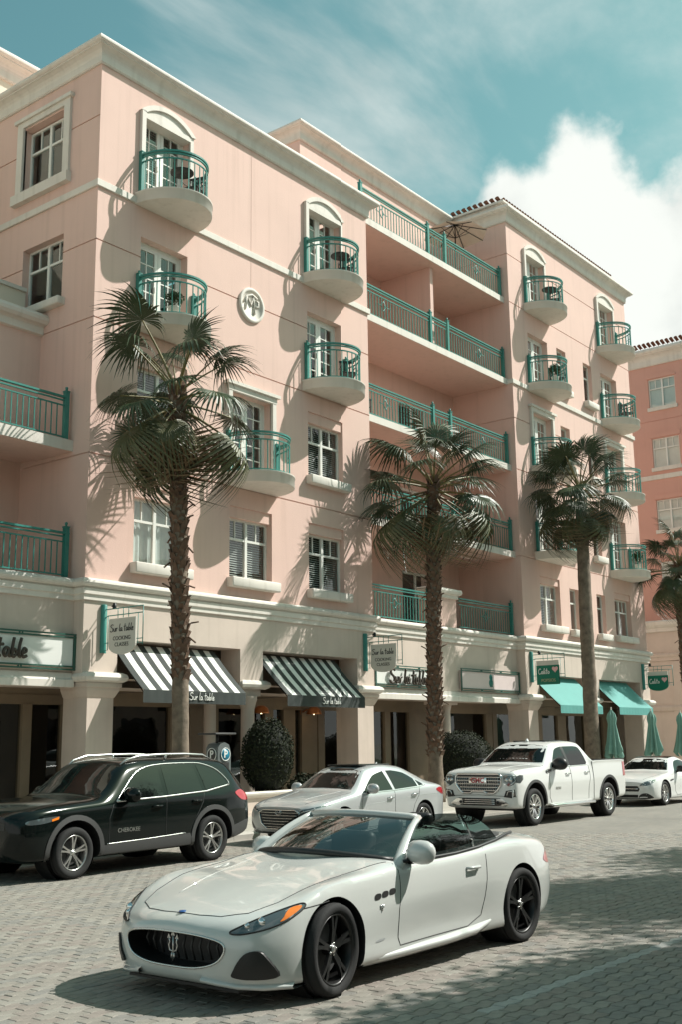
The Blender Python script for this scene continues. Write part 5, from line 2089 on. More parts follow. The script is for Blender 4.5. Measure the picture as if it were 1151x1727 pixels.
    # raised side glass, doors and rear quarter, with trim along the sill
    for s_ in (-1, 1):
        V = 'L' if s_ > 0 else 'R'
        top = spl([(1.99, 0.945), (2.20, 1.09), (2.47, 1.235), (2.75, 1.258), (3.02, 1.245), (3.12, 1.232)], 4)
        bot = [(3.12, 0.925), (2.6, 0.895), (2.0, 0.90)]

        def yy(x, z):
            return s_ * (0.86 - 0.21 * max(0, (z - 0.88)) / 0.45)
        for nm, poly in (('door_glass', top + bot), ('quarter_glass', spl([(3.145, 1.228), (3.34, 1.19), (3.50, 1.10), (3.60, 0.985)], 4) + [(3.60, 0.955), (3.145, 0.928)])):
            xs_ = sorted(set(round(q[0], 3) for q in poly))
            xa, xb = xs_[0], xs_[-1]
            tp_ = [q for q in poly if q[1] > 0.93 or q[0] < 2.0]

            def edge_z(x, pts, pick):
                zs_ = []
                k_ = len(pts)
                for i_ in range(k_):
                    (x1_, z1_), (x2_, z2_) = pts[i_], pts[(i_ + 1) % k_]
                    if abs(x2_ - x1_) > 1e-6 and min(x1_, x2_) - 1e-6 <= x <= max(x1_, x2_) + 1e-6:
                        zs_.append(z1_ + (z2_ - z1_) * (x - x1_) / (x2_ - x1_))
                return pick(zs_)
            nx_, nz_ = 22, 8
            gv_ = []
            for k_ in range(nz_ + 1):
                for i_ in range(nx_ + 1):
                    x = xa + 0.002 + (xb - xa - 0.004) * i_ / nx_
                    z0_, z1_ = edge_z(x, poly, min), edge_z(x, poly, max)
                    z = z0_ + (z1_ - z0_) * k_ / nz_
                    gv_.append((x, yy(x, z) + s_ * 0.035 * sin(pi * min(1, max(0, (z - 0.88) / 0.42))) + s_ * 0.015 * sin((x - 2.0) * 2.2), z))
            m1_ = nx_ + 1
            MB().add(gv_, [(k_ * m1_ + i_, k_ * m1_ + i_ + 1, (k_ + 1) * m1_ + i_ + 1, (k_ + 1) * m1_ + i_) for k_ in range(nz_) for i_ in range(nx_)], 0, True).build(nm, 'side_glass', t)
        MB().tube([(x, yy(x, z), z) for x, z in ((3.132, 0.93), (3.132, 1.230))], 0.010, 5).build('glass_seal', 'satin_silver', t)
        bl = [(1.96, 0.905), (2.3, 0.898), (2.8, 0.905), (3.2, 0.93), (3.55, 0.965), (3.85, 1.0), (4.0, 1.008)]
        MB().tube([(x, s_ * (0.865 - 0.03 * max(0, x - 3.2) / 0.4 - 0.11 * max(0, x - 3.55)), z + 0.005) for x, z in bl], 0.016, 6).build('belt_trim', 'plastic_black', t)
    mirrors(c, 2.05, 0.985, 0.87, 'paint_pearl', 1.2)
    for ch in t.children:
        if ch.name.startswith('mirror') and ch.location.y > 0.5:
            ch.location = (2.12, 0.885, 0.945)
    # cockpit
    MB().box(2.02, 3.48, -0.70, 0.70, 0.40, 0.44).build('floor_pan', 'leather', t)
    d = MB()
    d.rbox(1.80, 2.12, -0.70, 0.70, 0.70, 0.93, 0.05)
    d.rbox(1.95, 2.10, -0.62, -0.20, 0.90, 0.98, 0.03)
    d.build('dashboard', 'leather', t)
    MB().rbox(2.0, 3.3, -0.10, 0.10, 0.44, 0.68, 0.03).build('console', 'leather', t)
    st = MB().tube([(2.30 + 0.06 * sin(a), -0.38 + 0.18 * cos(a), 0.84 + 0.17 * sin(a)) for a in [2 * pi * i / 20 for i in range(20)]], 0.014, 6, closed=True)
    st.tube([(2.1, -0.38, 0.80), (2.30, -0.38, 0.84)], 0.03, 6)
    st.build('steering_wheel', 'leather', t)
    for y in (-0.38, 0.38):
        for x0, nm in ((2.55, 'front_seat'), (3.15, 'rear_seat')):
            k = 1.0 if nm == 'front_seat' else 0.85
            s_ = MB()
            s_.rbox(x0 - 0.22, x0 + 0.22, y - 0.25 * k, y + 0.25 * k, 0.46, 0.62, 0.06)
            rot = Matrix.Rotation(radians(16), 4, 'Y')
            b2 = MB().rbox(-0.07, 0.07, y - 0.26 * k, y + 0.26 * k, 0.0, 0.56 * k, 0.06)
            s_.add([(rot @ Vector((q[0], 0, q[2]))) + Vector((x0 + 0.20, q[1], 0.52)) for q in b2.v], b2.f, 0, True)
            so = s_.build(nm, 'leather', t)
            b3 = MB().rbox(-0.05, 0.06, y - 0.14, y + 0.14, 0.57 * k, 0.76 * k, 0.045)
            MB().add([(rot @ Vector((q[0], 0, q[2]))) + Vector((x0 + 0.20, q[1], 0.52)) for q in b3.v], b3.f, 0, True).build('headrest', 'leather', so)
    # folded roof cover
    tp = spl([(3.50, 0.0), (3.50, 0.45), (3.50, 0.70), (3.62, 0.745), (3.86, 0.70), (4.02, 0.56), (4.08, 0.30), (4.09, 0.0)], 5)
    c.patch('roof_cover', tp + [(x, -y) for x, y in reversed(tp[1:-1])], 'T', 'plastic_grey', 0.012, 0.08, 0.02)
    return t


conv = convertible()
place(conv, 5.86, 5.40, 0.96, 0.945, radians(0.0))
# ------------------------------------------------------------------ black sport utility car
def black_suv():
    t = thing('sport_utility_car', 'glossy black sport utility car with silver roof rails parked at the left edge', 'car')
    low = lambda y: [(0.65, .25), (y - .03, .30), (y - .005, .48)]
    rows = [
        (0.00, S(.50, .36, .62, .39, .68, .55, .68, .70, .64, .84, .56, .90, .3, .925, 0, .93)),
        (0.12, S(.60, .28, .78, .32, .84, .50, .85, .70, .80, .89, .68, .96, .35, .985, 0, .99)),
        (0.40, S(.65, .25, .88, .30, .92, .48, .925, .72, .875, .945, .73, 1.02, .36, 1.05, 0, 1.06)),
        (0.90, S(.65, .24, .90, .29, .93, .48, .93, .76, .89, .985, .75, 1.06, .37, 1.09, 0, 1.10)),
        (1.35, S(.65, .24, .90, .29, .925, .48, .93, .78, .89, 1.005, .77, 1.09, .38, 1.13, 0, 1.14)),
        (1.55, S(.65, .24, .90, .29, .925, .48, .93, .79, .89, 1.015, .76, 1.18, .38, 1.25, 0, 1.27)),
        (2.05, S(.65, .24, .90, .29, .925, .48, .93, .80, .89, 1.035, .665, 1.535, .36, 1.615, 0, 1.63)),
        (2.40, S(.65, .24, .90, .29, .925, .48, .93, .80, .89, 1.05, .655, 1.585, .37, 1.65, 0, 1.66)),
        (3.20, S(.65, .24, .90, .29, .925, .48, .93, .81, .885, 1.07, .65, 1.59, .36, 1.655, 0, 1.665)),
        (3.80, S(.65, .25, .90, .30, .93, .50, .93, .82, .875, 1.09, .64, 1.57, .36, 1.64, 0, 1.65)),
        (4.12, S(.63, .28, .87, .33, .905, .52, .91, .82, .860, 1.10, .63, 1.535, .35, 1.61, 0, 1.62)),
        (4.38, S(.60, .33, .82, .37, .865, .54, .87, .80, .82, 1.06, .645, 1.34, .34, 1.43, 0, 1.45)),
        (4.58, S(.52, .40, .74, .43, .79, .56, .79, .78, .76, .98, .63, 1.12, .32, 1.19, 0, 1.20)),
        (4.65, S(.44, .46, .64, .48, .69, .58, .69, .74, .66, .90, .53, .99, .28, 1.03, 0, 1.04)),
    ]
    c = Car(t, car_body(rows), 'paint_black')
    WX, WR = (0.91, 3.63), 0.362
    c.cut(arches(c, WX, WR + 0.02, 0.43, 0.93))
    arch_liner(t, WX, WR + 0.02, 0.43, 0.93)
    put_wheels(t, wheel_meshes(WR, 0.245, 0.23, (5, 'v'), 'rim_grey'), WX, 0.80, WR)
    c.patch('windshield', [(-.74, 1.135), (0, 1.165), (.74, 1.135), (.59, 1.54), (0, 1.60), (-.59, 1.54)], 'F', 'car_glass_dark', 0.004, 0.1)
    for s_, V in ((-1, 'R'), (1, 'L')):
        side = []
        g1 = spl([(1.70, 1.055), (1.80, 1.13), (2.05, 1.345), (2.28, 1.475), (2.60, 1.525)], 4) + [(2.585, 1.085)]
        g2 = [(2.675, 1.088), (2.685, 1.532), (3.05, 1.54), (3.36, 1.53), (3.42, 1.125)]
        g3 = [(3.505, 1.135), (3.44, 1.525)] + spl([(3.62, 1.505), (3.82, 1.43), (3.99, 1.29)], 4) + [(4.02, 1.205)]
        for g, nm in ((g1, 'front_window'), (g2, 'rear_window'), (g3, 'quarter_window')):
            c.patch(nm, g, V, 'car_glass_dark', 0.004, 0.09)
        ring = spl([(1.66, 1.035), (2.05, 1.37), (2.30, 1.50), (2.7, 1.555), (3.4, 1.56), (3.66, 1.525), (3.9, 1.43), (4.06, 1.27), (4.08, 1.195)], 5) + [(3.5, 1.11), (2.6, 1.065), (1.66, 1.035)]
        c.seam('window_chrome', ring, V, 0.011, 'satin_silver')
        MB().tube(c.line([(1.66, 1.035), (2.6, 1.062), (3.5, 1.105), (4.07, 1.19)], V, 0, 0.06, 0.004), 0.016, 6).build('belt_chrome', 'satin_silver', t)
        for x in (1.62, 2.62, 3.46):
            pass
        c.seam('door_gap', [(1.60, 1.0), (1.50, 0.80), (1.50, 0.42), (1.56, 0.36)], V, 0.005)
        c.seam('door_gap', [(2.63, 1.05), (2.60, 0.8), (2.60, 0.36)], V, 0.005)
        c.seam('door_gap', [(3.45, 1.09), (3.40, 0.95), (3.22, 0.70), (3.18, 0.55), (3.10, 0.40)], V, 0.005)
        handle(c, 2.42, 0.93, V, 'paint_black', 0.2)
        handle(c, 3.26, 0.97, V, 'paint_black', 0.2)
        for x in WX:
            arch_trim(c, x, WR + 0.02, 0.432, 0.505, V, radians(-14), radians(194), 'plastic_grey')
        c.patch('sill_cladding', [(1.36, 0.30), (1.40, 0.42), (1.6, 0.435), (3.10, 0.475), (3.15, 0.36), (3.12, 0.30)], V, 'plastic_grey', 0.010, 0.09, 0.02)
        MB().tube(c.line([(1.46, 0.44), (2.2, 0.455), (3.0, 0.485)], V, 0, 0.06, 0.006), 0.009, 5).build('sill_chrome', 'satin_silver', t)
        c.patch('bumper_cladding', [(4.10, 0.34), (4.08, 0.52), (4.45, 0.60), (4.60, 0.60), (4.62, 0.45)], V, 'plastic_grey', 0.010, 0.07, 0.02)
        c.patch('tail_light', spl([(4.18, 1.06), (4.36, 1.10), (4.52, 1.02), (4.54, 0.93), (4.36, 0.93), (4.24, 0.99)], 4, True), V, 'lamp_red', 0.007, 0.05, 0.01)
        c.patch('headlight', spl([(0.16, 0.84), (0.40, 0.875), (0.62, 0.885), (0.60, 0.845), (0.38, 0.80), (0.16, 0.79)], 4, True), V, 'lamp_lens', 0.005, 0.05, 0.01)
        c.patch('side_marker', [(0.50, 0.85), (0.62, 0.882), (0.61, 0.845), (0.50, 0.82)], V, 'lamp_amber', 0.009, 0.04)
        # roof rails
        rl = MB()
        pts = [(1.98, 0.56, 1.545), (2.10, 0.575, 1.63), (2.35, 0.585, 1.69), (2.8, 0.585, 1.705), (3.3, 0.58, 1.705), (3.72, 0.57, 1.685), (3.95, 0.555, 1.60)]
        rl.tube([(x, s_ * y, z) for x, y, z in pts], [0.010, 0.019, 0.020, 0.020, 0.020, 0.019, 0.010], 8)
        rl.tube([(2.9, s_ * 0.58, 1.60), (2.9, s_ * 0.58, 1.72)], 0.02, 6)
        rl.build('roof_rail', 'satin_silver', t)
        lt = lettering('CHEROKEE', 0.085, 'chrome', (1.86, s_ * 0.934, 0.615), (radians(90), 0, 0 if s_ < 0 else pi), t, 0.004, 0.001, 1.0)
    c.patch('rear_glass', [(-.55, 1.22), (.55, 1.22), (.50, 1.50), (-.50, 1.50)], 'B', 'car_glass_dark', 0.004, 0.1)
    mirrors(c, 1.86, 1.12, 0.86, 'paint_black', 1.35)
    MB().rbox(-0.02, 0.10, -0.30, 0.30, 0.55, 0.66, 0.01).build('number_plate_holder', 'plastic_black', t)
    c.patch('grille', [(-.6, 0.72), (.6, 0.72), (.6, 0.82), (-.6, 0.82)], 'F', 'plastic_black', 0.004, 0.08)
    for i in range(7):
        y = -0.45 + i * 0.15
        MB().tube(c.line([(y, 0.73), (y, 0.81)], 'F', 0, 0.05, 0.008), 0.02, 6).build('grille_bar', 'satin_silver', t)
    return t


suv = black_suv()
place(suv, 9.38, 12.92, 0.93, 1.03, radians(2.5))
suv.scale = (1.045, 1.03, 0.975)
for ch in suv.children:
    if ch.name.startswith('wheel') and 'well' not in ch.name:
        ch.scale = (0.975 / 1.045, 1, 1)


# ------------------------------------------------------------------ silver sedan
def silver_sedan():
    t = thing('sedan_car', 'silver four-door sedan parked behind the convertible, in front of the planter', 'car')
    rows = [
        (0.00, S(.45, .25, .58, .28, .64, .42, .64, .55, .58, .645, .48, .685, .25, .70, 0, .705)),
        (0.12, S(.60, .20, .76, .23, .82, .40, .82, .56, .75, .69, .60, .74, .3, .76, 0, .765)),
        (0.40, S(.65, .17, .86, .21, .895, .38, .895, .58, .845, .755, .69, .81, .34, .835, 0, .84)),
        (0.87, S(.65, .16, .885, .20, .90, .38, .90, .62, .855, .82, .71, .88, .35, .905, 0, .91)),
        (1.22, S(.65, .16, .88, .20, .89, .38, .90, .64, .865, .855, .73, .935, .36, .96, 0, .965)),
        (1.42, S(.65, .16, .88, .20, .89, .38, .90, .65, .865, .87, .715, 1.01, .37, 1.06, 0, 1.075)),
        (2.00, S(.65, .16, .88, .20, .89, .38, .90, .67, .865, .89, .585, 1.32, .34, 1.38, 0, 1.39)),
        (2.50, S(.65, .16, .88, .20, .89, .38, .90, .68, .865, .91, .57, 1.375, .33, 1.425, 0, 1.435)),
        (3.10, S(.65, .17, .885, .21, .895, .39, .90, .69, .868, .935, .565, 1.34, .33, 1.395, 0, 1.405)),
        (3.60, S(.65, .18, .885, .22, .90, .40, .90, .70, .87, .955, .575, 1.205, .34, 1.265, 0, 1.28)),
        (4.00, S(.63, .20, .87, .24, .885, .42, .89, .71, .86, .965, .61, 1.065, .35, 1.115, 0, 1.13)),
        (4.30, S(.58, .24, .80, .28, .83, .44, .84, .70, .815, .935, .62, 1.005, .33, 1.035, 0, 1.045)),
        (4.50, S(.50, .30, .69, .33, .72, .46, .73, .68, .71, .86, .56, .94, .3, .97, 0, .98)),
        (4.57, S(.42, .34, .58, .37, .62, .48, .63, .65, .61, .80, .48, .87, .25, .895, 0, .90)),
    ]
    c = Car(t, car_body(rows), 'paint_silver')
    WX, WR = (0.87, 3.57), 0.318
    c.cut(arches(c, WX, WR + 0.01, 0.365, 0.90))
    arch_liner(t, WX, WR + 0.01, 0.365, 0.90)
    put_wheels(t, wheel_meshes(WR, 0.215, 0.21, (5, 'y'), 'satin_silver'), WX, 0.775, WR)
    c.patch('windshield', [(-.70, .975), (-.4, .995), (0, 1.005), (.4, .995), (.70, .975), (.545, 1.305), (.3, 1.355), (0, 1.368), (-.3, 1.355), (-.545, 1.305)], 'F', 'car_glass_dark', 0.004, 0.08)
    for s_, V in ((-1, 'R'), (1, 'L')):
        g1 = spl([(1.55, .915), (1.64, .98), (1.88, 1.13), (2.10, 1.235), (2.44, 1.30)], 4) + [(2.50, .935)]
        g2 = [(2.58, .94), (2.555, 1.305)] + spl([(2.75, 1.305), (3.05, 1.265), (3.22, 1.21), (3.38, 1.125)], 4) + [(3.38, .975)]
        g3 = [(3.43, .98), (3.43, 1.10), (3.58, 1.03), (3.60, .995)]
        for g, nm in ((g1, 'front_window'), (g2, 'rear_window'), (g3, 'quarter_window')):
            c.patch(nm, g, V, 'car_glass_dark', 0.004, 0.07)
        c.seam('window_chrome', [(1.50, .895), (2.5, .915), (3.4, .955), (3.66, .985)], V, 0.009, 'chrome')
        c.seam('door_gap', [(1.50, .88), (1.42, .70), (1.42, .34), (1.50, .27)], V, 0.0045)
        c.seam('door_gap', [(2.54, .92), (2.52, .70), (2.52, .28)], V, 0.0045)
        c.seam('door_gap', [(3.42, .955), (3.36, .80), (3.20, .62), (3.12, .45), (3.0, .28)], V, 0.0045)
        c.seam('sill_gap', [(1.50, .27), (3.0, .28)], V, 0.004)
        c.seam('body_crease', [(1.30, .66), (2.4, .73), (3.5, .80), (4.1, .80)], V, 0.003, 'paint_silver')
        handle(c, 2.36, .785, V, 'chrome', 0.19)
        handle(c, 3.20, .825, V, 'chrome', 0.19)
        c.patch('tail_light', spl([(4.02, .885), (4.2, .93), (4.36, .90), (4.46, .83), (4.40, .775), (4.22, .80)], 4, True), V, 'lamp_red', 0.006, 0.05, 0.01)
        lamp = spl([(s_ * .50, .60), (s_ * .62, .635), (s_ * .75, .67), (s_ * .84, .705), (s_ * .865, .735), (s_ * .82, .725), (s_ * .70, .69), (s_ * .56, .655)], 4, True)
        hl = c.patch('headlight', lamp, 'F', 'lamp_lens', 0.005, 0.04, 0.01)
        c.seam('lamp_strip', [(s_ * .52, .61), (s_ * .70, .655), (s_ * .85, .715)], 'F', 0.008, 'lamp_chrome', 0.0, hl)
        c.patch('fog_recess', spl([(s_ * .60, .29), (s_ * .76, .31), (s_ * .80, .42), (s_ * .72, .40)], 4, True), 'F', 'plastic_black', 0.004, 0.05)
        c.seam('hood_gap', [(0.14, s_ * .52), (.5, s_ * .70), (.9, s_ * .73), (1.25, s_ * .77)], 'T', 0.004)
        c.seam('hood_crease', [(.3, s_ * .32), (.8, s_ * .42), (1.2, s_ * .52)], 'T', 0.003, 'paint_silver')
    # hexagonal grille with bars and emblem
    gp = [(-.40, .645), (.40, .645), (.50, .60), (.44, .40), (.30, .30), (-.30, .30), (-.44, .40), (-.50, .60)]
    gl = c.patch('grille', gp, 'F', 'plastic_black', 0.004, 0.06)
    for i in range(6):
        z = .34 + i * .052
        w = .34 + (z - .30) * .45 if z > .4 else .31 + (z - .30) * 0.9
        MB().tube(c.line([(-w, z), (0, z - 0.004), (w, z)], 'F', 0, 0.05, 0.012), 0.008, 5).build('grille_bar', 'satin_silver', gl)
    MB().tube(c.line(gp + [gp[0]], 'F', 0, 0.05, 0.01)[:-1], 0.013, 6, closed=True).build('grille_rim', 'chrome', gl)
    h, _ = c.hit('F', 0, .60)
    e = MB()
    ex = h.x - 0.022
    e.tube([(ex, .075 * cos(a), .60 + .042 * sin(a)) for a in [2 * pi * i / 24 for i in range(24)]], 0.006, 5, closed=True)
    e.tube([(ex, .040, .572), (ex, .018, .626)], 0.007, 5).tube([(ex, -.018, .572), (ex, -.040, .626)], 0.007, 5).tube([(ex, .028, .602), (ex, -.028, .596)], 0.006, 5)
    e.build('oval_emblem', 'chrome', gl)
    c.patch('rear_glass', [(-.60, 1.08), (.60, 1.08), (.52, 1.30), (-.52, 1.30)], 'B', 'car_glass_dark', 0.004, 0.08)
    c.patch('lower_intake', [(-.5, .21), (.5, .21), (.45, .27), (-.45, .27)], 'F', 'plastic_black', 0.004, 0.06)
    mirrors(c, 1.66, .985, .86, 'paint_silver', 1.15)
    m_ = MB()
    m_.add([(3.0, -0.02, 1.405), (3.14, -0.012, 1.40), (3.14, 0.012, 1.40), (3.0, 0.02, 1.405), (3.13, 0, 1.465)], [(0, 1, 4), (1, 2, 4), (2, 3, 4), (3, 0, 4)])
    m_.build('roof_antenna', 'paint_silver', t)
    MB().rbox(1.95, 3.0, -0.42, 0.42, 1.41, 1.437, 0.012).build('sunroof', 'car_glass_dark', t)
    return t


sedan = silver_sedan()
place(sedan, 15.72, 13.05, 0.90, 0.965, 0.0)


# ------------------------------------------------------------------ white pickup
def white_pickup():
    t = thing('pickup_truck', 'white crew-cab pickup truck with a big chrome grille parked by the kerb', 'pickup truck')
    rows = [
        (0.00, S(.60, .46, .80, .48, .88, .66, .88, .88, .86, 1.06, .80, 1.14, .4, 1.16, 0, 1.165)),
        (0.07, S(.65, .40, .90, .43, .955, .64, .96, .90, .93, 1.12, .85, 1.21, .42, 1.24, 0, 1.25)),
        (0.35, S(.70, .37, .96, .41, .99, .62, 1.0, .90, .96, 1.17, .86, 1.265, .43, 1.305, 0, 1.315)),
        (0.97, S(.70, .36, .98, .42, 1.01, .62, 1.015, .92, .97, 1.205, .86, 1.305, .43, 1.35, 0, 1.36)),
        (1.45, S(.70, .36, .97, .42, 1.0, .62, 1.015, .94, .975, 1.225, .87, 1.33, .43, 1.375, 0, 1.385)),
        (1.63, S(.70, .36, .97, .42, 1.0, .62, 1.015, .94, .97, 1.24, .85, 1.43, .43, 1.49, 0, 1.505)),
        (2.18, S(.70, .36, .97, .42, 1.0, .62, 1.015, .95, .965, 1.26, .745, 1.76, .42, 1.835, 0, 1.85)),
        (2.50, S(.70, .36, .97, .42, 1.0, .62, 1.015, .95, .96, 1.27, .72, 1.825, .41, 1.89, 0, 1.90)),
        (3.30, S(.70, .36, .97, .42, 1.0, .62, 1.015, .95, .955, 1.28, .72, 1.83, .41, 1.90, 0, 1.91)),
        (3.66, S(.70, .36, .97, .42, 1.0, .62, 1.015, .95, .955, 1.285, .73, 1.80, .41, 1.88, 0, 1.89)),
        (3.78, S(.70, .36, .97, .42, 1.0, .62, 1.015, .95, .96, 1.29, .80, 1.66, .42, 1.74, 0, 1.75)),
        (3.94, S(.70, .36, .97, .42, 1.0, .62, 1.015, .95, .985, 1.30, .955, 1.40, .45, 1.405, 0, 1.405)),
        (4.06, S(.70, .36, .97, .42, 1.0, .62, 1.015, .95, .99, 1.32, .96, 1.405, .45, 1.408, 0, 1.408)),
        (4.72, S(.70, .38, .98, .44, 1.01, .64, 1.02, .96, .995, 1.33, .96, 1.41, .45, 1.412, 0, 1.412)),
        (5.60, S(.70, .42, .97, .46, 1.0, .64, 1.01, .96, .99, 1.33, .96, 1.41, .45, 1.412, 0, 1.412)),
        (5.84, S(.66, .45, .93, .49, .97, .66, .98, .95, .965, 1.31, .935, 1.40, .45, 1.41, 0, 1.41)),
        (5.88, S(.60, .50, .86, .54, .90, .70, .91, .94, .90, 1.27, .87, 1.36, .4, 1.37, 0, 1.37)),
    ]
    c = Car(t, car_body(rows), 'paint_white')
    WX, WR = (0.87, 4.79), 0.415
    cut = arches(c, WX, WR + 0.04, 0.51, 1.015)
    bedpoly = [(3.98, -.80), (5.80, -.80), (5.80, .80), (3.98, .80)]
    cut.append(recalc(MB().prism(bedpoly, 0.85, 1.6, 'z').mesh('cutter', 'plastic_black')))
    c.cut(cut)
    arch_liner(t, WX, WR + 0.04, 0.51, 1.015)
    put_wheels(t, wheel_meshes(WR, 0.285, 0.27, (8, 'v'), 'chrome', 'plastic_grey'), WX, 0.86, WR)
    MB().box(3.985, 5.79, -0.79, 0.79, 0.855, 0.875).build('bed_liner', 'plastic_black', t)
    MB().box(4.0, 5.82, -0.99, -0.80, 1.405, 1.425).box(4.0, 5.82, 0.80, 0.99, 1.405, 1.425).build('bed_rail_cap', 'plastic_black', t)
    c.patch('windshield', [(-.83, 1.40), (0, 1.425), (.83, 1.40), (.69, 1.775), (.35, 1.82), (0, 1.83), (-.35, 1.82), (-.69, 1.775)], 'F', 'car_glass_dark', 0.004, 0.09)
    for s_, V in ((-1, 'R'), (1, 'L')):
        g1 = spl([(1.78, 1.285), (1.86, 1.36), (2.12, 1.60), (2.30, 1.715), (2.62, 1.765)], 4) + [(2.66, 1.30)]
        g2 = [(2.76, 1.302), (2.74, 1.768), (3.30, 1.77)] + spl([(3.48, 1.755), (3.58, 1.70), (3.66, 1.50), (3.68, 1.36)], 4) + [(3.62, 1.315)]
        for g, nm in ((g1, 'front_window'), (g2, 'rear_window')):
            c.patch(nm, g, V, 'car_glass_dark', 0.004, 0.08)
        c.patch('pillar_trim', [(2.66, 1.31), (2.765, 1.31), (2.745, 1.765), (2.615, 1.765)], V, 'plastic_black', 0.003, 0.08)
        c.seam('window_base', [(1.72, 1.265), (2.7, 1.282), (3.66, 1.30)], V, 0.008, 'chrome')
        c.seam('door_gap', [(1.66, 1.25), (1.56, 1.05), (1.56, .60), (1.66, .46)], V, 0.006)
        c.seam('door_gap', [(2.70, 1.29), (2.70, .48)], V, 0.006)
        c.seam('door_gap', [(3.72, 1.30), (3.72, 1.0), (3.62, .80), (3.60, .48)], V, 0.006)
        c.seam('cab_gap', [(3.90, 1.38), (3.90, .44)], V, 0.009)
        handle(c, 2.52, 1.12, V, 'chrome', 0.22)
        handle(c, 3.54, 1.13, V, 'chrome', 0.22)
        for x in WX:
            arch_trim(c, x, WR + 0.04, 0.512, 0.575, V, radians(-8), radians(188), 'plastic_grey')
        MB().rbox(1.65, 3.85, s_ * 0.97 - 0.10, s_ * 0.97 + 0.10, 0.36, 0.43, 0.02).build('side_step', 'chrome', t)
        MB().box(1.62, 3.88, s_ * 0.93 - 0.03, s_ * 0.93 + 0.03, 0.43, 0.50).build('sill_trim', 'plastic_black', t)
        # lamps: C-shaped unit wrapping the corner
        lamp = [(s_ * .66, .98), (s_ * .66, 1.14), (s_ * .80, 1.165), (s_ * .93, 1.15), (s_ * .955, 1.0), (s_ * .90, .93), (s_ * .80, .90)]
        hl = c.patch('headlight', lamp, 'F', 'lamp_lens', 0.006, 0.05, 0.01)
        c.patch('headlight_side', [(0.06, .98), (0.07, 1.12), (0.20, 1.15), (0.36, 1.14), (0.34, 1.05), (0.20, .97)], V, 'lamp_lens', 0.006, 0.05, 0.01, hl)
        MB().tube(c.line([(s_ * .68, 1.12), (s_ * .80, 1.145), (s_ * .92, 1.13), (s_ * .94, 1.02), (s_ * .88, .95), (s_ * .80, .92)], 'F', 0, 0.04, 0.01), 0.011, 5).build('lamp_strip', 'lamp_chrome', hl)
        for y in (.74, .84):
            h, _ = c.hit('F', s_ * y, 1.04)
            MB().lathe([(0, -.03), (.035, -.028), (.045, -.004)], h[:], 12, 'x').build('projector', 'lamp_chrome', hl)
        c.patch('fog_bezel', [(s_ * .66, .66), (s_ * .72, .80), (s_ * .93, .83), (s_ * .94, .68), (s_ * .86, .64)], 'F', 'plastic_black', 0.006, 0.06, 0.01)
        MB().tube(c.line([(s_ * .74, .69), (s_ * .77, .78), (s_ * .91, .80), (s_ * .91, .69)], 'F', 0, 0.04, 0.012), 0.012, 5).build('fog_trim', 'chrome', t)
        c.patch('tail_light', [(5.66, .98), (5.66, 1.34), (5.82, 1.34), (5.84, .98)], V, 'lamp_red', 0.007, 0.06, 0.01)
        # fender vent with chrome
        c.patch('fender_vent', spl([(1.46, 1.15), (1.74, 1.20), (1.70, 1.255), (1.44, 1.22)], 3, True), V, 'plastic_black', 0.006, 0.05)
        MB().tube(c.line([(1.48, 1.16), (1.72, 1.205), (1.69, 1.245), (1.46, 1.215), (1.48, 1.16)], V, 0, 0.04, 0.008), 0.008, 5).build('vent_trim', 'chrome', t)
        lettering('DENALI', 0.075, 'chrome', (1.98, s_ * 1.018, 0.80), (radians(90), 0, 0 if s_ < 0 else pi), t, 0.004, 0.001)
    # bright grille
    gp = [(-.60, .93), (-.62, 1.12), (-.56, 1.165), (.56, 1.165), (.62, 1.12), (.60, .93), (.50, .80), (.42, .74), (.22, .74), (.16, .78), (-.16, .78), (-.22, .74), (-.42, .74), (-.50, .80)]
    gl = c.patch('grille', gp, 'F', 'plastic_black', 0.006, 0.06)
    MB().tube(c.line(gp + [gp[0]], 'F', 0, 0.05, 0.02)[:-1], 0.024, 7, closed=True).build('grille_rim', 'chrome', gl)
    for i in range(5):
        z = .80 + i * .075
        w = .52 if z < .9 else .59
        MB().tube(c.line([(-w, z), (w, z)], 'F', 0, 0.06, 0.022), 0.015, 6).build('grille_bar', 'chrome', gl)
    for i in range(19):
        y = -.54 + i * .06
        MB().tube(c.line([(y, .79), (y + 0.03, .87)], 'F', 0, 0.05, 0.018), 0.007, 5).tube(c.line([(y + 0.03, .87), (y, .95), (y + 0.03, 1.03), (y, 1.11)], 'F', 0, 0.05, 0.018), 0.007, 5).build('grille_mesh_wire', 'chrome', gl)
    h, _ = c.hit('F', 0, 1.02)
    MB().rbox(h.x - 0.045, h.x - 0.02, -.24, .24, .965, 1.085, 0.008).build('badge_plate', 'chrome', gl)
    lettering('GMC', 0.155, 'badge_red', (h.x - 0.048, 0, 1.025), (radians(90), 0, radians(-90)), gl, 0.006, 0.004, 1.05)
    # bumper
    c.patch('bumper_slot', [(-.62, .52), (-.56, .63), (.56, .63), (.62, .52), (.52, .46), (-.52, .46)], 'F', 'plastic_black', 0.006, 0.06)
    for z in (.50, .545, .59):
        MB().tube(c.line([(-.42, z), (.42, z)], 'F', 0, 0.08, 0.015), 0.014, 6).build('bumper_bar', 'chrome', t)
    for s_ in (-1, 1):
        c.patch('bumper_corner', [(s_ * .44, .48), (s_ * .46, .61), (s_ * .62, .62), (s_ * .78, .50), (s_ * .70, .45)], 'F', 'chrome', 0.010, 0.06, 0.01)
        h, _ = c.hit('F', s_ * .50, .54)
        MB().lathe([(0, -.04), (.03, -.035), (.035, 0)], h[:], 10, 'x').build('tow_hook', 'plastic_black', t)
    c.seam('bumper_gap', [(-.95, .67), (0, .70), (.95, .67)], 'F', 0.006)
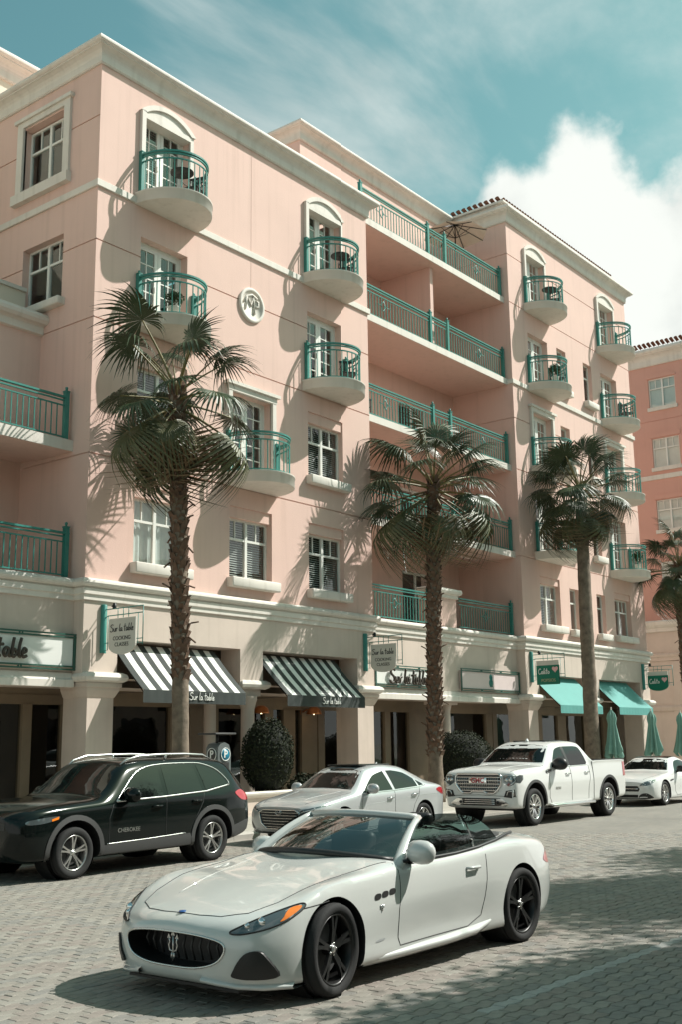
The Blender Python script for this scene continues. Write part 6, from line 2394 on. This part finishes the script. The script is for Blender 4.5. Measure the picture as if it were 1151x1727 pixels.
    for s_ in (-1, 1):
        c.seam('hood_gap', [(.08, s_ * .80), (.5, s_ * .84), (1.0, s_ * .86), (1.5, s_ * .89)], 'T', 0.005)
        c.seam('hood_crease', [(.1, s_ * .45), (.8, s_ * .50), (1.4, s_ * .58)], 'T', 0.004, 'paint_white')
    mirrors(c, 1.92, 1.36, .95, 'plastic_black', 1.7, out_=0.16)
    MB().rbox(2.45, 3.3, -.45, .45, 1.885, 1.918, 0.01).build('sunroof', 'car_glass_dark', t)
    MB().lathe([(0, 1.97), (.02, 1.96), (.05, 1.9)], (2.36, 0, 0), 10).build('roof_antenna', 'paint_white', t)
    MB().box(0.9, 4.9, -0.6, 0.6, 0.30, 0.42).build('chassis', 'plastic_black', t)
    return t


pickup = white_pickup()
place(pickup, 21.48, 12.25, 1.015, 0.935, 0.0)


# ------------------------------------------------------------------ small white coupe at the right edge
def white_coupe():
    t = thing('coupe_car', 'small white two-seat coupe with black roof at the right edge behind the pickup', 'car')
    rows = [
        (0.00, S(.50, .22, .64, .24, .70, .38, .70, .50, .65, .585, .54, .62, .28, .64, 0, .645)),
        (0.10, S(.60, .17, .78, .19, .84, .36, .84, .50, .79, .62, .64, .675, .33, .70, 0, .705)),
        (0.40, S(.65, .15, .87, .18, .90, .36, .90, .54, .86, .71, .70, .76, .36, .785, 0, .79)),
        (0.83, S(.65, .14, .885, .18, .905, .36, .905, .58, .865, .77, .72, .825, .37, .85, 0, .855)),
        (1.35, S(.65, .14, .88, .18, .895, .36, .905, .60, .87, .82, .74, .89, .38, .915, 0, .92)),
        (1.52, S(.65, .14, .88, .18, .895, .36, .905, .61, .87, .83, .72, .96, .38, 1.0, 0, 1.01)),
        (2.02, S(.65, .14, .88, .18, .895, .36, .905, .62, .87, .85, .58, 1.20, .34, 1.25, 0, 1.26)),
        (2.40, S(.65, .14, .88, .18, .895, .36, .905, .63, .87, .865, .57, 1.25, .33, 1.295, 0, 1.30)),
        (2.85, S(.65, .15, .885, .19, .90, .37, .905, .64, .875, .89, .57, 1.19, .33, 1.23, 0, 1.24)),
        (3.26, S(.65, .16, .885, .20, .905, .38, .905, .65, .875, .905, .63, 1.02, .35, 1.05, 0, 1.06)),
        (3.80, S(.60, .20, .83, .24, .86, .42, .86, .65, .82, .88, .63, .96, .33, .98, 0, .985)),
        (4.06, S(.50, .26, .70, .30, .73, .45, .73, .62, .70, .80, .54, .87, .28, .89, 0, .895)),
        (4.14, S(.42, .32, .60, .35, .63, .47, .63, .60, .60, .73, .46, .79, .24, .81, 0, .815)),
    ]
    c = Car(t, car_body(rows), 'paint_white')
    WX, WR = (0.83, 3.26), 0.322
    c.cut(arches(c, WX, WR + 0.008, 0.362, 0.905))
    arch_liner(t, WX, WR + 0.008, 0.362, 0.905)
    put_wheels(t, wheel_meshes(WR, 0.235, 0.23, (10, 'one'), 'rim_grey'), WX, 0.775, WR)
    c.patch('windshield', [(-.71, .925), (0, .95), (.71, .925), (.555, 1.175), (.3, 1.225), (0, 1.238), (-.3, 1.225), (-.555, 1.175)], 'F', 'car_glass_dark', 0.004, 0.08)
    rp = [(2.05, -.50), (2.4, -.53), (2.85, -.50), (2.88, 0), (2.85, .50), (2.4, .53), (2.05, .50), (2.0, 0)]
    c.patch('roof_panel', rp, 'T', 'car_glass_dark', 0.005, 0.1)
    for s_, V in ((-1, 'R'), (1, 'L')):
        g1 = spl([(1.64, .875), (1.75, .955), (1.95, 1.08), (2.15, 1.165), (2.45, 1.195)], 4) + spl([(2.70, 1.165), (2.82, 1.08), (2.88, .925)], 3)
        c.patch('side_window', g1, V, 'car_glass_dark', 0.004, 0.07)
        c.seam('door_gap', [(1.60, .86), (1.50, .68), (1.50, .36), (1.60, .25), (2.6, .25), (2.78, .40), (2.82, .70), (2.88, .90)], V, 0.0045)
        handle(c, 2.62, .745, V, 'paint_white', 0.2)
        c.patch('fender_vent', spl([(1.18, .63), (1.40, .66), (1.42, .69), (1.20, .67)], 3, True), V, 'plastic_black', 0.004, 0.04)
        lamp = spl([(s_ * .50, .545), (s_ * .62, .635), (s_ * .76, .685), (s_ * .845, .70), (s_ * .85, .65), (s_ * .78, .575), (s_ * .64, .535)], 4, True)
        hl = c.patch('headlight', lamp, 'F', 'lamp_lens', 0.005, 0.04, 0.01)
        c.seam('lamp_strip', [(s_ * .60, .60), (s_ * .74, .66), (s_ * .83, .68)], 'F', 0.007, 'lamp_chrome', 0.0, hl)
        c.patch('air_intake', spl([(s_ * .46, .20), (s_ * .52, .31), (s_ * .70, .34), (s_ * .83, .23), (s_ * .7, .19)], 4, True), 'F', 'plastic_black', 0.005, 0.05)
        c.seam('hood_gap', [(.14, s_ * .55), (.5, s_ * .70), (1.35, s_ * .78)], 'T', 0.004)
    c.patch('grille', [(-.44, .53), (.44, .53), (.50, .45), (.46, .385), (-.46, .385), (-.50, .45)], 'F', 'plastic_black', 0.005, 0.05)
    MB().tube(c.line([(-.46, .455), (.46, .455)], 'F', 0, .06, 0.014), 0.014, 6).build('grille_bar', 'chrome', t)
    h, _ = c.hit('F', 0, .455)
    st = MB()
    ex = h.x - 0.03
    st.tube([(ex, .07 * cos(a), .455 + .07 * sin(a)) for a in [2 * pi * i / 24 for i in range(24)]], 0.007, 5, closed=True)
    for k in range(3):
        a = pi / 2 + k * 2 * pi / 3
        st.tube([(ex, 0, .455), (ex, .068 * cos(a), .455 + .068 * sin(a))], [0.010, 0.004], 5)
    st.build('star_emblem', 'chrome', t)
    c.patch('lower_intake', [(-.46, .20), (.46, .20), (.44, .30), (-.44, .30)], 'F', 'plastic_black', 0.005, 0.06)
    MB().tube(c.line([(-.8, .175), (-.5, .165), (0, .16), (.5, .165), (.8, .175)], 'F', 0, .06, 0.01), 0.012, 5).build('splitter', 'chrome', t)
    mirrors(c, 1.76, .955, .865, 'plastic_black', 1.1)
    c.patch('rear_glass', [(-.5, 1.07), (.5, 1.07), (.45, 1.18), (-.45, 1.18)], 'B', 'car_glass_dark', 0.004, 0.08)
    return t


coupe = white_coupe()
place(coupe, 29.75, 12.75, 0.905, 1.0, 0.0)
# ================================================================== lettering by hand-drawn strokes
GLYPH = {
    'S': (0.70, [[(.62, .90), (.50, 1.0), (.25, .97), (.12, .80), (.25, .62), (.50, .46), (.54, .22), (.36, .04), (.12, .06), (.0, .20)]]),
    'u': (0.50, [[(0, .50), (.03, .16), (.16, .05), (.30, .20), (.35, .50)], [(.35, .50), (.36, .14), (.46, .06)]]),
    'r': (0.36, [[(0, .50), (.05, .06)], [(.04, .28), (.16, .48), (.28, .44)]]),
    ' ': (0.26, []),
    'l': (0.24, [[(.20, 1.05), (.08, .60), (.05, .14), (.18, .05)]]),
    'a': (0.50, [[(.33, .44), (.16, .50), (.02, .30), (.08, .07), (.22, .10), (.33, .40)], [(.34, .48), (.35, .12), (.46, .06)]]),
    't': (0.40, [[(.22, 1.0), (.13, .50), (.11, .12), (.24, .04)], [(-.06, .62), (.40, .66)]]),
    'b': (0.42, [[(.16, 1.05), (.06, .50), (.04, .06), (.10, .34), (.25, .42), (.31, .22), (.17, .04), (.04, .10)]]),
    'e': (0.38, [[(.01, .24), (.24, .32), (.27, .45), (.14, .50), (.02, .30), (.08, .06), (.32, .12)]]),
    'C': (0.58, [[(.50, .82), (.34, .98), (.08, .74), (.02, .32), (.20, .03), (.52, .16)]]),
    'i': (0.22, [[(.02, .50), (.03, .14), (.14, .05)], [(.05, .72), (.06, .76)]]),
    'o': (0.42, [[(.18, .50), (.02, .30), (.10, .06), (.28, .12), (.32, .36), (.18, .50)]]),
}


def strokes(txt):
    x, out = 0.0, []
    for ch in txt:
        adv, ps = GLYPH[ch]
        for p in ps:
            out.append([(x + a, b) for a, b in (spl(p, 5) if len(p) > 2 else p)])
        x += adv
    return out, x


def script(txt, height, r, P, matname, parent, name='lettering', flat=1.0):
    """handwriting laid out in the plane P(u, v) -> point, centred on u = 0; r = half stroke width"""
    st, w = strokes(txt)
    m_ = MB()
    for s_ in st:
        m_.tube([P((x - w / 2) * height, y * height) for x, y in s_], r, 6)
    return m_.build(name, matname, parent)


# ---- fascia signs on the ground floor wall
def fascia(label, x0, x1, z0, z1, board, y=GY):
    t = thing('shop_sign', label, 'sign', ((x0 + x1) / 2, y - 0.08, z0), world_coords=True)
    MB().box(x0 + 0.07, x1 - 0.07, y - 0.10, y - 0.002, z0 + 0.07, z1 - 0.07).build('panel', board, t)
    f = MB()
    for a, b in ((z0, z0 + 0.035), (z0 + 0.065, z0 + 0.10), (z1 - 0.035, z1), (z1 - 0.10, z1 - 0.065)):
        f.box(x0, x1, y - 0.135, y - 0.105, a, b)
    for x in (x0, x1 - 0.06):
        f.box(x, x + 0.06, y - 0.131, y - 0.103, z0 + 0.002, z1 - 0.002)
    n_ = 3
    for i in range(1, n_):
        x = x0 + (x1 - x0) * i / n_
        f.box(x - 0.05, x - 0.02, y - 0.13, y - 0.104, z0 + 0.035, z0 + 0.065).box(x + 0.02, x + 0.05, y - 0.13, y - 0.104, z0 + 0.035, z0 + 0.065)
        f.box(x - 0.05, x - 0.02, y - 0.13, y - 0.104, z1 - 0.065, z1 - 0.035).box(x + 0.02, x + 0.05, y - 0.13, y - 0.104, z1 - 0.065, z1 - 0.035)
    f.build('frame', 'sign_frame', t)
    return t


t = fascia('white shop sign with dark brown script letters at the left edge of the picture', 11.6, 16.0, 3.45, 4.26, 'sign_white')
script('Sur la table', 0.40, 0.036, lambda u, v: (13.72 + u, GY - 0.19, 3.66 + v), 'letter_brown', t)
t = fascia('white shop sign with dark script letters behind the middle palm', 27.25, 30.75, 3.44, 4.12, 'sign_white')
script('Sur la table', 0.43, 0.038, lambda u, v: (28.90 + u * 0.98, GY - 0.19, 3.56 + v), 'letter_brown', t)
t = fascia('pale pink shop sign with a small teal emblem above the round bush', 32.05, 35.98, 3.44, 4.20, 'sign_pink')
em = MB()
em.lathe([(0.0, -0.01), (0.13, -0.008), (0.14, 0)], (34.0, GY - 0.102, 3.76), 20, 'y')
em.lathe([(0.0, -0.01), (0.10, -0.008), (0.11, 0)], (34.0, GY - 0.102, 3.95), 20, 'y')
for a in (-0.5, 0, 0.5):
    em.tube([(34.0 + 0.14 * a, GY - 0.11, 3.62), (34.0 + 0.10 * a, GY - 0.11, 3.98)], 0.018, 5)
em.build('emblem', 'teal_metal', t)


# ---- hanging signs on brackets
def hanging_sign(label, x, board, words, shape='round', y_wall=FY):
    t = thing('hanging_sign', label, 'sign', (x, y_wall, 3.85))
    p = MB()
    p.lathe([(0.075, 0.0), (0.075, 1.08), (0.06, 1.10), (0, 1.10)], (0, -0.03, 0), 10)
    p.build('wall_post', 'teal_metal', t)
    b = MB()
    y0, y1 = -0.05, -1.36
    b.tube([(0, y0, 0.98), (0, y1, 0.98)], 0.012, 6).tube([(0, y0 - 0.02, 0.70), (0, y0 - 0.05, 0.80), (0, y0 - 0.14, 0.83), (0, y1, 0.83)], 0.012, 6)
    b.tube([(0, y1, 0.98), (0, y1, 0.12)], 0.012, 6)
    b.tube([(0, y0 - 0.14, 0.83), (0, y0 - 0.14, 0.06), (0, y0, 0.06)], 0.010, 6).tube([(0, y1 + 0.16, 0.83), (0, y1 + 0.16, 0.16), (0, y1, 0.16)], 0.010, 6)
    b.tube([(0, y0, 0.22), (0, y0 - 0.25, 0.22)], 0.010, 6).tube([(0, y1, 0.26), (0, y1 + 0.2, 0.26)], 0.010, 6)
    for y in (-0.52, -0.70, -0.88):
        b.tube([(0, y, 0.76), (0, y, 0.98)], 0.010, 6)
    b.build('bracket', 'teal_metal', t)
    l = MB().tube([(0, -0.30, 1.03), (0.02, -0.36, 1.10)], 0.015, 6)
    l.lathe([(0.0, 0.10), (0.04, 0.09), (0.045, 0.0), (0.05, -0.04)], (0.03, -0.36, 1.02), 10)
    l.build('spot_lamp', 'black_metal', t)
    ya, yb = -0.24, -1.14
    cy = (ya + yb) / 2
    if shape == 'round':
        poly = [(ya, 0.75), (ya, 0.20)] + [(cy + (ya - cy) * cos(a), 0.16 - 0.22 * sin(a)) for a in [pi * i / 14 for i in range(15)]] + [(yb, 0.20), (yb, 0.75)]
    else:
        poly = [(ya, 0.75), (ya, -0.10), (yb, -0.10), (yb, 0.75)]
    MB().prism(poly, -0.022, 0.022, 'x').build('board', board, t)
    return t, cy


for i, (x, lab) in enumerate(((16.55, 'grey hanging sign with handwriting on a teal bracket left of the striped awnings'),
                              (26.42, 'grey hanging sign with handwriting on a teal bracket right of the striped awnings'))):
    t, cy = hanging_sign(lab, x, 'sign_grey', None)
    script('Sur la table', 0.165, 0.0085, lambda u, v, c=cy: (-0.026, c - u, 0.45 + v), 'letter_black', t)
    lettering('COOKING', 0.125, 'letter_black', (-0.026, cy, 0.30), (radians(90), 0, radians(-90)), t, 0.002)
    lettering('CLASSES', 0.125, 'letter_black', (-0.026, cy, 0.16), (radians(90), 0, radians(-90)), t, 0.002)


def heart(m_, cy, cz, s_, x):
    pts = []
    for i in range(28):
        a = 2 * pi * i / 28
        u = 16 * sin(a) ** 3
        v = 13 * cos(a) - 5 * cos(2 * a) - 2 * cos(3 * a) - cos(4 * a)
        pts.append((cy - u * s_ / 16, cz + v * s_ / 16))
    m_.prism(pts, x - 0.012, x, 'x')


for x, lab, shape in ((36.42, 'teal square hanging sign with a pink heart above the first teal awning', 'square'),
                      (46.25, 'teal rounded hanging sign with a pink heart at the end of the building', 'round')):
    t, cy = hanging_sign(lab, x, 'sign_grey', None, shape)
    z0 = 0.58
    if shape == 'square':
        MB().box(-0.027, 0.027, -1.14, -0.24, -0.104, z0).build('teal_face', 'sign_teal', t)
        lettering('POPSIOS', 0.15, 'letter_gold', (-0.034, cy - 0.02, 0.04), (radians(90), 0, radians(-90)), t, 0.003)
        zt = 0.27
    else:
        poly = [(-0.24, z0), (-0.24, 0.20)] + [(cy + 0.45 * cos(a), 0.16 - 0.23 * sin(a)) for a in [pi * i / 14 for i in range(15)]] + [(-1.14, 0.20), (-1.14, z0)]
        MB().prism(poly, -0.027, 0.027, 'x').build('teal_face', 'sign_teal', t)
        zt = 0.24
    script('Calito', 0.20, 0.014, lambda u, v, c=cy, z=zt: (-0.034, c + 0.14 - u * 0.95, z + v), 'letter_white', t)
    h_ = MB()
    heart(h_, cy - 0.30, zt + 0.16, 0.12, -0.028)
    h_.build('heart', 'heart_pink', t)


# ---- awnings
def awning(label, x0, x1, mats, n_stripe, group, text=None, tint=None):
    yw, zt, yf, zf, zv = FY + 0.30, 4.12, 19.18, 3.03, 2.74
    t = thing('awning', label, 'awning', ((x0 + x1) / 2, FY, zv), group=group, world_coords=True)
    m_ = MB()
    k = n_stripe
    for i in range(k):
        a, b = x0 + (x1 - x0) * i / k, x0 + (x1 - x0) * (i + 1) / k
        mi = i % 2 if len(mats) > 1 else 0
        nn = 5
        for j in range(nn):
            u0, u1 = j / nn, (j + 1) / nn

            def Q(x, u):
                sag = 0.035 * sin(pi * u)
                return (x, yw + (yf - yw) * u, zt + (zf - zt) * u - sag)
            m_.quad(Q(a, u0), Q(b, u0), Q(b, u1), Q(a, u1), mi)
    m_.build('canopy', mats, t)
    v = MB()
    n_ = 40
    pts = [(x0 + (x1 - x0) * i / n_, yf - 0.006 + 0.010 * sin(i * 1.9)) for i in range(n_ + 1)]
    vv = [(x, yf - 0.004, zf) for x, y in pts] + [(x, y, zv) for x, y in pts]
    v.add(vv, [(i, i + 1, i + n_ + 2, i + n_ + 1) for i in range(n_)], 0, True)
    v.build('valance', mats[0], t)
    for x in (x0 + 0.02, (x0 + x1) / 2, x1 - 0.02):
        MB().tube([(x, yw, zt - 0.06), (x, yf + 0.01, zf - 0.06), (x, yw, zf - 0.05)], 0.015, 5).build('arm', 'black_metal', t)
    if text:
        script(text, 0.17, 0.0095, lambda u, v_: ((x0 + x1) / 2 + 0.15 + u * 1.0, yf - 0.022, zv + 0.08 + v_), 'letter_white', t)
    return t


g = 'black and white striped awnings'
awning('black and white striped awning behind the nearest palm', 17.08, 20.42, ['awning_black', 'awning_white'], 17, g, 'Sur la table')
awning('black and white striped awning to the right of the tall bush', 21.98, 25.32, ['awning_black', 'awning_white'], 17, g, 'Sur la table')
g = 'plain teal awnings'
awning('plain teal awning under the square teal sign', 37.0, 40.45, ['awning_teal'], 4, g)
awning('plain teal awning at the end of the building, right of the bare-trunk palm', 41.95, 45.2, ['awning_teal'], 4, g)


# ---- closed patio umbrellas
def closed_umbrella(label, x, y, h, seed):
    r_ = random.Random(seed)
    t = thing('patio_umbrella', label, 'umbrella', (x, y, 0.14), group='folded teal patio umbrellas')
    MB().tube([(0, 0, 0.02), (0, 0, h + 0.02)], 0.024, 8).lathe([(0, h + 0.10), (0.03, h + 0.07), (0.02, h)], (0, 0, 0), 8).build('pole', 'sign_grey', t)
    MB().lathe([(0, 0.10), (0.06, 0.10), (0.08, 0.06), (0.26, 0.05), (0.27, 0.0), (0, 0)], (0, 0, 0), 20).build('base', 'black_metal', t)
    m_ = MB()
    n_ = 56
    zs = [h, h - 0.06, h - 0.16, h - 0.3, h - 0.5, h - 0.8, h - 1.1, h - 1.35, h - 1.52, h - 1.62]
    rs = [0.03, 0.06, 0.13, 0.155, 0.12, 0.155, 0.185, 0.22, 0.25, 0.20]
    ph = [r_.uniform(0, 6) for _ in range(4)]
    v = []
    for z, r in zip(zs, rs):
        k = (h - z) / 1.6
        for j in range(n_):
            a = 2 * pi * j / n_
            q = 1 + (0.10 + 0.38 * k) * sin(8 * a + ph[0] + 1.2 * k) + 0.16 * k * sin(3 * a + ph[1]) + 0.08 * sin(13 * a + ph[2])
            dz = 0.10 * k * sin(4 * a + ph[3]) if k > 0.8 else 0
            v.append((r * q * cos(a), r * q * sin(a), z + dz))
    m_.add(v, [(i * n_ + j, i * n_ + (j + 1) % n_, (i + 1) * n_ + (j + 1) % n_, (i + 1) * n_ + j) for i in range(len(zs) - 1) for j in range(n_)], 0, True)
    m_.build('folded_canopy', 'umbrella_teal', t)


closed_umbrella('folded teal patio umbrella directly behind the bed of the pickup', 37.45, 17.45, 2.68, 1)
closed_umbrella('folded teal patio umbrella behind the roof of the small white coupe', 40.9, 17.45, 2.68, 2)
closed_umbrella('folded teal patio umbrella cut by the right edge of the picture', 43.75, 17.45, 2.66, 3)

# ---- parking pay station
t = thing('pay_station', 'grey parking pay station with a round blue P sign behind the black car', 'parking meter', (17.12, 16.85, 0.137))
kb = MB()
prof = [(-0.19, 0.0), (0.19, 0.0), (0.19, 1.50), (0.13, 1.66), (0.0, 1.71), (-0.12, 1.68), (-0.19, 1.60)]
kb.prism(prof, -0.17, 0.17, 'y')
kb.build('cabinet', 'kiosk_grey', t)
MB().box(-0.16, 0.13, -0.176, -0.168, 0.95, 1.30).build('screen_panel', 'kiosk_dark', t)
MB().tube([(-0.05, 0, 1.68), (-0.05, 0, 1.86)], 0.03, 8).build('mast', 'kiosk_dark', t)
MB().rbox(-0.36, 0.26, -0.26, 0.26, 1.86, 1.90, 0.012).build('solar_panel', 'kiosk_dark', t)
for nm, loc, rot, mt in (('front', (0.02, -0.172, 1.46), (radians(90), 0, 0), 'kiosk_blue'), ('side', (-0.192, 0.0, 1.46), (radians(90), 0, radians(-90)), 'kiosk_dark')):
    d = MB()
    d.lathe([(0, 0.012), (0.135, 0.012), (0.135, 0)], (0, 0, 0), 28)
    o = d.build('round_sign', mt, t)
    o.location = loc
    o.rotation_euler = rot
    MB().tube([(0.128 * cos(a), 0.128 * sin(a), 0.012) for a in [2 * pi * i / 28 for i in range(28)]], 0.009, 5, closed=True).build('ring', 'letter_white', o)
    lettering('P', 0.21, 'letter_white', (0, 0, 0.016), (0, 0, 0), o, 0.003, 0.004)

# ---- copper wall lamps under the second awning
for x, lab in ((23.08, 'copper dome wall lamp beside the tall bush'), (25.34, 'copper dome wall lamp under the valance of the right striped awning')):
    t = thing('wall_lamp', lab, 'lamp', (x, SY - 0.04, 2.68), group='copper wall lamps')
    t.scale = (1.3, 1.3, 1.3)
    MB().tube([(0, 0.03, 0.0), (0, -0.12, 0.06), (0, -0.30, 0.02)], 0.02, 7).lathe([(0.06, 0.0), (0.06, 0.02)], (0, 0.02, 0), 12, 'y').build('arm', 'copper', t)
    MB().lathe([(0.0, 0.12), (0.08, 0.11), (0.14, 0.06), (0.17, -0.02), (0.18, -0.05), (0.16, -0.04), (0.12, 0.04), (0, 0.08)], (0, -0.32, 0.0), 20).build('shade', 'copper', t)
    MB().lathe([(0.0, 0.05), (0.04, 0.03), (0.045, -0.02), (0, -0.05)], (0, -0.32, -0.01), 12).build('bulb', 'lit_bulb', t)

# ---- little pendant lamps lit inside the shop under the pink sign
for x, y, z, w_ in ((32.9, 22.6, 2.32, 'leftmost'), (33.25, 22.9, 2.34, 'middle'), (34.55, 22.7, 2.50, 'rightmost')):
    t = thing('pendant_lamp', w_ + ' of the small lit pendant lamps inside the shop under the pale pink sign', 'lamp', (x, y, z), group='pendant lamps in the shop under the pink sign')
    MB().tube([(0, 0, 0.05), (0, 0, 4.55 - z)], 0.008, 5).build('cord', 'black_metal', t)
    MB().lathe([(0, 0.06), (0.05, 0.03), (0.06, -0.02), (0.03, -0.06), (0, -0.065)], (0, 0, 0), 12).build('bulb', 'lit_bulb', t)

# ---- terrace umbrella
t = thing('terrace_umbrella', 'open beige umbrella on the roof terrace', 'umbrella', (34.35, 21.3, 18.63))
MB().tube([(0, 0, 0), (0.06, 0, 2.75)], 0.025, 8).build('pole', 'black_metal', t)
cn = MB()
v = [(0.06, 0, 2.78)]
for i in range(8):
    a = 2 * pi * i / 8 + 0.3
    v.append((0.06 + 1.25 * cos(a), 1.25 * sin(a), 2.34))
cn.add(v, [(0, i + 1, (i + 1) % 8 + 1) for i in range(8)])
cn.build('canopy', 'umbrella_beige', t)
for i in range(8):
    a = 2 * pi * i / 8 + 0.3
    MB().tube([(0.06, 0, 2.755), (0.06 + 1.24 * cos(a), 1.24 * sin(a), 2.322)], 0.014, 5).tube([(0.06, 0, 2.2), (0.06 + 0.6 * cos(a), 0.6 * sin(a), 2.53)], 0.010, 5).build('rib', 'black_metal', t)


# ---- furniture on the balconies
def chair(label, x, y, z, rz):
    t = thing('balcony_chair', label, 'chair', (x, y, z), rz, group='dark balcony chairs')
    MB().rbox(-0.24, 0.24, -0.24, 0.24, 0.40, 0.45, 0.015).build('seat', 'furniture_dark', t)
    b = MB()
    for i in range(6):
        b.box(-0.22 + i * 0.08, -0.19 + i * 0.08, 0.21, 0.235, 0.45, 0.86)
    b.box(-0.24, 0.24, 0.205, 0.24, 0.86, 0.92)
    b.build('backrest', 'furniture_dark', t)
    for sx in (-0.21, 0.21):
        for sy in (-0.21, 0.21):
            MB().tube([(sx, sy, 0), (sx, sy, 0.42)], 0.016, 5).build('leg', 'furniture_dark', t)
        MB().tube([(sx * 1.1, -0.2, 0.45), (sx * 1.1, -0.2, 0.64), (sx * 1.1, 0.22, 0.66)], 0.014, 5).build('armrest', 'furniture_dark', t)


def table(label, x, y, z):
    t = thing('balcony_table', label, 'table', (x, y, z), group='dark balcony tables')
    MB().lathe([(0, 0.70), (0.30, 0.70), (0.30, 0.67), (0, 0.67)], (0, 0, 0), 20).build('top', 'furniture_dark', t)
    MB().tube([(0, 0, 0), (0, 0, 0.68)], 0.02, 6).lathe([(0.2, 0), (0.2, 0.02), (0.02, 0.04)], (0, 0, 0), 14).build('pedestal', 'furniture_dark', t)


chair('dark chair on the top left balcony nearest the corner', 18.62, 19.42, 15.39, radians(-70))
table('small dark table on the top left balcony nearest the corner', 18.1, 19.3, 15.39)
chair('dark chair on the top balcony beside the galleries', 25.1, 19.45, 15.39, radians(-60))
table('small dark table on the top balcony beside the galleries', 24.6, 19.3, 15.39)
chair('dark chair on the second balcony beside the galleries', 25.1, 19.45, 12.09, radians(-40))
chair('dark chair on the topmost balcony of the far block', 38.7, 19.4, 18.68, radians(-60))
table('small dark table on the topmost balcony of the far block', 38.1, 19.3, 18.68)
chair('dark chair on the second balcony of the far block', 38.6, 19.4, 15.38, radians(-30))
chair('dark chair on the end balcony of the far block, second from the top', 45.0, 19.4, 15.38, radians(-30))
chair('dark chair in the upper gallery right of its middle posts', 33.4, 21.4, 15.31, radians(200))
chair('dark chair in the third gallery near the left end', 28.2, 21.3, 11.93, radians(160))

def potted_plant(label, x, y, z, h, seed):
    r_ = random.Random(seed)
    t = thing('potted_plant', label, 'plant', (x, y, z), group='potted plants on balconies')
    MB().lathe([(0, 0), (0.10, 0), (0.15, 0.26), (0.165, 0.28), (0.14, 0.28), (0.13, 0.24), (0, 0.24)], (0, 0, 0), 14).build('pot', 'sign_grey', t)
    m_ = MB()
    pts = []
    for i in range(420):
        d = Vector((r_.gauss(0, 1), r_.gauss(0, 1), r_.gauss(0.5, 1))).normalized()
        k = r_.random() ** 0.4
        pts.append(((d.x * 0.26 * k, d.y * 0.26 * k, 0.28 + h * 0.5 + d.z * h * 0.5 * k), d))
    leaf_cloud(m_, pts, 0.09, r_)
    stuff(m_.build('foliage', 'oak_leaf', t))


potted_plant('bushy potted plant on the lowest end balcony of the far block', 44.7, 19.2, 8.76, 0.6, 3)
potted_plant('bushy potted plant on the second balcony of the far block', 38.0, 19.2, 15.39, 0.55, 4)
potted_plant('small potted plant on the second left balcony behind the palm tip', 17.9, 19.3, 12.1, 0.4, 5)

# ================================================================== the far side of the street, behind the camera (seen only in reflections)
opp = thing('opposite_building', 'pink arcaded building on the opposite side of the street behind the camera', 'building', (20, -24, 0.1), world_coords=True)
mb = MB()


def ow(u, d, z):
    return (u, -24 - d, z)


oo = []
for i in range(24):
    for z in (5.9, 9.2, 12.5):
        oo.append((-38 + i * 4.6, -38 + i * 4.6 + 1.7, z, z + 1.9))
    oo.append((-38.6 + i * 4.6, -35.4 + i * 4.6, 0.1, 3.8))
wall(mb, -40, 72, 0.1, 16, oo, ow, 0.4)
mb.quad((-40, -24, 16), (72, -24, 16), (72, -36, 16), (-40, -36, 16))
mb.build('wall', 'pink_stucco', opp)
MB().quad((-40, -24.5, 0.1), (72, -24.5, 0.1), (72, -24.5, 16), (-40, -24.5, 16)).build('dark_glazing', 'car_glass_dark', opp)
MB().sweep([(0, 5.0), (0.2, 5.1), (0.2, 5.5), (0, 5.6)], [(72, -24), (-40, -24)]).build('belt_cornice', 'trim', opp)
for i, (x, y, h) in enumerate(((-6.0, -4.0, 5.2), (1.5, -5.5, 6.0), (8.0, -5.0, 5.5), (15.0, -6.0, 6.2), (22.5, -4.5, 5.6), (30.0, -5.5, 6.0), (38, -5.0, 5.6))):
    shade_tree('rounded leafy tree in the row on the lawn behind the camera', x, y, h, 2.4, 1.7, 60 + i, 4500)
